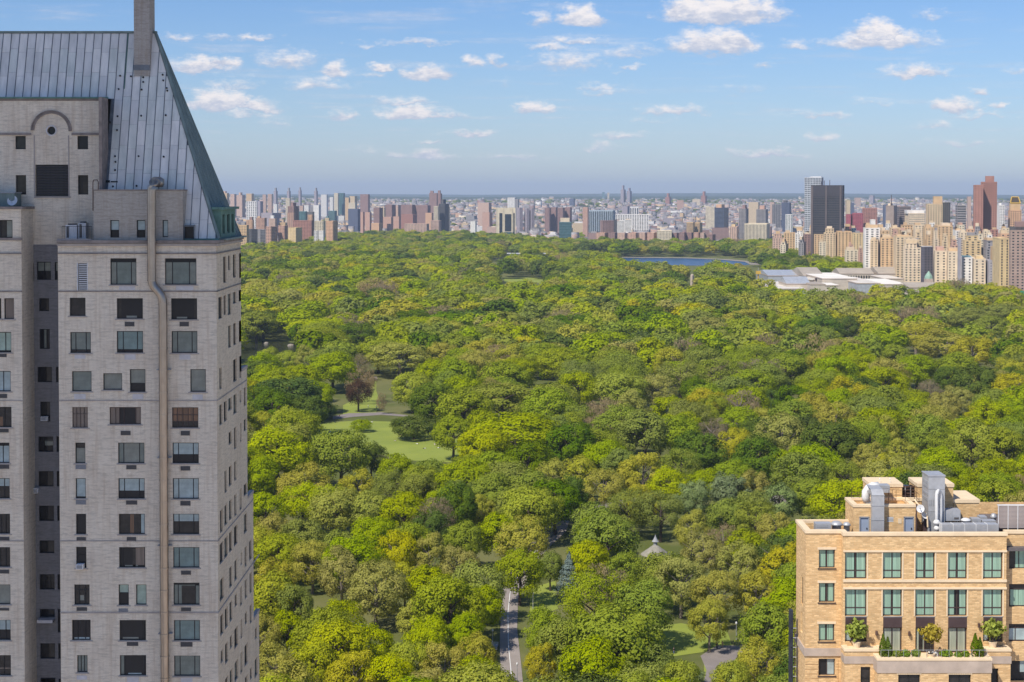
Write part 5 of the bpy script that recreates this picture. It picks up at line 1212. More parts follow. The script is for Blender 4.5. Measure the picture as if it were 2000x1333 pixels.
B_(562,584,404,3650,'brown','dark brown stepped tower above the large red brick block',rot=20,side=.45,geo=(3,3.6),roofs=((.3,.7,9,'brown'),))
B_(601,612,421,3620,'orange','slim orange pink tower rising behind the red brick block right end',geo=(3,4))
B_(614,636,433,3450,'cream','cream block with a flat pale roof right of the red brick block',geo=(3,4))
B_(636.5,659.5,433,3350,'orange','bright orange tan tower with brown right side beside the wood',rot=22,side=.4,geo=(3,3.2,.45,.5))
B_(613,622,452,3330,'white','small white block half hidden by trees left of the bright orange tower',geo=(3,4))
B_(622,634,452,3280,'white','bright white curved block directly left of the bright orange tower',rot=12,geo=(3,30,.9,.1))
B_(635,644,427,3800,'beige','beige tower with green cap behind the cream block',roofs=((.2,.8,5,'teal'),))
B_(584,600,414,3900,'teal','glassy pale teal tower left of the slim orange tower',glass='teal_glass',geo=(3,4,.8,.7))
B_(600,614,415,3950,'grey','grey blue glass tower behind the slim orange tower',geo=(3,4,.8,.7))
B_(641,658,413,4300,'teal','two tone pale teal tower behind the bright orange tower',geo=(3,4,.7,.6))
B_(594,605,402,4600,'white','left wing of the white slab pair in the middle distance',geo=(3.2,40,.9,.15))
B_(604,616,404,4750,'grey','grey link between the white slab pair')
B_(612,627,402,4600,'white','right wing of the white slab pair with a dark right side',rot=24,side=.3,geo=(3.2,40,.9,.15))
B_(585,594,403,4700,'pink','pinkish slab just left of the white slab pair')
for i, (a, b, y, w) in enumerate([(534.5,542.5,374,'leftmost'),(560.5,568,374,'second'),(583,589.5,373,'third'),(613.5,621,374,'rightmost')]):
    B_(a, b, y, 7600, 'lilac', '%s of four tall grey towers with knobbed tops on the left horizon' % w, rot=20, side=.4, roofs=((.3,.8,16,'grey'),))
B_(433,448,378,6500,'tan','tan tower on the horizon right beside the copper roof',rot=20,side=.3,roofs=((.2,.6,9,'pink'),))
B_(450,462,380,6600,'pink','pink tower with dark right edge, second from the copper roof',rot=24,side=.35)
B_(462,479,382,6700,'pink','broad pinkish block on the left horizon, third from the copper roof',rot=24,side=.35,roofs=((.3,.6,12,'pink'),))
B_(481,496,379,7000,'tan','tan block above the white arched hall on the left horizon',rot=20,side=.3)
B_(481,507,394,5600,'white','long white roofed hall under the left horizon',geo=(6,8))
B_(503,514,394,5500,'lilac','lilac grey block at right end of the white roofed hall',rot=26,side=.5)
B_(513,521,381,6800,'pink','left one of two pink slabs before the four grey towers')
B_(523,533,380,6850,'pink','right one of two pink slabs before the four grey towers')
B_(558,568,388,5600,'cream','slim cream tower under the second grey knobbed tower',rot=12,geo=(3.2,4))
B_(534,543,400,4900,'white','small white cube block in the left middle distance')
B_(510,546,417,4300,'lilac','long low lilac grey block behind the pink block',rot=24,side=.4)
B_(627,641,381,6900,'white','white flat block on the horizon right of four grey towers')
B_(644,652,386,6200,'white','slim white tower left of the beige and green glass pair')
B_(652.5,662,378,6500,'cream','cream left tower of the pair with green glass neighbour')
B_(661,674,378,6550,'teal','greenish glass tower beside the cream tower on the left horizon',geo=(3.4,5,.8,.7),glass='teal_glass')
B_(674,684,387,6100,'tan','narrow tan tower in the pale cluster left of the brown slab',rot=18,side=.3)
B_(683,698,384,6200,'beige','beige twin slab left of the lone brown slab',rot=18,side=.35)
B_(681,697,397,5200,'cream','cream low block below the beige twin slab')
B_(703.5,722.5,380.5,6000,'brown','lone brown slab with dark right edge on the left horizon',rot=22,side=.18,geo=(3,5,.4,.4))
B_(680,704,409,4900,'blue','long low navy blue roofed block below the lone brown slab')
B_(704,712,415,4500,'salmon','left one of two low reddish slabs below the lone brown slab',rot=25,side=.3)
B_(713,726,416,4500,'salmon','right one of two low reddish slabs below the lone brown slab',rot=25,side=.3)
B_(729.5,748,407,4350,'brown','brown grey tower with black right side left of the projects',rot=26,side=.38,geo=(3,4,.45,.5))
B_(725,747,437,4150,'orange','low orange brick block at foot of the brown grey tower',rot=20,side=.3)
B_(741,753,407,4700,'beige','beige tower just behind the brown grey tower')
B_(752,773,401,5000,'brown','first brown slab from the left in the row of tall brown slabs',rot=26,side=.36,geo=(3,4,.4,.4))
B_(771,784,401.5,5050,'pink','slim slab with dark side, second in the row of tall brown slabs',rot=28,side=.5)
B_(783,811,401,5000,'brown','third slab, wide, in the row of tall brown slabs',rot=26,side=.22,geo=(3,4,.4,.4))
B_(811,841,402,5000,'brown','fourth slab, right end of the row of tall brown slabs',rot=26,side=.2,geo=(3,4,.4,.4))
B_(747,768,425,4400,'salmon','left salmon slab below the brown slab row',rot=24,side=.2)
B_(768,783,424,4450,'salmon','right salmon slab below the brown slab row',rot=24,side=.25)
B_(783,813,420,4500,'red','reddish slab with pale roof line in front of the third tall slab',rot=10)
B_(838.5,855,378,5600,'brown','left half of the tall brown twin tower above the white tower',rot=20,side=.1,geo=(3,4.5,.4,.45),roofs=((.1,.5,9,'brown'),))
B_(854,863.5,379,5650,'brown','right half of the tall brown twin tower with dark edge',rot=22,side=.3,geo=(3,4.5,.4,.45),roofs=((.1,.7,12,'brown'),))
B_(847,858,404,4380,'cream','cream striped front of the tall pair before the brown twin tower',rot=4,geo=(3,2.6,.45,.7))
B_(857,877,399,4420,'dgrey','dark glass tower behind the cream striped tower',rot=22,side=.4,geo=(3,3.5,.75,.6),roofs=((.3,.6,13,'dgrey'),))
B_(871,879,405,4700,'cream','narrow cream block right of the dark glass tower')
B_(831,846,417,4600,'orange','orange brick block left of the cream striped tower',rot=18,side=.2)
B_(841,862,432,4200,'pink','pinkish low row of blocks at foot of the dark glass tower',geo=(3,4))
B_(790,838,438,4150,'pink','long low pinkish row right of the low orange block',rot=14,side=.1,geo=(3,4))
B_(919,931,433,4050,'white','white house with gabled roof near the wood edge',rot=22,side=.2)
B_(933,960,397,5100,'pink','pinkish slab group left of the portal framed hospital',rot=24,side=.2)
B_(942,962,416,4600,'salmon','salmon slab half behind the portal framed hospital',rot=22,side=.3)
# the hospital with cream portal frames
t = B_(969,1007,407,3900,'cream','cream tower of paired piers with dark glazed centre and teal base',rot=3,side=.03,geo=(60,400,.01,.01))
a, b, h = t['_a'], t['_b'], t['_h']
for (u0, u1, z0, z1, m, n) in ((.17,.33,.18,.86,'far_glass','dark_strip'),(.46,.80,.34,.83,'far_glass','dark_strip'),(.90,.975,.18,.86,'far_glass','dark_strip'),(.33,.95,.06,.32,'teal_glass','teal_glazing')):
    MB().box(-a/2+a*u0, -a/2+a*u1, -b/2-.35, -b/2-.01, h*z0, h*z1).build(n, M[m], t, local=True)
for u in (.0,.36,.82,.975): 
    o = MB().box(-a/2+a*u, -a/2+a*u+1.8, -b/2-1.1, -b/2-.36, 0, h).build('pier', M['objcol'], t, local=True); o.color = (*C_['cream'], 1)
B_(991,1009,387,5600,'white','white grey stepped block above the cream pier tower',geo=(4,5,.3,.4))
B_(1006,1014,390,5500,'grey','pale grey block directly right of the stepped white block')
for i, (a, b, c) in enumerate([(1009,1021,'left'),(1024,1034,'middle'),(1033,1044,'right')]): B_(a, b, 407+i, 4800, 'lilac', '%s of three lilac grey slabs right of the cream pier tower' % c, rot=-24, side=.5, geo=(3,4,.4,.5))
for i, (a, b, c) in enumerate([(1064,1076,'first'),(1076,1089,'second'),(1089,1103,'third'),(1103,1117,'last')]): B_(a, b, 407-(i % 2), 4750+40*i, 'brown', '%s brown slab in the row above the teal glass tower' % c, rot=(24 if i % 2 else 10), side=.25, geo=(3,4,.35,.45))
t = B_(1092,1116,435,3480,'teal','teal glass tower with white roof frame at the wood edge',rot=2,side=.05,geo=(3.4,2.2,.86,.8),glass='teal_glass',roofs=((.05,.95,1.2,'white'),(.1,.85,10,'pale')))
B_(1138,1150,406,4500,'salmon','slim reddish brown tower left of the pale ribbed slab',rot=14,side=.2,geo=(3,4,.35,.45))
B_(1150.5,1202,412,4600,(.42,.50,.55),'long pale blue white ribbed slab in the middle distance',rot=12,side=.1,geo=(60,5.5,.6,.95))
B_(1172,1200,432,4100,'brown','dark brown slab before the right part of the pale ribbed slab',rot=-12,side=.2,geo=(3,4,.5,.5))
B_(1199,1206,430,4080,'black','narrow black side wall left of the white piered block',rot=20,side=.3)
B_(1205,1219,432,4000,'white','left white piered block with pale window strips',rot=4,geo=(3.2,2.6,.45,.6),roofs=((0,.3,2,'red'),))
B_(1221,1233,430,4000,'white','right white piered block with pale window strips',rot=4,geo=(3.2,2.6,.45,.6),roofs=((.1,.8,2,'tan'),))
B_(1202,1267,420,4700,'white','long thin white roof line right of the pale ribbed slab',rot=5,geo=(4,7))
B_(1212,1222,371,9500,'lilac','left pair of the four twin grey towers highest on the far horizon',rot=20,side=.4,roofs=((.3,.7,26,'lilac'),))
B_(1224,1234,374,9500,'lilac','right pair of the four twin grey towers highest on the far horizon',rot=20,side=.4,roofs=((.3,.7,20,'lilac'),))
B_(1176,1181,376,14000,'teal','left of two faint bluish green towers on the far ridge',rot=0)
B_(1186,1190,377,14000,'pale','right of two faint pale towers on the far ridge',rot=0)
B_(1112,1123,389,9000,'blue','navy blue tower block under the ridge above the brown slab row',rot=10)
B_(1215,1230,404,6000,'lilac','lilac block behind the white roof line',rot=20,side=.3)
B_(1230,1248,405,6100,'white','white edged dark panel block behind the white roof line',geo=(60,8,.5,.9))
B_(1299,1311,386,9300,'red','left red tower with a stepped top on the right middle horizon',rot=20,side=.3,roofs=((.3,.7,24,'red'),))
B_(1369,1381,383,9300,'red','right red tower with a stepped top on the right middle horizon',rot=20,side=.3,roofs=((.3,.7,26,'red'),))
B_(1352,1367,390,8700,'pale','pale low block left of the right red stepped tower')
B_(1322,1335,392,8200,'salmon','salmon low block between the two red stepped towers')
row = [(1164,1188),(1188,1206),(1206,1226),(1226,1248),(1248,1265),(1264,1283),(1312,1326),(1326,1341),(1340,1355),(1355,1368),(1368,1378),(1376,1398)]
nm_ = ['first','second','third','fourth','fifth','sixth','seventh','eighth','ninth','tenth','eleventh','twelfth']
for i, (a, b) in enumerate(row): B_(a, b, 455.5+(3 if i == 11 else 0)+rnd.random(), 3560+rnd.randint(0, 60), rnd.choice(['brown','salmon','pink']), '%s slab from the left in the long brick row behind the reservoir trees' % nm_[i], rot=rnd.choice([14,22,28]), side=.3, geo=(3,3.4,.4,.5))
B_(1283,1312,452,3560,'cream','cream gridded block amid the long brick row',rot=6,geo=(3.2,3.4,.55,.55))
B_(1341,1357,435,4000,'tan','left tan tower with vertical stripes above the brick row',rot=20,side=.2,geo=(60,2.8,.45,.96))
B_(1357,1372,436,4020,'tan','right tan tower with vertical stripes above the brick row',rot=24,side=.35,geo=(60,2.8,.45,.96))
B_(1378,1400,405,5100,'cream','cream block left of the dark glass tower with the orange top',rot=18,side=.2,geo=(3,4))
B_(1395,1415,399,5200,'white','white slab behind the dark glass tower with the orange top',geo=(3,4))
B_(1395.5,1423,407,4150,'blue','dark banded glass tower with orange roof box',rot=20,side=.35,geo=(3.2,60,.96,.55),roofs=((.05,.65,10,'orange'),))
B_(1391,1424,447,3900,'brown','low purple brown base block under the dark banded tower')
B_(1425,1443,444,3620,'pink','pinkish brown plain slab left of the chequered tower',rot=12,geo=(60,4,.2,.98),roofs=((.2,.7,6,'yellow'),))
B_(1443.5,1462,409,3700,'grey','tall grey brown chequered tower with dark right side, left one of two alike',rot=14,side=.3,geo=(3.1,3.2,.5,.6),roofs=((.4,.8,10,'brown'),))
B_(1477,1500,410,3900,'grey','tall grey brown chequered tower, right one of two alike',rot=14,side=.3,geo=(3.1,3.2,.5,.6),roofs=((.3,.8,10,'salmon'),))
B_(1462,1484,396,5600,'beige','pale domed tower between the two chequered towers',rot=14,side=.3)
B_(1454,1504,438,3560,'cream','long cream block with vertical strips below the right chequered tower',rot=16,side=.2,geo=(60,3.2,.4,.95))
B_(1504,1514,396,5200,'pink','pinkish tower left of the grey panel slab',rot=14,side=.2)
B_(1508,1525,400,4900,'grey','grey slab with dark panel left of the navy tower',rot=10,geo=(3,5,.7,.7))
B_(1526,1545,397,4700,'blue','navy blue tower with stepped roof left of the white lattice tower',rot=14,side=.2,geo=(3,3.6,.55,.55),roofs=((.2,.6,8,'dgrey'),))
B_(1534,1549,420,3800,'white','white tower with teal side windows below the navy tower',rot=14,side=.1,geo=(3.2,4,.5,.8),glass='teal_glass')
B_(1571,1608,348,2750,(.55,.58,.62),'tall pale lattice glass tower behind the dark office slab',rot=14,side=.15,geo=(3.6,2.7,.62,.66),roofs=((.3,.95,2.5,'white'),))
# dark slab with full height piers
t = B_(1585,1649,363.5,2600,'black','massive dark office slab with four full height piers and antennas',rot=14,side=.26,geo=(3.8,2.6,.7,.42),cat='tower')
a, b, h = t['_a'], t['_b'], t['_h']
for u in (0,.44,.90): o = MB().box(-a/2+a*u, -a/2+a*u+2.6, -b/2-1.2, -b/2-.01, 0, h).build('pier', M['objcol'], t, local=True); o.color = (.14,.115,.115,1)
o = MB().box(-a/2-1.2, -a/2-.01, -b/2-1.2, b/2, 0, h).build('side_wall', M['objcol'], t, local=True); o.color = (.17,.135,.13,1)
o = MB().box(-a/2, a/2, -b/2-.6, -b/2-.02, h*.87, h*1.005).build('blank_top', M['objcol'], t, local=True); o.color = (.06,.055,.065,1)
for u, z in ((.28,7),(.33,12),(.38,9),(.55,10)): MB().tube([(-a/2+a*u,0,h),(-a/2+a*u,0,h+z)], .5, 6).build('antenna', M['dark_panel'], t, local=True)
B_(1651,1661,392,4400,'beige','beige slab right behind the dark office slab'); B_(1661,1668,397,4300,'blue','narrow navy slab right of the beige slab')
B_(1652,1664,420,3500,'maroon','left crimson brick block right of the dark office slab',rot=16,side=.2); B_(1664,1686,418,3480,'maroon','wide crimson brick block beside the red brown slab',rot=10,geo=(3,4,.4,.5))
B_(1684,1713,408,3550,'red','red brown slab with vertical strips above the white tower',rot=12,side=.2,geo=(3,3.6,.45,.5))
B_(1698,1708,382.5,9000,'lilac','lone lilac tower on the right horizon above the red brown slab',rot=20,side=.3)
B_(1668,1681,387,8800,'pink','pinkish tower group on the right horizon'); B_(1724,1733,401,4800,'blue','navy tower left of the plain tan tower')
B_(1730,1752,403,2950,(.36,.29,.25),'plain tan grey windowless tower with pale right edge',rot=22,side=.3,geo=(60,400,.02,.02),roofs=((.2,.5,5,'pale'),))
t = B_(1751,1779,405,3000,(.22,.18,.17),'dark tan grey hospital slab right of the plain tower',rot=8,geo=(4,60,.9,.3))
p = W(1741, 403, 2960); t = empty('antenna_mast', tuple(W(1741, 404, 2960)), 0, 'single dark antenna mast on the plain tan tower', 'mast'); MB().tube([p, W(1741, 381, 2960)], [.9, .5], 6).build('mast', M['dark_panel'], t)
B_(1767,1807,418,2900,'pale','pale block with bright white flat roof above the apartment rows',rot=6,geo=(4,3.4,.45,.5),roofs=((-.06,1.0,6.5,'white'),))
B_(1808,1841,400,2500,'beige','tall beige gridded tower with a stepped top and dark balconies',rot=8,side=.1,geo=(3.1,3.6,.45,.5),roofs=((.45,1.0,13,'tan','stepped_top'),))
B_(1837,1856,397,2560,(.13,.12,.11),'dark olive brown side block attached right of the beige gridded tower',rot=4,geo=(3.1,3.2,.6,.6))
B_(1866,1887,402,2700,'grey','grey concrete tower with ribbon windows left of the tall red tower',rot=10,side=.2,geo=(4,60,.96,.4),roofs=((.4,.6,5,'grey'),))
B_(1888,1897,385,4600,'pink','faint pink tower directly left of the tall red tower')
t = B_(1900.5,1920,363,2300,'red','tallest red brick tower, lower left half with stepped roof',rot=12,side=.12,geo=(3.1,4.4,.3,.35))
t = B_(1915,1947,357,2320,'red','tallest red brick tower, right half with window grid and square top box',rot=8,side=.05,geo=(3.1,3.3,.42,.45),roofs=((.28,.82,9.5,'red','top_box'),))
B_(1947,1962,402,3000,'white','slim white tower right behind the tall red tower',rot=10,side=.3,geo=(3,3.2,.5,.55),roofs=((.1,.5,5,'white'),))
t = B_(1969,1995,412,2350,'orange','tan brick tower with gold framed mansard at the right edge',rot=8,side=.15,geo=(3.1,3.6,.5,.5),roofs=((.06,.94,11,'tan','upper_storeys'),))
a, b, h = t['_a'], t['_b'], t['_h']; m = MB(); m.quad((-a*.44,-b*.3,h+11.1),(a*.44,-b*.3,h+11.1),(a*.3,-b*.05,h+20),(-a*.3,-b*.05,h+20)); m.quad((a*.44,-b*.3,h+11.1),(a*.44,b*.35,h+11.1),(a*.3,b*.1,h+20),(a*.3,-b*.05,h+20)); m.quad((-a*.44,b*.35,h+11.1),(-a*.44,-b*.3,h+11.1),(-a*.3,-b*.05,h+20),(-a*.3,b*.1,h+20)); m.quad((-a*.3,-b*.05,h+20),(a*.3,-b*.05,h+20),(a*.3,b*.1,h+20),(-a*.3,b*.1,h+20))
m.build('mansard_roof', M['bark'], t, local=True); GOLD = mk('gold_trim', (.75,.48,.08), rough=.4, var=.1)
for (p, q_) in (((-a*.44,-b*.3,h+11.3),(a*.44,-b*.3,h+11.3)),((-a*.44,-b*.3,h+11.3),(-a*.3,-b*.05,h+20.2)),((a*.44,-b*.3,h+11.3),(a*.3,-b*.05,h+20.2)),((-a*.3,-b*.05,h+20.2),(a*.3,-b*.05,h+20.2))): MB().tube([p, q_], .7, 6).build('gold_trim', GOLD, t, local=True)
# --- apartment rows above the museum, near to the right edge
AV = [(1509,1531,458,2750,'pink','pinkish brown block first from the left in the row over the museum trees',8,.12),(1531,1553,456,2750,'tan','tan block second from the left in the row over the museum trees',8,.1),(1553,1570,452,2700,'white','whitish block with grey front in the row over the museum trees',12,.2),(1570,1583,459,2680,'brown','brown fronted block beside the whitish block',8,.2),(1581,1593,447,2700,'pale','slim pale tower in the row over the museum trees',10,.3),
 (1590,1612,459,2600,'tan','tan block with dark cornice beside the slim pale tower',14,.3),(1609,1633,448,2500,'beige','taller beige block with a corbelled top left of the yellow block',12,.2),(1633,1664,454,2480,'tan','wide tan block with dark window rows left of the yellow block',8,.15),(1649,1662,444,2700,'orange','small orange pink block peeping over the wide tan block',8,.1),(1662,1673,447,2700,'white','small white block peeping over the yellow block',8,.1),(1664,1689,457,2450,'yellow','yellow brick block left of the bright white tower',8,.12),(1650,1676,490,2300,'cream','low cream block at the tree edge below the yellow block',6,.1),(1676,1687,486,2280,'salmon','low red roofed block below the yellow block',6,.1),
 (1686,1719,447,2150,'white','bright white apartment tower with dark windows and slim roof box',8,.1),(1718,1737,452,2450,'tan','olive tan block just right of the white tower',8,.2),(1737,1760,447,2500,'beige','beige stepped block under the plain tan tower',10,.2),(1752,1786,441,2450,'tan','tan block with many small windows under the dark hospital slab',8,.12),(1784,1806,441,2400,'pale','pale block with many small windows under the white flat roof',8,.15),(1803,1824,446,2350,'tan','tan block below the beige gridded tower',10,.2),
 (1824,1861,443,2200,'tan','broad tan block with arched crown and dark balconies',10,.25),(1822,1834,452,2150,'pale','slim grey white turreted block left of the broad tan block',8,.2),(1860,1882,452,2300,'white','whitish pink block left of the orange cube block',10,.3),(1887,1903,449,2150,'orange','plain orange cube block on the roofs left of the tall red tower foot',8,.1),(1919,1934,452,2100,'pale','pale octagonal turret block right of the orange cube',8,.2),(1934,1950,450,2200,'red','reddish brown block at foot of the tall red tower',8,.1),(1950,1974,458,2050,'orange','orange tan block left of the dark brown tower top',8,.2),
 (1716,1746,466,2120,'tan','tan block right of the bright white tower with dark window stack',10,.25),(1745,1783,464,2050,'beige','beige block with balconies behind the museum roof',10,.25),(1764,1799,477,1960,'pale','pale block with white roof left of the slate grey wall',12,.55),(1783,1802,470,2000,'beige','beige roofed block peeping above the pale block',8,.1),
 (1881,1917,462,1980,'yellow','yellow tan block with scattered windows right of the grey chimney stack',8,.1),(1872,1890,455,2060,'pale','pale pink block left behind the yellow tan block',8,.2),(1916,1953,472,1950,'grey','grey pinkish block right of the yellow tan block',10,.3),(1935,1955,484,1900,'tan','tan low block left of the narrow yellow tower',10,.2)]
for i, (a, b, y, Y, c, lb, r_, s_) in enumerate(AV):
    B_(a, b, y, Y, c, lb, rot=r_, side=s_, geo=(3.1,rnd.choice([4.6,5.2,6.0]),rnd.choice([.34,.4,.44]),.5), roofs=((rnd.uniform(.05,.4), rnd.uniform(.5,.9), rnd.uniform(2.5,5.5), rnd.choice(['tan','pale','grey','beige'])),), tank=(i % 3 == 0 and i % 2), step=(0 if (i % 2 or 'tower' in lb) else rnd.uniform(.07,.16)))
B_(1699,1710,431,2180,'white','slim white roof box on the bright white tower',rot=8,geo=(60,400,.02,.02))
B_(1799,1823,484,1900,(.12,.11,.13),'slate grey apartment block with a dark front',rot=-12,side=.3,geo=(3.1,3.4,.4,.5),roofs=((0,1,1.6,'white'),))
B_(1822,1850,492,1880,'pale','pale stone block first right of the slate grey block',rot=12,side=.5,geo=(3.3,5.5,.32,.45),roofs=((.2,.8,5,'salmon'),))
B_(1848,1876,493,1860,'pale','pale stone block with cornice left of the grey chimney stack',rot=13,side=.6,geo=(3.3,5.5,.32,.45),roofs=((.1,.9,4,'tan'),))
t = B_(1871,1877.5,467,1825,(.36,.34,.37),'tall narrow grey chimney stack between the pale stone blocks',rot=10,side=.2,geo=(60,400,.02,.02),name='chimney_stack',cat='chimney')
B_(1876,1900,505,1830,'white','bright pale block with planted roof right of the grey chimney stack',rot=14,side=.7,geo=(3.3,5.5,.32,.45),roofs=((.1,.9,1.5,'teal'),))
B_(1899,1926,508,1810,'pale','pale stone block with pink side before the narrow yellow tower',rot=14,side=.7,geo=(3.3,5.5,.32,.45),roofs=((.2,.8,4,'yellow'),))
B_(1924,1941,512,1790,(.42,.39,.40),'greyish stone block directly left of the narrow yellow tower',rot=12,side=.5,geo=(3.2,4.4,.2,.35))
B_(1939,1973,468,1690,'yellow','narrow tall yellow tan tower with two dark window strips',rot=10,side=.42,geo=(2.9,6.5,.26,.72))
B_(1971,2040,452,1640,(.46,.33,.27),'large brownish pink tower with dark windows at the right edge',rot=6,side=.06,geo=(3.0,4.6,.42,.45),roofs=((.0,.9,4.5,'dgrey'),(.15,.8,10,'brown')))
t = empty('domed_pavilion', (W(2000,575,1600).x, 1610, 0), 0, 'green domed roof of a low stone building at the right edge', 'building'); zc = W(1995,583,1600).z
MB().box(W(1983,590,1600).x, W(2040,590,1600).x, 1600, 1630, 0, zc).build('wall', M['limestone'], t); MB().lathe((W(2003,580,1600).x, 1612, zc), [(9,0),(8.4,2),(6,4.6),(3,6.2),(.3,6.9)], 20).build('dome', mk('green_dome_copper', (.04,.20,.11), rough=.6), t, smooth=True)
t = empty('domed_chapel', (W(1815,550,1860).x, 1860, 0), 0, 'pale green copper roofed corner turret at foot of the slate grey block', 'building'); zc = W(1815,545,1860).z
MB().box(W(1809,550,1860).x, W(1822,550,1860).x, 1858, 1870, 0, zc).build('wall', M['limestone'], t); MB().lathe((W(1815.5,545,1860).x, 1864, zc), [(5,0),(4.5,3),(2.5,6),(.3,9)], 8).build('roof', mk('pale_green_copper', (.30,.46,.36), rough=.6), t)

for i, (a, b, y, Y, c, lb) in enumerate([(1592,1606,452,2900,'pale','pale narrow block behind the slim pale tower'),(1618,1632,441,2850,'tan','tan block with two chimneys behind the corbelled beige block'),(1640,1652,446,2800,'beige','beige block left of the orange pink block'),(1690,1702,441,2600,'pale','pale block just left behind the bright white tower'),(1712,1728,446,2500,'cream','cream block right behind the bright white tower'),
 (1728,1742,438,2700,'white','white roofed block at foot of the plain tan tower'),(1742,1756,452,2350,'salmon','salmon block between the beige stepped block and the museum'),(1758,1772,452,2250,'cream','cream turret below the block of many small windows'),(1770,1784,456,2200,'tan','tan narrow block left of the pale many windowed block'),(1786,1800,455,2150,'beige','beige narrow block above the white roofed pale block'),(1806,1820,460,2080,'tan','tan narrow block over the slate grey block'),(1815,1826,437,2450,'white','white sliver block at foot of the beige gridded tower'),
 (1840,1852,462,2050,'beige','beige narrow block under the arched crown block'),(1856,1872,470,1960,'salmon','salmon block left behind the chimney stack'),(1846,1862,436,2600,'orange','orange box block before the olive side block'),(1868,1884,441,2500,'cream','cream block with balconies under the ribbon window tower'),(1884,1900,455,2250,'tan','tan block left of the plain orange cube'),(1900,1916,444,2280,'grey','grey roofed block at the left foot of the tall red tower'),
 (1908,1922,458,2020,'cream','cream block right of the plain orange cube'),(1925,1940,460,2000,'white','white pink block under the octagonal turret'),(1945,1962,470,1900,'tan','tan block peeping left above the narrow yellow tower'),(1955,1972,447,2300,'pale','pale block between the white slim tower and mansard tower'),(1700,1716,470,2130,'beige','beige front step of the bright white tower'),(1655,1668,480,2330,'salmon','salmon low block left of the low cream block'),
 (1600,1614,474,2450,'cream','cream low house below the tan cornice block'),(1560,1574,470,2560,'grey','grey fronted house at the tree edge under the whitish block'),(1524,1540,474,2600,'cream','cream house at the tree edge under the second tan block')]):
    B_(a, b, y, Y, c, lb, rot=rnd.choice([6,10,14]), side=rnd.choice([.1,.2,.35]), geo=(3.1, rnd.choice([4.4,5.2]), rnd.choice([.36,.42]), .5), roofs=((rnd.uniform(.05,.3), rnd.uniform(.5,.9), rnd.uniform(2.5,5), rnd.choice(['tan','pale','salmon','beige'])),), tank=(i % 4 == 1), step=rnd.choice([0,.1]))
# ---- museum
mus = empty('museum', (430, 2000, 0), 0, 'long pale stone museum with low flat and glazed roofs amid the park trees', 'museum')
def hall(pxa, pxb, pyt, pyb, Y0, Y1, m, n, lean=0.0, wm='cast_pale'):
    """low wing with roof between Y0 (front) and Y1 (back)"""
    z = W((pxa+pxb)/2, pyb, Y0).z; x0, x1 = W(pxa, pyb, Y0).x, W(pxb, pyb, Y0).x
    m1 = MB().box(x0, x1, Y0, Y1, 0, z).build('wall', M[wm], mus); m1.name = 'wing_wall'
    MB().box(x0-.4, x1+.4, Y0-.4, Y1+.4, z+.01, z+1.0).build('cornice', M['limestone'], mus)
    if n == 'glass_roof' or lean:
        r_ = MB(); r_.quad((x0,Y0,z+1.01),(x1,Y0,z+1.01),(x1,(Y0+Y1)/2,z+1.01+lean),(x0,(Y0+Y1)/2,z+1.01+lean)); r_.quad((x1,Y1,z+1.01),(x0,Y1,z+1.01),(x0,(Y0+Y1)/2,z+1.01+lean),(x1,(Y0+Y1)/2,z+1.01+lean))
        r_.quad((x0,Y1,z+1.01),(x0,Y0,z+1.01),(x0,(Y0+Y1)/2,z+1.01+lean)); r_.quad((x1,Y0,z+1.01),(x1,Y1,z+1.01),(x1,(Y0+Y1)/2,z+1.01+lean)); r_.build(n, M[m], mus)
    else: MB().box(x0+.5, x1-.5, Y0+.5, Y1-.5, z+1.01, z+1.2).build(n, M[m], mus)
    return x0, x1, z
M['cast_pale'] = mk('pale_museum_stone', (.60,.52,.42), var=.08, scale=.3); M['roof_pale'] = mk('pale_museum_roof', (.74,.68,.60), var=.12, scale=.05); M['roof_blue'] = mk('blue_grey_skylight', (.45,.47,.50), rough=.35, var=.15, scale=.3); M['roof_white'] = mk('white_museum_roof', (.86,.81,.72), var=.08, scale=.04); M['roof_brown'] = mk('brown_grey_roof', (.44,.38,.31), var=.12, scale=.06)
hall(1510,1575,0,566,1840,1990,'roof_pale','flat_roof',wm='roof_blue'); hall(1536,1583,0,556,1875,1930,'roof_blue','glass_roof',7)
hall(1583,1612,0,557,1850,1900,'roof_brown','flat_roof'); hall(1556,1606,0,548,1935,1990,'roof_pale','flat_roof')
hall(1500,1570,0,540,2040,2140,'roof_blue','glass_roof',5,'roof_blue'); hall(1570,1610,0,540,2000,2100,'roof_brown','glass_roof',8); hall(1606,1674,0,546,1900,2040,'roof_white','flat_roof')
hall(1612,1640,0,559,1850,1898,'roof_white','flat_roof'); hall(1674,1720,0,555,1850,1990,'roof_pale','flat_roof',wm='roof_blue')
hall(1640,1707,0,536,2060,2110,'roof_brown','pitched_roof',6); hall(1716,1790,0,536,2060,2130,'roof_brown','pitched_roof',7); hall(1688,1701,0,529,2115,2130,'roof_pale','flat_roof')
hall(1720,1775,0,557,1845,1960,'roof_white','flat_roof'); hall(1775,1838,0,563,1820,1880,'roof_brown','pitched_roof',4); hall(1727,1765,0,546,1970,2050,'roof_pale','flat_roof')
for k in range(9): x = W(1656+k*5, 540, 2060).x; MB().box(x, x+1.6, 2059.3, 2059.55, W(1650,545,2060).z, W(1650,538.6,2060).z).build('window', M['p_dim'], mus)
for i in range(7):
    p = W(1548+i*11, 549-i*.5, 1934); MB().box(p.x, p.x+4, 1932, 1936, p.z, p.z+2.2).build('roof_tent', M[['roof_pale','p_brown','dark_panel','roof_white','dark_panel','roof_brown','roof_white'][i]], mus)
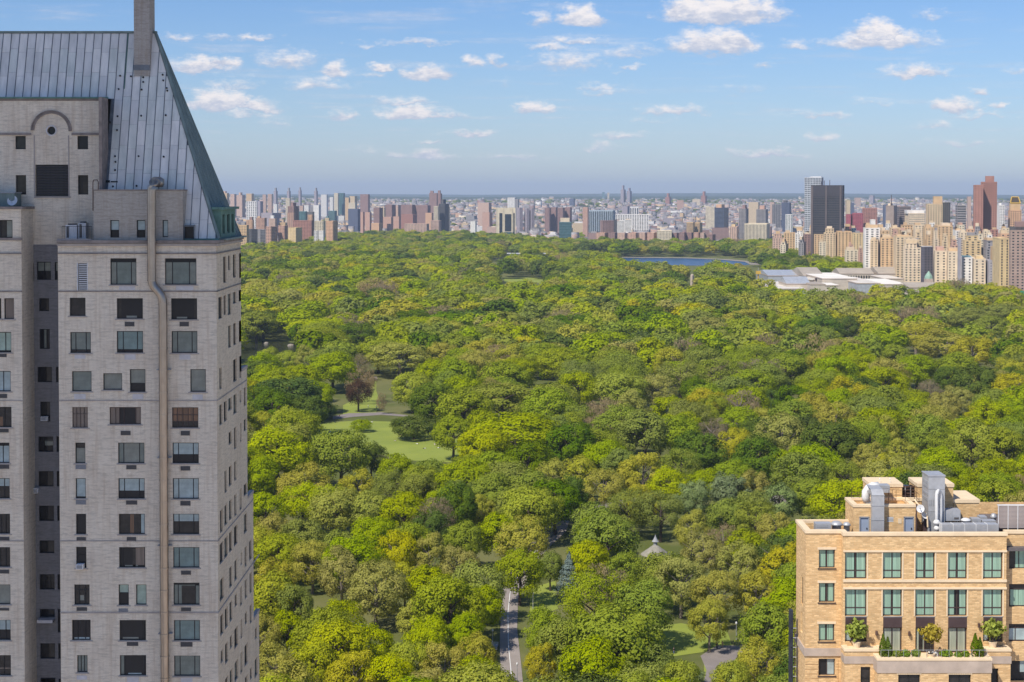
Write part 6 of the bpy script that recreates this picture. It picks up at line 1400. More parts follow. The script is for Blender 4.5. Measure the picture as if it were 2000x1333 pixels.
# construction crane base, yellow, left of the museum
p = W(1481, 532, 2050); t = empty('yellow_hoist', (p.x, 2050, 0), 0, 'small yellow hoist cabin above trees left of the museum', 'hoist')
MB().box(p.x-3, p.x+3, 2048, 2052, p.z-2.5, p.z+1.5).build('cabin', GOLD, t); MB().tube([(p.x,2050,0),(p.x,2050,p.z-2.5)], .8, 6).build('mast', GOLD, t); MB().tube([(p.x,2050,p.z+1.5),(p.x,2050,p.z+6)], .3, 5).build('antenna', M['metal'], t)
t = empty('obelisk', (W(1352,545,1950).x, 1950, 0), 0, 'pinkish stone obelisk rising over trees below the reservoir', 'obelisk'); p = W(1352,535,1950); pb = MB(); pb.lathe((p.x,1950,0), [(2.6,0),(2.2,p.z-2),(.1,p.z)], 4); pb.build('shaft', M['limestone'], t); MB().box(p.x-3.4,p.x+3.4,1946.6,1953.4,0,3).build('plinth', M['limestone'], t)
for (pxa, pxb, py0, py1, Y, lb) in ((990,1016,495,500,2560,'long low white pavilion roof at the far tree line'),(1054,1066,495,500,2560,'small cream gate house at the far tree line')):
    x0, x1, z0, z1 = W(pxa,py0,Y).x, W(pxb,py0,Y).x, 0, W(pxa,py0,Y).z; t = empty('park_pavilion', ((x0+x1)/2, Y+5, 0), 0, lb, 'pavilion'); MB().box(x0+2, x1-2, Y+2, Y+10, 0, z1-1).build('wall', M['cast_pale'], t); MB().box(x0, x1, Y, Y+12, z1-1, z1).build('roof', M['metal_white'], t)

# ---- unnamed neighbours, then the mass of the far city
pal = ['tan','beige','pink','salmon','brown','red','grey','white','pale','lilac','cream','orange','brown','pink','white']
used = []
def rnd_building(i):
    Y = 3900+rnd.random()**1.3*3600; px = rnd.uniform(475, 1900); 
    return Y, px
zone = lambda px: 'above the left wood edge' if px < 640 else 'left of the brown slab row' if px < 740 else 'around the brown slab row' if px < 880 else 'left of the cream pier tower' if px < 965 else 'right of the cream pier tower' if px < 1090 else 'right of the teal glass tower' if px < 1200 else 'above the long brick row' if px < 1390 else 'near the chequered towers' if px < 1570 else 'right of the dark office slab' if px < 1760 else 'behind the right apartment rows'
cn = dict(tan='tan',beige='beige',pink='pinkish',salmon='salmon',brown='brown',red='red brick',grey='grey',white='white',pale='pale stone',lilac='lilac grey',cream='cream',orange='orange brick')
seen = set(); made = 0
cands = []
for i in range(1500):
    Y, px = rnd_building(i); w = rnd.uniform(16, 46); h = rnd.choice([10,12,15,18,20,24,29]) if Y > 4200 else rnd.choice([12,15,18,22])
    if Y < 3450+(1600-px)*.0: continue
    if any(abs(px-q[1]) < (w+q[2])*.36*F/Y and abs(Y-q[0]) < 160 for q in cands): continue
    cands.append((Y, px, w, h, rnd.choice(pal)))
    if len(cands) >= 150: break
for (Y, px, w, h, c) in cands:
    hp = w*F/Y/2; gpy = 380+(H-float(gz((px-1000)/F*Y, Y))-h)*F/Y
    if False: pass
    sz = 'tall' if h > 28 else 'mid height' if h > 20 else 'low'; wd = 'broad' if w > 34 else 'narrow' if w < 23 else 'squarish'
    dist = 'nearer' if Y < 4900 else 'middle' if Y < 6200 else 'farther'
    lb = '%s %s %s block in %s rows %s' % (sz, wd, cn[c], dist, zone(px))
    if lb in seen: continue
    seen.add(lb)
    B_(px-hp, px+hp, gpy, Y, c, lb, rot=rnd.choice([6,14,22,26]), side=.25, group='far city blocks '+zone(px), roofs=((rnd.uniform(.1,.4), rnd.uniform(.5,.9), rnd.uniform(2.5,6), rnd.choice(['white','grey','pale'])),))
def city_mass():
    r = np.random.default_rng(21); n = 15000
    Y = 3600+(r.random(n)**.62)*9400; X = (r.random(n)-.5)*.80*Y+0.02*Y
    px = 1000+F*X/Y
    lim = np.interp(px, [300,470,640,700,1000,1100,1500,1600,1700,2000,2300], [3300,3500,3900,4180,4100,3520,3480,2900,2700,2500,2400])
    # extra rows near the park edge on the right
    n2 = 1400; Y2 = 2450+r.random(n2)*1500; X2 = (.16+r.random(n2)*.24)*Y2; Y = np.concatenate([Y, Y2]); X = np.concatenate([X, X2]); px = 1000+F*X/Y
    lim = np.interp(px, [300,470,640,700,1000,1100,1500,1600,1700,2000,2300], [3300,3500,3900,4180,4100,3520,3480,2900,2700,2500,2400])
    ok = Y > lim+40
    dens = .5+.5*np.sin(X/310+1.7*np.sin(Y/470))*np.sin(Y/390+X/900)
    ok &= r.random(len(Y)) < np.where(Y > 10000, .35, 1)*(.35+.65*dens)
    X, Y = X[ok], Y[ok]; n = len(X)
    w = r.uniform(11, 46, n); d = r.uniform(12, 30, n); h = r.choice([8,10,12,14,16,19,24,34], n, p=[.12,.2,.2,.18,.14,.1,.04,.02])*np.where(Y < 4400, .85, 1)
    a = -np.radians(r.choice([6,6,28,18], n)); ca, sa = np.cos(a), np.sin(a); gzv = gz(X, Y)
    C = np.array([C_[k] for k in ('tan','pink','salmon','brown','white','pale','lilac','grey','cream','red')]); ci = r.choice(10, n, p=[.16,.17,.13,.14,.06,.10,.06,.06,.07,.05])
    tint = C[ci]*r.uniform(.8, 1.1, (n, 1))
    sx = np.array([-1,1,1,-1,-1,1,1,-1]); sy = np.array([-1,-1,1,1,-1,-1,1,1]); sz = np.array([0,0,0,0,1,1,1,1])
    lx = sx[None]*w[:,None]/2; ly = sy[None]*d[:,None]/2
    V = np.stack([X[:,None]+lx*ca[:,None]-ly*sa[:,None], Y[:,None]+lx*sa[:,None]+ly*ca[:,None], gzv[:,None]-1+sz[None]*(h[:,None]+1)], 2).reshape(-1, 3)
    q = np.array([(4,5,6,7),(0,1,5,4),(1,2,6,5),(2,3,7,6),(3,0,4,7)]); Fc = (q[None]+np.arange(n)[:,None,None]*8).reshape(-1, 4)
    me = bpy.data.meshes.new('city_blocks'); me.vertices.add(len(V)); me.vertices.foreach_set('co', V.ravel().astype('f')); me.loops.add(Fc.size); me.loops.foreach_set('vertex_index', Fc.ravel().astype('i'))
    me.polygons.add(len(Fc)); me.polygons.foreach_set('loop_start', np.arange(0, Fc.size, 4).astype('i')); me.polygons.foreach_set('loop_total', np.full(len(Fc), 4, 'i')); me.update(calc_edges=True)
    at = me.attributes.new('tint', 'FLOAT_COLOR', 'POINT'); cc = np.concatenate([np.repeat(tint, 8, 0), np.ones((n*8, 1))], 1); at.data.foreach_set('color', cc.ravel().astype('f'))
    me.materials.append(M['facade_stuff']); o = bpy.data.objects.new('city_blocks', me); col.objects.link(o); tag(o, 'dense mass of low pink, brown and white city blocks up to the far hills', 'city', kind='stuff')
city_mass()

# ------------------------------------------------------------------ trees
def crown_mesh(name, mat, n, size, seed, kind='broad'):
    """crown about 16 m wide and 14 m deep, centred on its own middle; every leaf clump a small face"""
    r = np.random.default_rng(seed)
    if kind in ('broad', 'olive', 'bare', 'soft'):
        kind_ = kind; kind = 'broad' if kind == 'soft' else kind
        k = {'broad': 85, 'olive': 80, 'bare': 60}[kind]; cr = {'broad': (1.2, 2.3), 'olive': (1.0, 1.9), 'bare': (1.2, 2.2)}[kind]
        d = r.normal(size=(k*3, 3)); d /= np.linalg.norm(d, axis=1, keepdims=True); d = d[d[:, 2] > -.8][:k]; k = len(d)
        rad = r.uniform(.70, .86, (k, 1))*(1+.13*np.sin(d[:, :1]*3.1+seed)*np.cos(d[:, 1:2]*2.7+seed)); c = d*rad*np.array([7.8, 7.8, 7.0]); R_ = r.uniform(*cr, k); pr = R_**2; pr /= pr.sum()
        i = r.choice(k, n, p=pr); e = r.normal(size=(n, 3)); e /= np.linalg.norm(e, axis=1, keepdims=True)
        e[:, 2] = np.where(r.random(n) < .4, np.abs(e[:, 2]), e[:, 2])
        sh = r.uniform(.72, 1.06, (n, 1)); p = c[i]+e*R_[i][:, None]*sh*np.array([1, 1, .88]); nn = e*.85+p/7.5*.8+np.array([0,0,.12])
    elif kind == 'willow':
        e = r.normal(size=(n, 3)); e /= np.linalg.norm(e, axis=1, keepdims=True); e[:, 2] = np.where(r.random(n) < .7, np.abs(e[:, 2]), e[:, 2])
        lump = 1+.07*np.sin(e[:, 0]*6+seed)*np.sin(e[:, 1]*5)+.05*np.sin(e[:, 2]*9+e[:, 0]*7)
        p = e*np.array([8, 8, 6.6])*(lump*r.uniform(.8, 1.03, n))[:, None]; nn = e.copy()
    elif kind == 'cone':
        h = r.random(n)**.75; a = r.uniform(0, 6.283, n); tier = .72+.28*np.abs(np.sin(h*26)); rr = (1-h)**.85*5.2*tier*r.uniform(.7, 1.03, n)*(1+.16*np.sin(a*5+h*11))
        p = np.stack([np.cos(a)*rr, np.sin(a)*rr, h*17-7], 1); nn = np.stack([np.cos(a)*.6, np.sin(a)*.6, np.full(n, .7)], 1)
    nn = nn+r.normal(size=(n, 3))*.27; nn /= np.linalg.norm(nn, axis=1, keepdims=True)
    t = np.cross(nn, r.normal(size=(n, 3))); t /= np.linalg.norm(t, axis=1, keepdims=True); b = np.cross(nn, t)
    if kind in ('willow', 'bare'): # slender, mostly upright sprays
        b = b*.35+np.array([0, 0, .8]); b /= np.linalg.norm(b, axis=1, keepdims=True); t = np.cross(b, nn); t /= np.linalg.norm(t, axis=1, keepdims=True)+1e-6
        s1 = size*.42*r.uniform(.6, 1.3, (n, 1)); s2 = size*1.5*r.uniform(.6, 1.3, (n, 1))
    else: s1 = size*r.uniform(.55, 1.35, (n, 1)); s2 = s1*.8
    v = np.stack([p-t*s1*.5, p-b*s2*.5, p+t*s1*.5, p+b*s2*.5], 1).reshape(-1, 3)
    me = bpy.data.meshes.new(name); me.vertices.add(4*n); me.vertices.foreach_set('co', v.ravel().astype('f')); me.loops.add(4*n); me.loops.foreach_set('vertex_index', np.arange(4*n).astype('i'))
    me.polygons.add(n); me.polygons.foreach_set('loop_start', np.arange(0, 4*n, 4).astype('i')); me.polygons.foreach_set('loop_total', np.full(n, 4, 'i')); me.update(calc_edges=True)
    me.materials.append(mat); return me
def trunk_mesh(seed, mat, conif=False, reach=1.0):
    r = random.Random(seed); m = MB(); m.tube([(0,0,-10.5),(.15,.1,-6),(.3,-.1,-2),(.2,.1,3 if not conif else 8)], [.55,.42,.32,.12], 7)
    if not conif:
        for k in range(9):
            a = k*2.4+r.random(); z = -6+k*.8; L = r.uniform(4, 6.3)*reach
            m.tube([(0,0,z),(math.cos(a)*L*.5,math.sin(a)*L*.5,z+L*.42),(math.cos(a+.2)*L,math.sin(a+.2)*L,z+L*.8)], [.24,.14,.04], 5)
    return m.mesh('trunk', mat)
KIND = {'Y':'broad','G':'broad','D':'broad','O':'olive','T':'soft','B':'bare','S':'broad','C':'cone','R':'soft'}
NAME = {'Y':'leafy_tree','G':'leafy_tree','D':'leafy_tree','O':'budding_tree','T':'willow_tree','B':'bare_budding_tree','S':'silver_leaved_tree','C':'spruce_tree','R':'copper_beech'}
NL = {'broad': (10500,.50), 'olive': (11500,.40), 'soft': (11000,.36), 'bare': (5200,.40), 'cone': (6500,.42)}
SHAPES = {}
for s_i, sp_ in enumerate('YGDOTBSCR'):
    kd = KIND[sp_]; n, sz = NL[kd]; nv = {'Y':3,'G':4,'D':3,'O':4,'T':3,'B':2,'S':1,'C':1,'R':1}[sp_]
    SHAPES[sp_] = [(crown_mesh('crown', LEAF[sp_], n, sz, 100*s_i+j, kd), trunk_mesh(50*s_i+j, M['pale_bark'] if sp_ in 'OB' else M['bark'], sp_ in 'CR', 1.1 if sp_ in 'OB' else .9)) for j in range(nv)]
FARS = {}
for s_i, sp_ in enumerate('YGDOTB'):
    kd = KIND[sp_]; n = {'broad':2700,'olive':3200,'soft':2600,'bare':1800}[kd]; sz = {'broad':1.05,'olive':.78,'soft':.8,'bare':.7}[kd]
    FARS[sp_] = [crown_mesh('crown', LEAF[sp_], n, sz, 900+100*s_i+j, kd) for j in range(2 if sp_ in 'TB' else 3)]

# trees traced one by one: pixel x, pixel y of the crown's middle, width in pixels, kind
HAND = [(518,1003,90,'G'),(590,985,90,'Y'),(655,1000,110,'Y'),(722,1003,100,'Y'),(790,1005,105,'G'),(842,1035,80,'D'),(905,1060,85,'G'),(940,1000,60,'O'),(545,1085,95,'Y'),(610,1100,95,'O'),(668,1125,105,'O'),(735,1160,125,'O'),(775,1085,105,'O'),(838,1088,90,'O'),(900,1110,90,'O'),(790,1140,80,'O'),
 (530,1175,115,'Y'),(575,1190,90,'G'),(505,1245,95,'O'),(880,1195,150,'G'),(940,1190,90,'G'),(815,1215,90,'O'),(655,1275,140,'Y'),(610,1310,110,'Y'),(725,1270,100,'Y'),(690,1325,120,'O'),(835,1255,95,'Y'),(800,1300,100,'Y'),(870,1310,110,'O'),(930,1285,90,'O'),(540,1310,110,'O'),(760,1330,110,'Y'),(560,1240,85,'G'),(910,1245,80,'G'),
 (1035,1000,122,'Y'),(1020,1060,105,'O'),(1015,1120,100,'G'),(1185,1062,135,'G'),(1150,1100,90,'Y'),(1165,1175,150,'T'),(1225,1000,90,'T'),(1290,1000,100,'T'),(1425,1015,95,'G'),(1352,975,75,'S'),(1425,965,80,'S'),(1522,985,75,'S'),(1515,1045,90,'O'),(1445,1110,105,'O'),(1375,1085,100,'O'),(1330,1140,110,'O'),(1400,1160,105,'O'),(1478,1165,90,'O'),(1260,1190,130,'G'),
 (1352,1040,80,'O'),(1385,1215,85,'O'),(1200,1260,190,'G'),(1110,1265,130,'G'),(1155,1320,150,'G'),(1260,1300,110,'G'),(1060,1235,85,'G'),(1055,1300,70,'O'),(1500,1240,120,'G'),(1480,1300,105,'O'),(1345,1285,66,'S'),(1330,1335,80,'Y'),(1430,1335,80,'Y'),(1112,1122,44,'C'),(1222,1118,80,'G'),(1075,1110,55,'G'),(1180,955,90,'O'),(1130,930,90,'O'),(1080,935,80,'O'),(1255,930,110,'O'),(1330,915,90,'T'),
 (562,772,150,'D'),(532,800,90,'D'),(603,805,75,'D'),(505,790,90,'D'),(628,780,65,'D'),(508,835,75,'O'),(700,772,52,'R'),(705,812,46,'G'),(808,810,90,'D'),(805,762,85,'Y'),(845,735,80,'G'),(780,697,130,'O'),(865,698,70,'O'),(650,722,105,'G'),(700,715,50,'B'),(525,700,45,'Y'),(565,706,48,'Y'),(600,702,60,'O'),(745,788,22,'B'),
 (665,890,125,'G'),(725,897,70,'D'),(540,885,140,'Y'),(580,900,90,'Y'),(510,935,85,'G'),(775,928,85,'G'),(700,955,80,'O'),(760,960,85,'T'),(820,965,85,'G'),(905,800,120,'G'),(885,850,90,'G'),(1010,855,215,'G'),(945,880,110,'Y'),(980,785,150,'G'),(1070,800,110,'G'),(1030,905,100,'D'),(1110,870,110,'D'),(1210,835,110,'G'),(1260,850,110,'G'),(1320,850,100,'G'),(1390,848,75,'B'),(1435,872,85,'O'),(1065,730,24,'R'),(1330,735,110,'T'),(1400,735,110,'T'),(1355,762,58,'D'),(1205,760,110,'Y'),(1130,762,90,'G'),(1285,765,80,'O'),
 (1620,865,125,'D'),(1790,725,90,'G'),(1750,700,60,'G'),(1853,742,62,'D'),(1850,675,120,'O'),(1900,690,110,'O'),(1790,660,110,'O'),(1815,768,55,'B'),(1545,637,60,'Y'),(1495,625,55,'G'),(1890,622,90,'G'),(1950,615,95,'G'),(1935,640,80,'G'),(1935,815,85,'Y'),(1590,768,75,'T'),(1515,785,46,'D'),(1758,617,55,'B'),(1672,632,36,'B'),(1650,640,60,'D'),(1900,870,110,'Y'),(1850,875,80,'T'),(1960,880,100,'G'),(1700,900,80,'O'),(1760,890,70,'O'),(1560,930,110,'G'),(1630,985,110,'Y'),(1530,915,80,'G'),(1480,900,110,'D'),(1650,940,90,'T'),(1990,930,80,'Y'),(1950,985,110,'G'),(690,640,75,'B'),(500,635,90,'G'),(700,655,90,'D'),(580,655,35,'D'),(640,600,60,'O')]
# things that must stay in view: pixel x, y, half width, half height
KEEP = [(1670,556,135,3),(765,860,100,26),(715,835,90,13),(690,804,16,1),(1280,1073,26,13),(990,1188,3,10),(998,1262,4,12),(1087,1040,8,8),(1190,982,18,6),(1055,1172,8,18),(1350,1245,48,12),(1405,1272,12,9),(515,686,42,9),(1340,507,120,2),(965,510,5,2),(1525,975,12,6),(1020,546,40,4),(1003,497,12,1),(1288,873,7,14),(1352,545,5,8),(1481,532,10,9)]
def clear(px, py, r):
    for (a, b, w, h) in KEEP:
        if abs(px-a) < w+r*.8 and abs(py-b) < h+r*.72: return False
    return True
boundary = lambda px: np.interp(px, [300,470,560,640,700,760,900,1000,1080,1150,1300,1470,1580,1640,1700,1720,1726,1800,1900,2100], [520,505,493,481,471,466,469,476,484,488,487,489,496,506,520,540,560,562,578,590])
def vnoise(x, y, s, k):
    x, y = x/s+k*13.7, y/s+k*7.3; xi, yi = math.floor(x), math.floor(y); fx, fy = x-xi, y-yi; fx, fy = fx*fx*(3-2*fx), fy*fy*(3-2*fy)
    h = lambda a, b: math.modf(abs(math.sin(a*127.1+b*311.7+k*74.7)*43758.5453))[0]
    return (h(xi,yi)*(1-fx)+h(xi+1,yi)*fx)*(1-fy)+(h(xi,yi+1)*(1-fx)+h(xi+1,yi+1)*fx)*fy
def species(x, y, px, py, r):
    o = .10+.55*max(0, vnoise(x, y, 75, 1)-.38)*1.8+(.18 if px > 1380 and 600 < py < 950 else 0)+(.08 if py < 620 else 0)
    o += .2 if 1250 < px < 1540 and py > 1000 else 0
    yl = .22*vnoise(x, y, 80, 2)**2+(.08 if px < 800 and py > 850 else 0); dk = .05+.36*vnoise(x, y, 70, 3)**2+(.08 if py < 560 else 0); w = .10*vnoise(x, y, 90, 4)+.03; ba = .03+(.04 if px > 1300 else 0)
    g = .55; tot = o+yl+dk+w+ba+g; q = r.random()*tot
    for k, v in (('O', o), ('Y', yl), ('D', dk), ('T', w), ('B', ba)):
        if q < v: return k
        q -= v
    return 'G'
HT = lambda w: min(25, 6.5+w*.68)
T = []   # x, y, width m, kind, hand
for (px, py, w, k) in HAND:
    g = G(px, py, 9.5); wm = w*g.y/F
    for _ in range(3): g = G(px, py, .57*HT(wm)); wm = w*g.y/F
    T.append([g.x, g.y, wm*1.04, k, 1])
HP = [(px, py, w/2, T[i][1]) for i, (px, py, w, k) in enumerate(HAND)]
rt = random.Random(77); cell = 8.4; grid = {}
def near(x, y, rr):
    ix, iy = int(x//20), int(y//20)
    for a in (-1, 0, 1):
        for b in (-1, 0, 1):
            for t in grid.get((ix+a, iy+b), ()):
                if (t[0]-x)**2+(t[1]-y)**2 < (.33*(t[2]+rr))**2: return True
    return False
for t in T: grid.setdefault((int(t[0]//20), int(t[1]//20)), []).append(t)
y = 318.0
while y < 4350:
    step = cell if y < 600 else 12 if y < 800 else 16 if y < 1100 else 20
    x = -.235*y-25
    while x < .36*y+30:
        xx, yy = x+rt.uniform(-.45, .45)*step, y+rt.uniform(-.45, .45)*step; x += step
        pxg, pyg = proj(xx, yy, 0)
        if pyg < boundary(pxg)+1.0: continue
        w = rt.uniform(12.5, 20.5)*(1+1.15*min(1, max(0, (yy-430)/850))); h = .57*HT(w)
        if near(xx, yy, w*(1 if yy < 800 else 1.22)): continue
        pxc, pyc = proj(xx, yy, h); rp = w*F/yy/2
        if any(yy < hy-2 and math.hypot(pxc-hx, (pyc-hpy)*1.15) < .52*(hw_2+rp) for hx, hpy, hw_2, hy in HP): continue
        if not clear(pxc, pyc, w*F/yy/2): continue
        if 2650 < yy < 3060 and 80 < xx < 428: continue          # reservoir
        if 1790 < yy < 2150 and pxg > 1500 and pxg < 1850: continue      # museum
        if 1800 < yy < 2150 and pxg >= 1850: continue
        k = species(xx, yy, pxc, pyc, rt)
        if k == 'G' and rt.random() < .02: k = 'D'
        t = [xx, yy, w, k, 0]; T.append(t); grid.setdefault((int(xx//20), int(yy//20)), []).append(t)
    y += step*.92
def vis(t):
    h = .52*HT(t[2]); px, py = proj(t[0], t[1], h); r = t[2]*F/t[1]/2
    if px+r < 0 or px-r > 2000 or py-r > 1333: return 0
    if px+r*.4 < 480 or (px-r*.4 > 1560 and py-r > 1020): return 0
    return t[2]*F/t[1]*(2.5 if t[4] else 1)
order = sorted(T, key=lambda t: -vis(t)); singles = [t for t in order[:292] if vis(t) > 0]; ids = {id(t) for t in singles}
rest = [t for t in T if id(t) not in ids]
LM = [(1280,1070,'the conical pavilion roof'),(1000,1190,'the upper bend of the park drive'),(1000,1290,'the park drive at the bottom'),(1087,1040,'the far end of the park drive'),(770,862,'the meadow'),(720,790,'the brick path above the meadow'),(515,690,'the lake'),(1112,1118,'the blue spruce'),(1350,1245,'the small lawn with a path'),(1408,1280,'the walkers on the path'),
      (700,772,'the copper beech'),(1560,1150,'the tan brick building'),(1680,950,'the rooftop ducts'),(490,1100,'the grey tower'),(490,880,'the middle of the grey tower edge'),(1345,1285,'the flowering tree by the path'),(1390,848,'the pinkish bare tree'),(1065,730,'the tall pale pole'),(1850,680,'the widest olive crown'),(1620,865,'the round dark crown'),(560,775,'the big dark crown'),(1010,855,'the giant green crown'),(880,1195,'the shady green crown by the drive'),(1190,982,'the lone stretch of light path'),(780,697,'the broad olive crown'),(1425,1015,'the neat round green crown'),(1200,1260,'the biggest crown at the bottom'),(655,1275,'the bright crown at bottom left'),(1165,1175,'the smooth willow'),(1545,637,'the yellow crown below the museum'),(1950,985,'the right edge')]
KL = {'Y':'bright yellow green','G':'mid green','D':'dark green','O':'olive budding','T':'soft willowy','B':'pinkish half bare','S':'silver green flowering','C':'blue grey spruce','R':'copper red'}
def dirn(dx, dy):
    a = math.degrees(math.atan2(-dy, dx)) % 360
    return ['right of','above right of','above','above left of','left of','below left of','below','below right of'][int(((a+22.5) % 360)//45)]
LOWT = lambda px, py: any(abs(px-a) < 14 and abs(py-b) < 16 for a, b in ((808,810),(705,812),(628,780),(1345,1285)))
used_l = set()
for t in singles:
    xx, yy, w, k, hd = t; hgt = HT(w); zc = .52*hgt; px, py = proj(xx, yy, zc); wp = w*F/yy
    size = 'huge' if wp > 135 else 'large' if wp > 105 else 'medium' if wp > 78 else 'small'
    ls = sorted(((math.hypot(px-a, py-b), a, b, n) for a, b, n in LM if math.hypot(px-a, py-b) > 12))
    lb = None
    for d, a, b, n in ls[:3]:
        dd = 'just' if d < 70 else 'slightly' if d < 140 else 'well'
        l_ = '%s %s tree %s %s %s' % (size, KL[k], dd, dirn(px-a, py-b), n)
        if l_ not in used_l: lb = l_; break
    if lb is None:
        d, a, b, n = ls[0]; e = ls[1]; lb = '%s %s tree %s %s, %s %s' % (size, KL[k], dirn(px-a, py-b), n, dirn(px-e[1], py-e[2]), e[3])
        if lb in used_l: e = ls[2]; lb = '%s %s tree %s %s and %s %s' % (size, KL[k], dirn(px-a, py-b), n, dirn(px-e[1], py-e[2]), e[3])
    used_l.add(lb)
    root = empty(NAME[k], (xx, yy, 0), rt.uniform(0, 6.28), lb, 'tree', 'trees of the park')
    low = LOWT(px, py)
    if low: hgt = w*.60
    sh = rt.choice(SHAPES[k]); s = w/16.0; sz = hgt/17.0
    if k == 'R': sz = w*1.25/17; hgt = w*1.25; s *= 1.1
    if k == 'C': s = w/7.4; sz = w/9.6; zc = 7.5*sz
    for n, me in (('crown', sh[0]), ('trunk', sh[1])):
        o = bpy.data.objects.new(n, me); col.objects.link(o); o.parent = root; o.location = (0, 0, zc if k == 'C' else hgt*(.45 if low else .57)); o.scale = (s, s*rt.uniform(.9, 1.1) if n == 'crown' else s, sz*rt.uniform(.95, 1.1) if n == 'crown' else sz)

def scatter(name, pts, label, protos):
    """one stuff object: points that carry tree crowns; protos are meshes, each point picks one"""
    pc = bpy.data.collections.new('tree_forms')
    for i, me in enumerate(protos):
        o = bpy.data.objects.new('tree_form.%03d' % i, me); pc.objects.link(o)
    me = bpy.data.meshes.new(name); me.vertices.add(len(pts)); me.vertices.foreach_set('co', np.array([p[0] for p in pts], 'f').ravel())
    for an, tp, idx, fld in (('rotv', 'FLOAT_VECTOR', 1, 'vector'), ('sclv', 'FLOAT_VECTOR', 2, 'vector'), ('pick', 'INT', 3, 'value')):
        at = me.attributes.new(an, tp, 'POINT'); at.data.foreach_set(fld, np.array([p[idx] for p in pts], 'i' if tp == 'INT' else 'f').ravel())
    o = bpy.data.objects.new(name, me); col.objects.link(o); tag(o, label, 'forest', kind='stuff')
    ng = bpy.data.node_groups.new(name, 'GeometryNodeTree'); ng.interface.new_socket('Geometry', in_out='INPUT', socket_type='NodeSocketGeometry'); ng.interface.new_socket('Geometry', in_out='OUTPUT', socket_type='NodeSocketGeometry')
    gi = ng.nodes.new('NodeGroupInput'); go = ng.nodes.new('NodeGroupOutput'); ip = ng.nodes.new('GeometryNodeInstanceOnPoints'); ci = ng.nodes.new('GeometryNodeCollectionInfo')
    ci.inputs['Collection'].default_value = pc; ci.inputs['Separate Children'].default_value = True; ci.inputs['Reset Children'].default_value = True
    ng.links.new(gi.outputs[0], ip.inputs['Points']); ng.links.new(ci.outputs[0], ip.inputs['Instance']); ip.inputs['Pick Instance'].default_value = True
    for an, dt, sock in (('pick', 'INT', 'Instance Index'), ('rotv', 'FLOAT_VECTOR', 'Rotation'), ('sclv', 'FLOAT_VECTOR', 'Scale')):
        na = ng.nodes.new('GeometryNodeInputNamedAttribute'); na.data_type = dt; na.inputs[0].default_value = an; ng.links.new(na.outputs[0], ip.inputs[sock])
    ng.links.new(ip.outputs[0], go.inputs[0]); md = o.modifiers.new('scatter', 'NODES'); md.node_group = ng; return o
protos = []; idx = {}
for k in 'YGDOTB':
    idx[k, 0] = list(range(len(protos), len(protos)+len(SHAPES[k]))); protos += [s[0] for s in SHAPES[k]]
for k in 'YGDOTB':
    idx[k, 1] = list(range(len(protos), len(protos)+len(FARS[k]))); protos += FARS[k]
pts = []
for (xx, yy, w, k, hd) in rest:
    if k in 'SCR': k = 'D'
    hgt = HT(w)*rt.uniform(.82, 1.2); s = w/15.2*rt.uniform(.9, 1.1)
    pts.append(((xx, yy, float(gz(xx, yy))+hgt*.57), (0, 0, rt.uniform(0, 6.28)), (s, s*rt.uniform(.9, 1.1), hgt/17*rt.uniform(.95, 1.12)), rt.choice(idx[k, 1 if yy > 1000 else 0])))
scatter('forest', pts, 'endless spring green tree crowns filling the park up to the city', protos)
pts = []
for _ in range(3600):
    yy = 3600+rt.random()**.7*9000; xx = rt.uniform(-.36, .38)*yy; px, _p = proj(xx, yy, 0)
    if _p > boundary(px)-2: continue
    if vnoise(xx, yy, 420, 9) < .42 and rt.random() < .8: continue
    s = rt.uniform(.6, 1.15)*(1.7 if yy > 9000 else 1); pts.append(((xx, yy, float(gz(xx, yy))+5*s), (0, 0, rt.uniform(0, 6.28)), (s*1.3, s*1.3, s*.75), rt.choice(idx['D', 1]+idx['G', 1])))
scatter('city_trees', pts, 'dark green street and park trees scattered among the far city blocks', protos)

# ------------------------------------------------------------------ small things in the park
p = G(1280, 1087, 0); Y = p.y-12; c = W(1280, 1068, Y); zr_ = W(1280, 1082, Y).z
c.z = W(1280, 1066, Y).z; t = empty('carousel_house', (c.x, Y, 0), 0, 'orange brick round pavilion with grey conical roof and small cupola', 'pavilion')
RR = 29*Y/F; ze = W(1280, 1082, Y).z; zt = W(1280, 1064, Y).z
MB().lathe((c.x, Y, 0), [(RR*.62,0),(RR*.62,ze+.3)], 12).build('wall', mk('orange_brick', (.55,.22,.11), var=.12), t)
MB().lathe((c.x, Y, ze-.25), [(RR*1.0,0),(RR*.99,.15),(RR*.72,(zt-ze)*.36),(RR*.42,(zt-ze)*.70),(RR*.17,(zt-ze)*1.02)], 24).build('roof', mk('grey_slate_roof', (.33,.31,.26), var=.15, scale=.8), t, smooth=True)
MB().lathe((c.x, Y, zt-.3), [(RR*.13,0),(RR*.13,RR*.25),(RR*.24,RR*.27),(RR*.14,RR*.42),(RR*.05,RR*.6),(.01,RR*.75)], 14).build('cupola', M['metal_mid'], t)
for k in range(12):
    a = k*math.pi/6+.2; x_, y_ = c.x+math.cos(a)*RR*.64, Y+math.sin(a)*RR*.64
    o = MB().box(-.7,.7,-.1,.1,0,2.6).build('arched_window', M['p_dark'], t, local=True); o.location = (x_-c.x, y_-Y, ze-3.2); o.rotation_euler[2] = a-math.pi/2
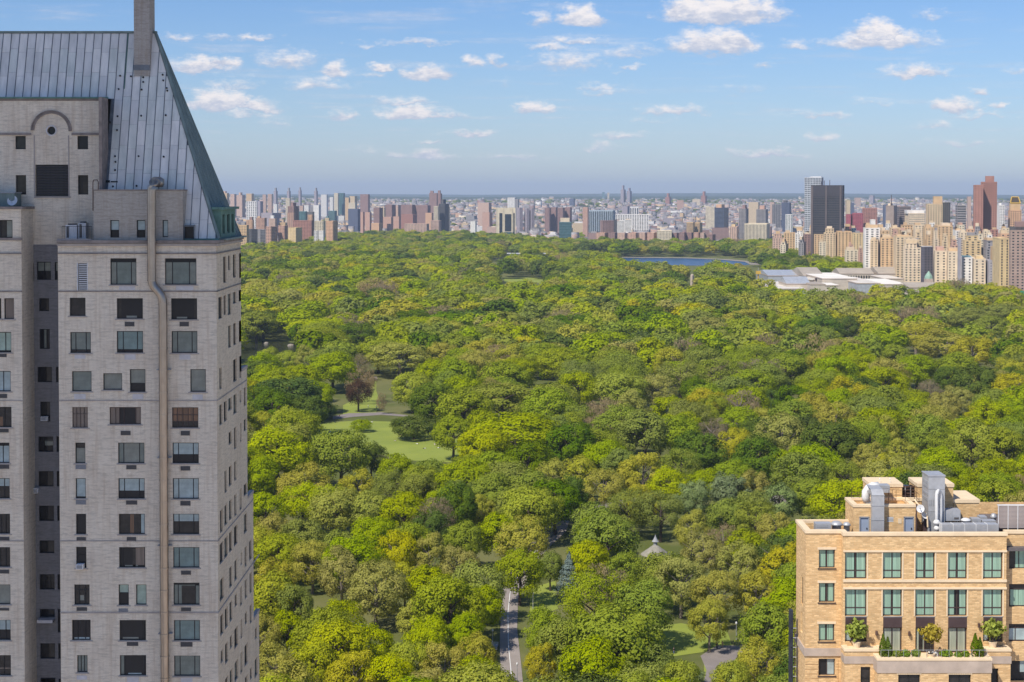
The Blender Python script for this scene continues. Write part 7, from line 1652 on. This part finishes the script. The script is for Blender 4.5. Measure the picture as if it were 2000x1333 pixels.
# tall pale pole
g = G(1072, 712, 0); t = empty('flag_pole', tuple(g), 0, 'single tall pale pole rising out of trees in the middle of the park', 'pole'); MB().tube([g, W(1072, 680, g.y)], [.45,.25], 6).build('pole', M['metal_white'], t); MB().lathe((g.x,g.y,W(1072,680,g.y).z), [(.2,0),(.5,.3),(.1,.8)], 8).build('finial', M['metal_white'], t)
def statue(px, py, label):
    g = G(px, py, 0); t = empty('lamp_post', tuple(g), 0, label, 'lamp'); MB().tube([g, g+Vector((0,0,4.2))], [.12,.07], 7).build('post', M['metal_mid'], t); MB().lathe((g.x,g.y,g.z+4.2), [(.12,0),(.24,.15),(.26,.5),(.1,.7)], 8).build('lantern', M['metal_white'], t)
for px, py, lb in ((1041,1190,'grey lamp post left of the sunny lawn beside the drive'),(962,1265,'grey lamp post at left edge of the lower drive'),(1438,1250,'lamp post on the lawn above the walkers'),(1010,1333,'lamp post beside the drive at the bottom')): statue(px, py, lb)
# rocks at the lake and by the path
for (px, py, w, lb) in ((568,676,14,'pale flat rock at right end of the lake'),(520,672,10,'small pale rock on the far lake shore')):
    g = G(px, py, 0); q = MB(); rr = w*g.y/F/2; q.lathe((g.x,g.y,-.2), [(rr,0),(rr*.95,.9),(rr*.6,1.6),(.2,1.8)], 9); tag(q.build('boulder', M['rock']), lb, 'rock')
# dead trunk standing among the crowns
g = G(1286, 905, 0); t = empty('dead_tree', tuple(g), 0, 'pale leaning dead trunk with bare limbs in dark gap of the middle woods', 'tree')
m = MB(); m.tube([(0,0,0),(.4,0,4),(1.4,0,8),(2.2,0,12),(2.6,0,15)], [.75,.6,.5,.35,.1], 8); m.tube([(1.2,0,7.5),(-.6,.2,10),(-1,0,12)], [.3,.2,.06], 6); m.tube([(1.8,0,10),(3.6,.2,11.5),(5,0,12)], [.22,.14,.05], 6); m.build('trunk', M['pale_bark'], t, local=True)

# people: one skinned body per pose, clothing on top
def body(pose):
    J = {'stand': dict(pel=(0,0,.95), che=(0,-.02,1.32), nek=(0,-.02,1.5), hed=(0,-.03,1.66), kl=(-.1,-.08,.5), fl=(-.11,.1,.06), tl=(-.11,-.06,.04), kr=(.1,-.02,.5), fr=(.11,-.12,.06), tr=(.11,-.28,.04), sl=(-.2,0,1.42), el=(-.27,.06,1.15), hl=(-.28,-.04,.9), sr=(.2,0,1.42), er=(.27,-.04,1.15), hr=(.27,-.18,.93)),
         'lie': dict(pel=(0,0,.14), che=(0,.4,.16), nek=(0,.58,.15), hed=(0,.75,.16), kl=(-.12,-.42,.22), fl=(-.13,-.84,.08), tl=(-.13,-.92,.18), kr=(.14,-.44,.14), fr=(.16,-.86,.08), tr=(.16,-.94,.18), sl=(-.2,.48,.14), el=(-.38,.3,.1), hl=(-.4,.05,.06), sr=(.2,.48,.14), er=(.42,.58,.1), hr=(.3,.8,.08)),
         'sit': dict(pel=(0,0,.14), che=(0,.12,.5), nek=(0,.1,.68), hed=(0,.06,.84), kl=(-.14,-.42,.42), fl=(-.14,-.72,.08), tl=(-.14,-.86,.06), kr=(.16,-.44,.4), fr=(.16,-.76,.08), tr=(.16,-.9,.06), sl=(-.2,.12,.6), el=(-.3,.26,.34), hl=(-.3,.36,.06), sr=(.2,.12,.6), er=(.26,-.1,.42), hr=(.18,-.36,.44))}[pose]
    order_ = list(J); E = [('pel','che'),('che','nek'),('nek','hed'),('pel','kl'),('kl','fl'),('fl','tl'),('pel','kr'),('kr','fr'),('fr','tr'),('che','sl'),('sl','el'),('el','hl'),('che','sr'),('sr','er'),('er','hr')]
    Rd = dict(pel=.15,che=.15,nek=.06,hed=.11,kl=.07,fl=.045,tl=.035,kr=.07,fr=.045,tr=.035,sl=.07,el=.045,hl=.035,sr=.07,er=.045,hr=.035)
    me = bpy.data.meshes.new('body'); me.from_pydata([J[k] for k in order_], [(order_.index(a), order_.index(b)) for a, b in E], [])
    o = bpy.data.objects.new('body_cage', me); col.objects.link(o); s = o.modifiers.new('skin', 'SKIN'); 
    for i, k in enumerate(order_): me.skin_vertices[0].data[i].radius = (Rd[k], Rd[k]); me.skin_vertices[0].data[i].use_root = (i == 0)
    o.modifiers.new('sub', 'SUBSURF').levels = 1; dg = bpy.context.evaluated_depsgraph_get(); ev = bpy.data.meshes.new_from_object(o.evaluated_get(dg)); bpy.data.objects.remove(o); ev.name = 'body'; return ev, J
SKIN = mk('skin', (.52,.33,.24), var=.05); POSE = {k: body(k) for k in ('stand','lie','sit')}
CL = {n: mk(n+'_cloth', c, var=.06) for n, c in dict(white=(.8,.8,.8), black=(.03,.03,.035), red=(.5,.06,.05), blue=(.1,.15,.35), tan=(.5,.38,.26)).items()}
def person(px, py, pose, top, legs, rz, label, towel=None):
    g = G(px, py, 0); t = empty('person', (g.x, g.y, .1), rz, label, 'person'); me, J = POSE[pose]
    if not me.materials: me.materials.append(SKIN)
    b = bpy.data.objects.new('body', me); col.objects.link(b); b.parent = t
    m = MB(); m.tube([J['pel'], J['che'], tuple(a*.3+b_*.7 for a, b_ in zip(J['che'], J['nek']))], [.175,.18,.12], 10); m.tube([J['sl'], J['el']], [.085,.065], 8); m.tube([J['sr'], J['er']], [.085,.065], 8); m.build('shirt', CL[top], t, local=True)
    m = MB()
    for k, f in (('kl','fl'),('kr','fr')): m.tube([J['pel'], J[k], J[f]], [.13,.09,.065], 8)
    m.build('trousers', CL[legs], t, local=True)
    h = J['hed']; MB().lathe((h[0], h[1]+.02, h[2]-.02), [(.125,0),(.13,.06),(.1,.12),(.03,.15)], 10).build('hair', M['bark'], t, local=True)
person(1400,1268,'stand','black','black',.4,'walker in dark clothes on the path by the small lawn')
person(1411,1266,'stand','tan','tan',-.3,'walker in tan clothes right of the dark clad walker')
person(1398,1250,'stand','white','white',.2,'person in white standing on the lawn above the walkers')
person(1316,1278,'stand','black','blue',.9,'person in dark top left of the flowering tree')
for i, (px, py, ps, a, b, lb) in enumerate([(771,836,'sit','white','blue','sunbather in white sitting below the flat dark tree on the meadow'),(781,851,'lie','red','tan','sunbather in red lying in the middle of the meadow'),(772,862,'lie','white','tan','sunbather in white lying near meadow middle'),(815,868,'lie','white','white','left one of the group lying low on the meadow'),(829,877,'lie','white','black','sunbather lying lowest on the meadow'),(849,870,'sit','white','tan','person in white sitting at right end of the meadow'),(857,876,'lie','white','blue','person in white lying at the far right of the meadow'),
        (716,833,'sit','white','black','person in white sitting alone above meadow left side'),(727,826,'sit','white','white','person in white sitting beside the small round tree'),(783,845,'sit','tan','blue','person in tan sitting just above the one in red'),(663,817,'stand','red','white','person in red standing on path left of the round tree'),(719,797,'stand','white','blue','person in white walking on the path right of the copper beech'),(735,799,'stand','white','red','second person in white on the path right of the copper beech'),(644,845,'lie','white','tan','lone sunbather at left end of the meadow')]): person(px, py, ps, a, b, i*1.3, lb)
# parked and moving vehicles glimpsed on the drive
def van(px, py, rz, c, label):
    g = G(px, py, 0); t = empty('parked_car', (g.x, g.y, .1), rz, label, 'car'); L_, Wd = 4.6, 1.8
    m = MB(); pf = [(-L_/2,.35),(-L_/2,.95),(-L_/2+.9,1.05),(-L_/2+1.5,1.5),(L_/2-1.2,1.52),(L_/2-.4,1.05),(L_/2,.9),(L_/2,.35)]
    for s_ in (-1, 1): m.poly([(x, s_*Wd/2, z) for x, z in pf][::s_])
    for (a, z0), (b, z1) in zip(pf, pf[1:]+pf[:1]): m.quad((a,-Wd/2,z0),(b,-Wd/2,z1),(b,Wd/2,z1),(a,Wd/2,z0))
    m.build('body', mk('car_paint_'+c, {'white':(.75,.75,.75),'grey':(.3,.32,.35)}[c], rough=.3, var=.02, coat=.6), t, local=True)
    for s_ in (-1, 1): 
        MB().box(-L_/2+1.45, L_/2-1.2, s_*Wd/2-.012, s_*Wd/2+.012, 1.08, 1.42).build('side_window', M['p_dark'], t, local=True)
        for x in (-1.4, 1.4):
            w_ = MB(); w_.tube([(x, s_*(Wd/2-.12), .34), (x, s_*(Wd/2+.03), .34)], .34, 14); w_.build('wheel', M['black_frame'], t, local=True)
van(704,1229,.2,'white','white car half hidden under the olive trees left of the drive'); van(876,1138,.1,'white','white car glimpsed between olive trees above the drive'); van(966,1268,1.5,'grey','grey car at left kerb of the lower drive')

# ------------------------------------------------------------------ haze
hz = MB().box(-27000, 27000, -1400, 41500, -2, 396)
me = hz.mesh('haze', None); ho = bpy.data.objects.new('haze', me); col.objects.link(ho); tag(ho, 'thin bluish air over park and city', 'haze', kind='stuff')
hm_ = bpy.data.materials.new('haze_air'); hm_.use_nodes = True; t = NT(hm_.node_tree); t.n.remove(t.n['Principled BSDF'])
vp = t.add('ShaderNodeVolumePrincipled'); vp.inputs['Density'].default_value = HAZE if 'HAZE' in globals() else 4.5e-5; vp.inputs['Color'].default_value = (.66, .80, 1.0, 1); vp.inputs['Anisotropy'].default_value = 0.0
t.l.new(vp.outputs[0], t.n['Material Output'].inputs['Volume']); me.materials.append(hm_)
for o in list(bpy.data.objects):
    for k in ('_a', '_b', '_h'):
        if k in o: del o[k]
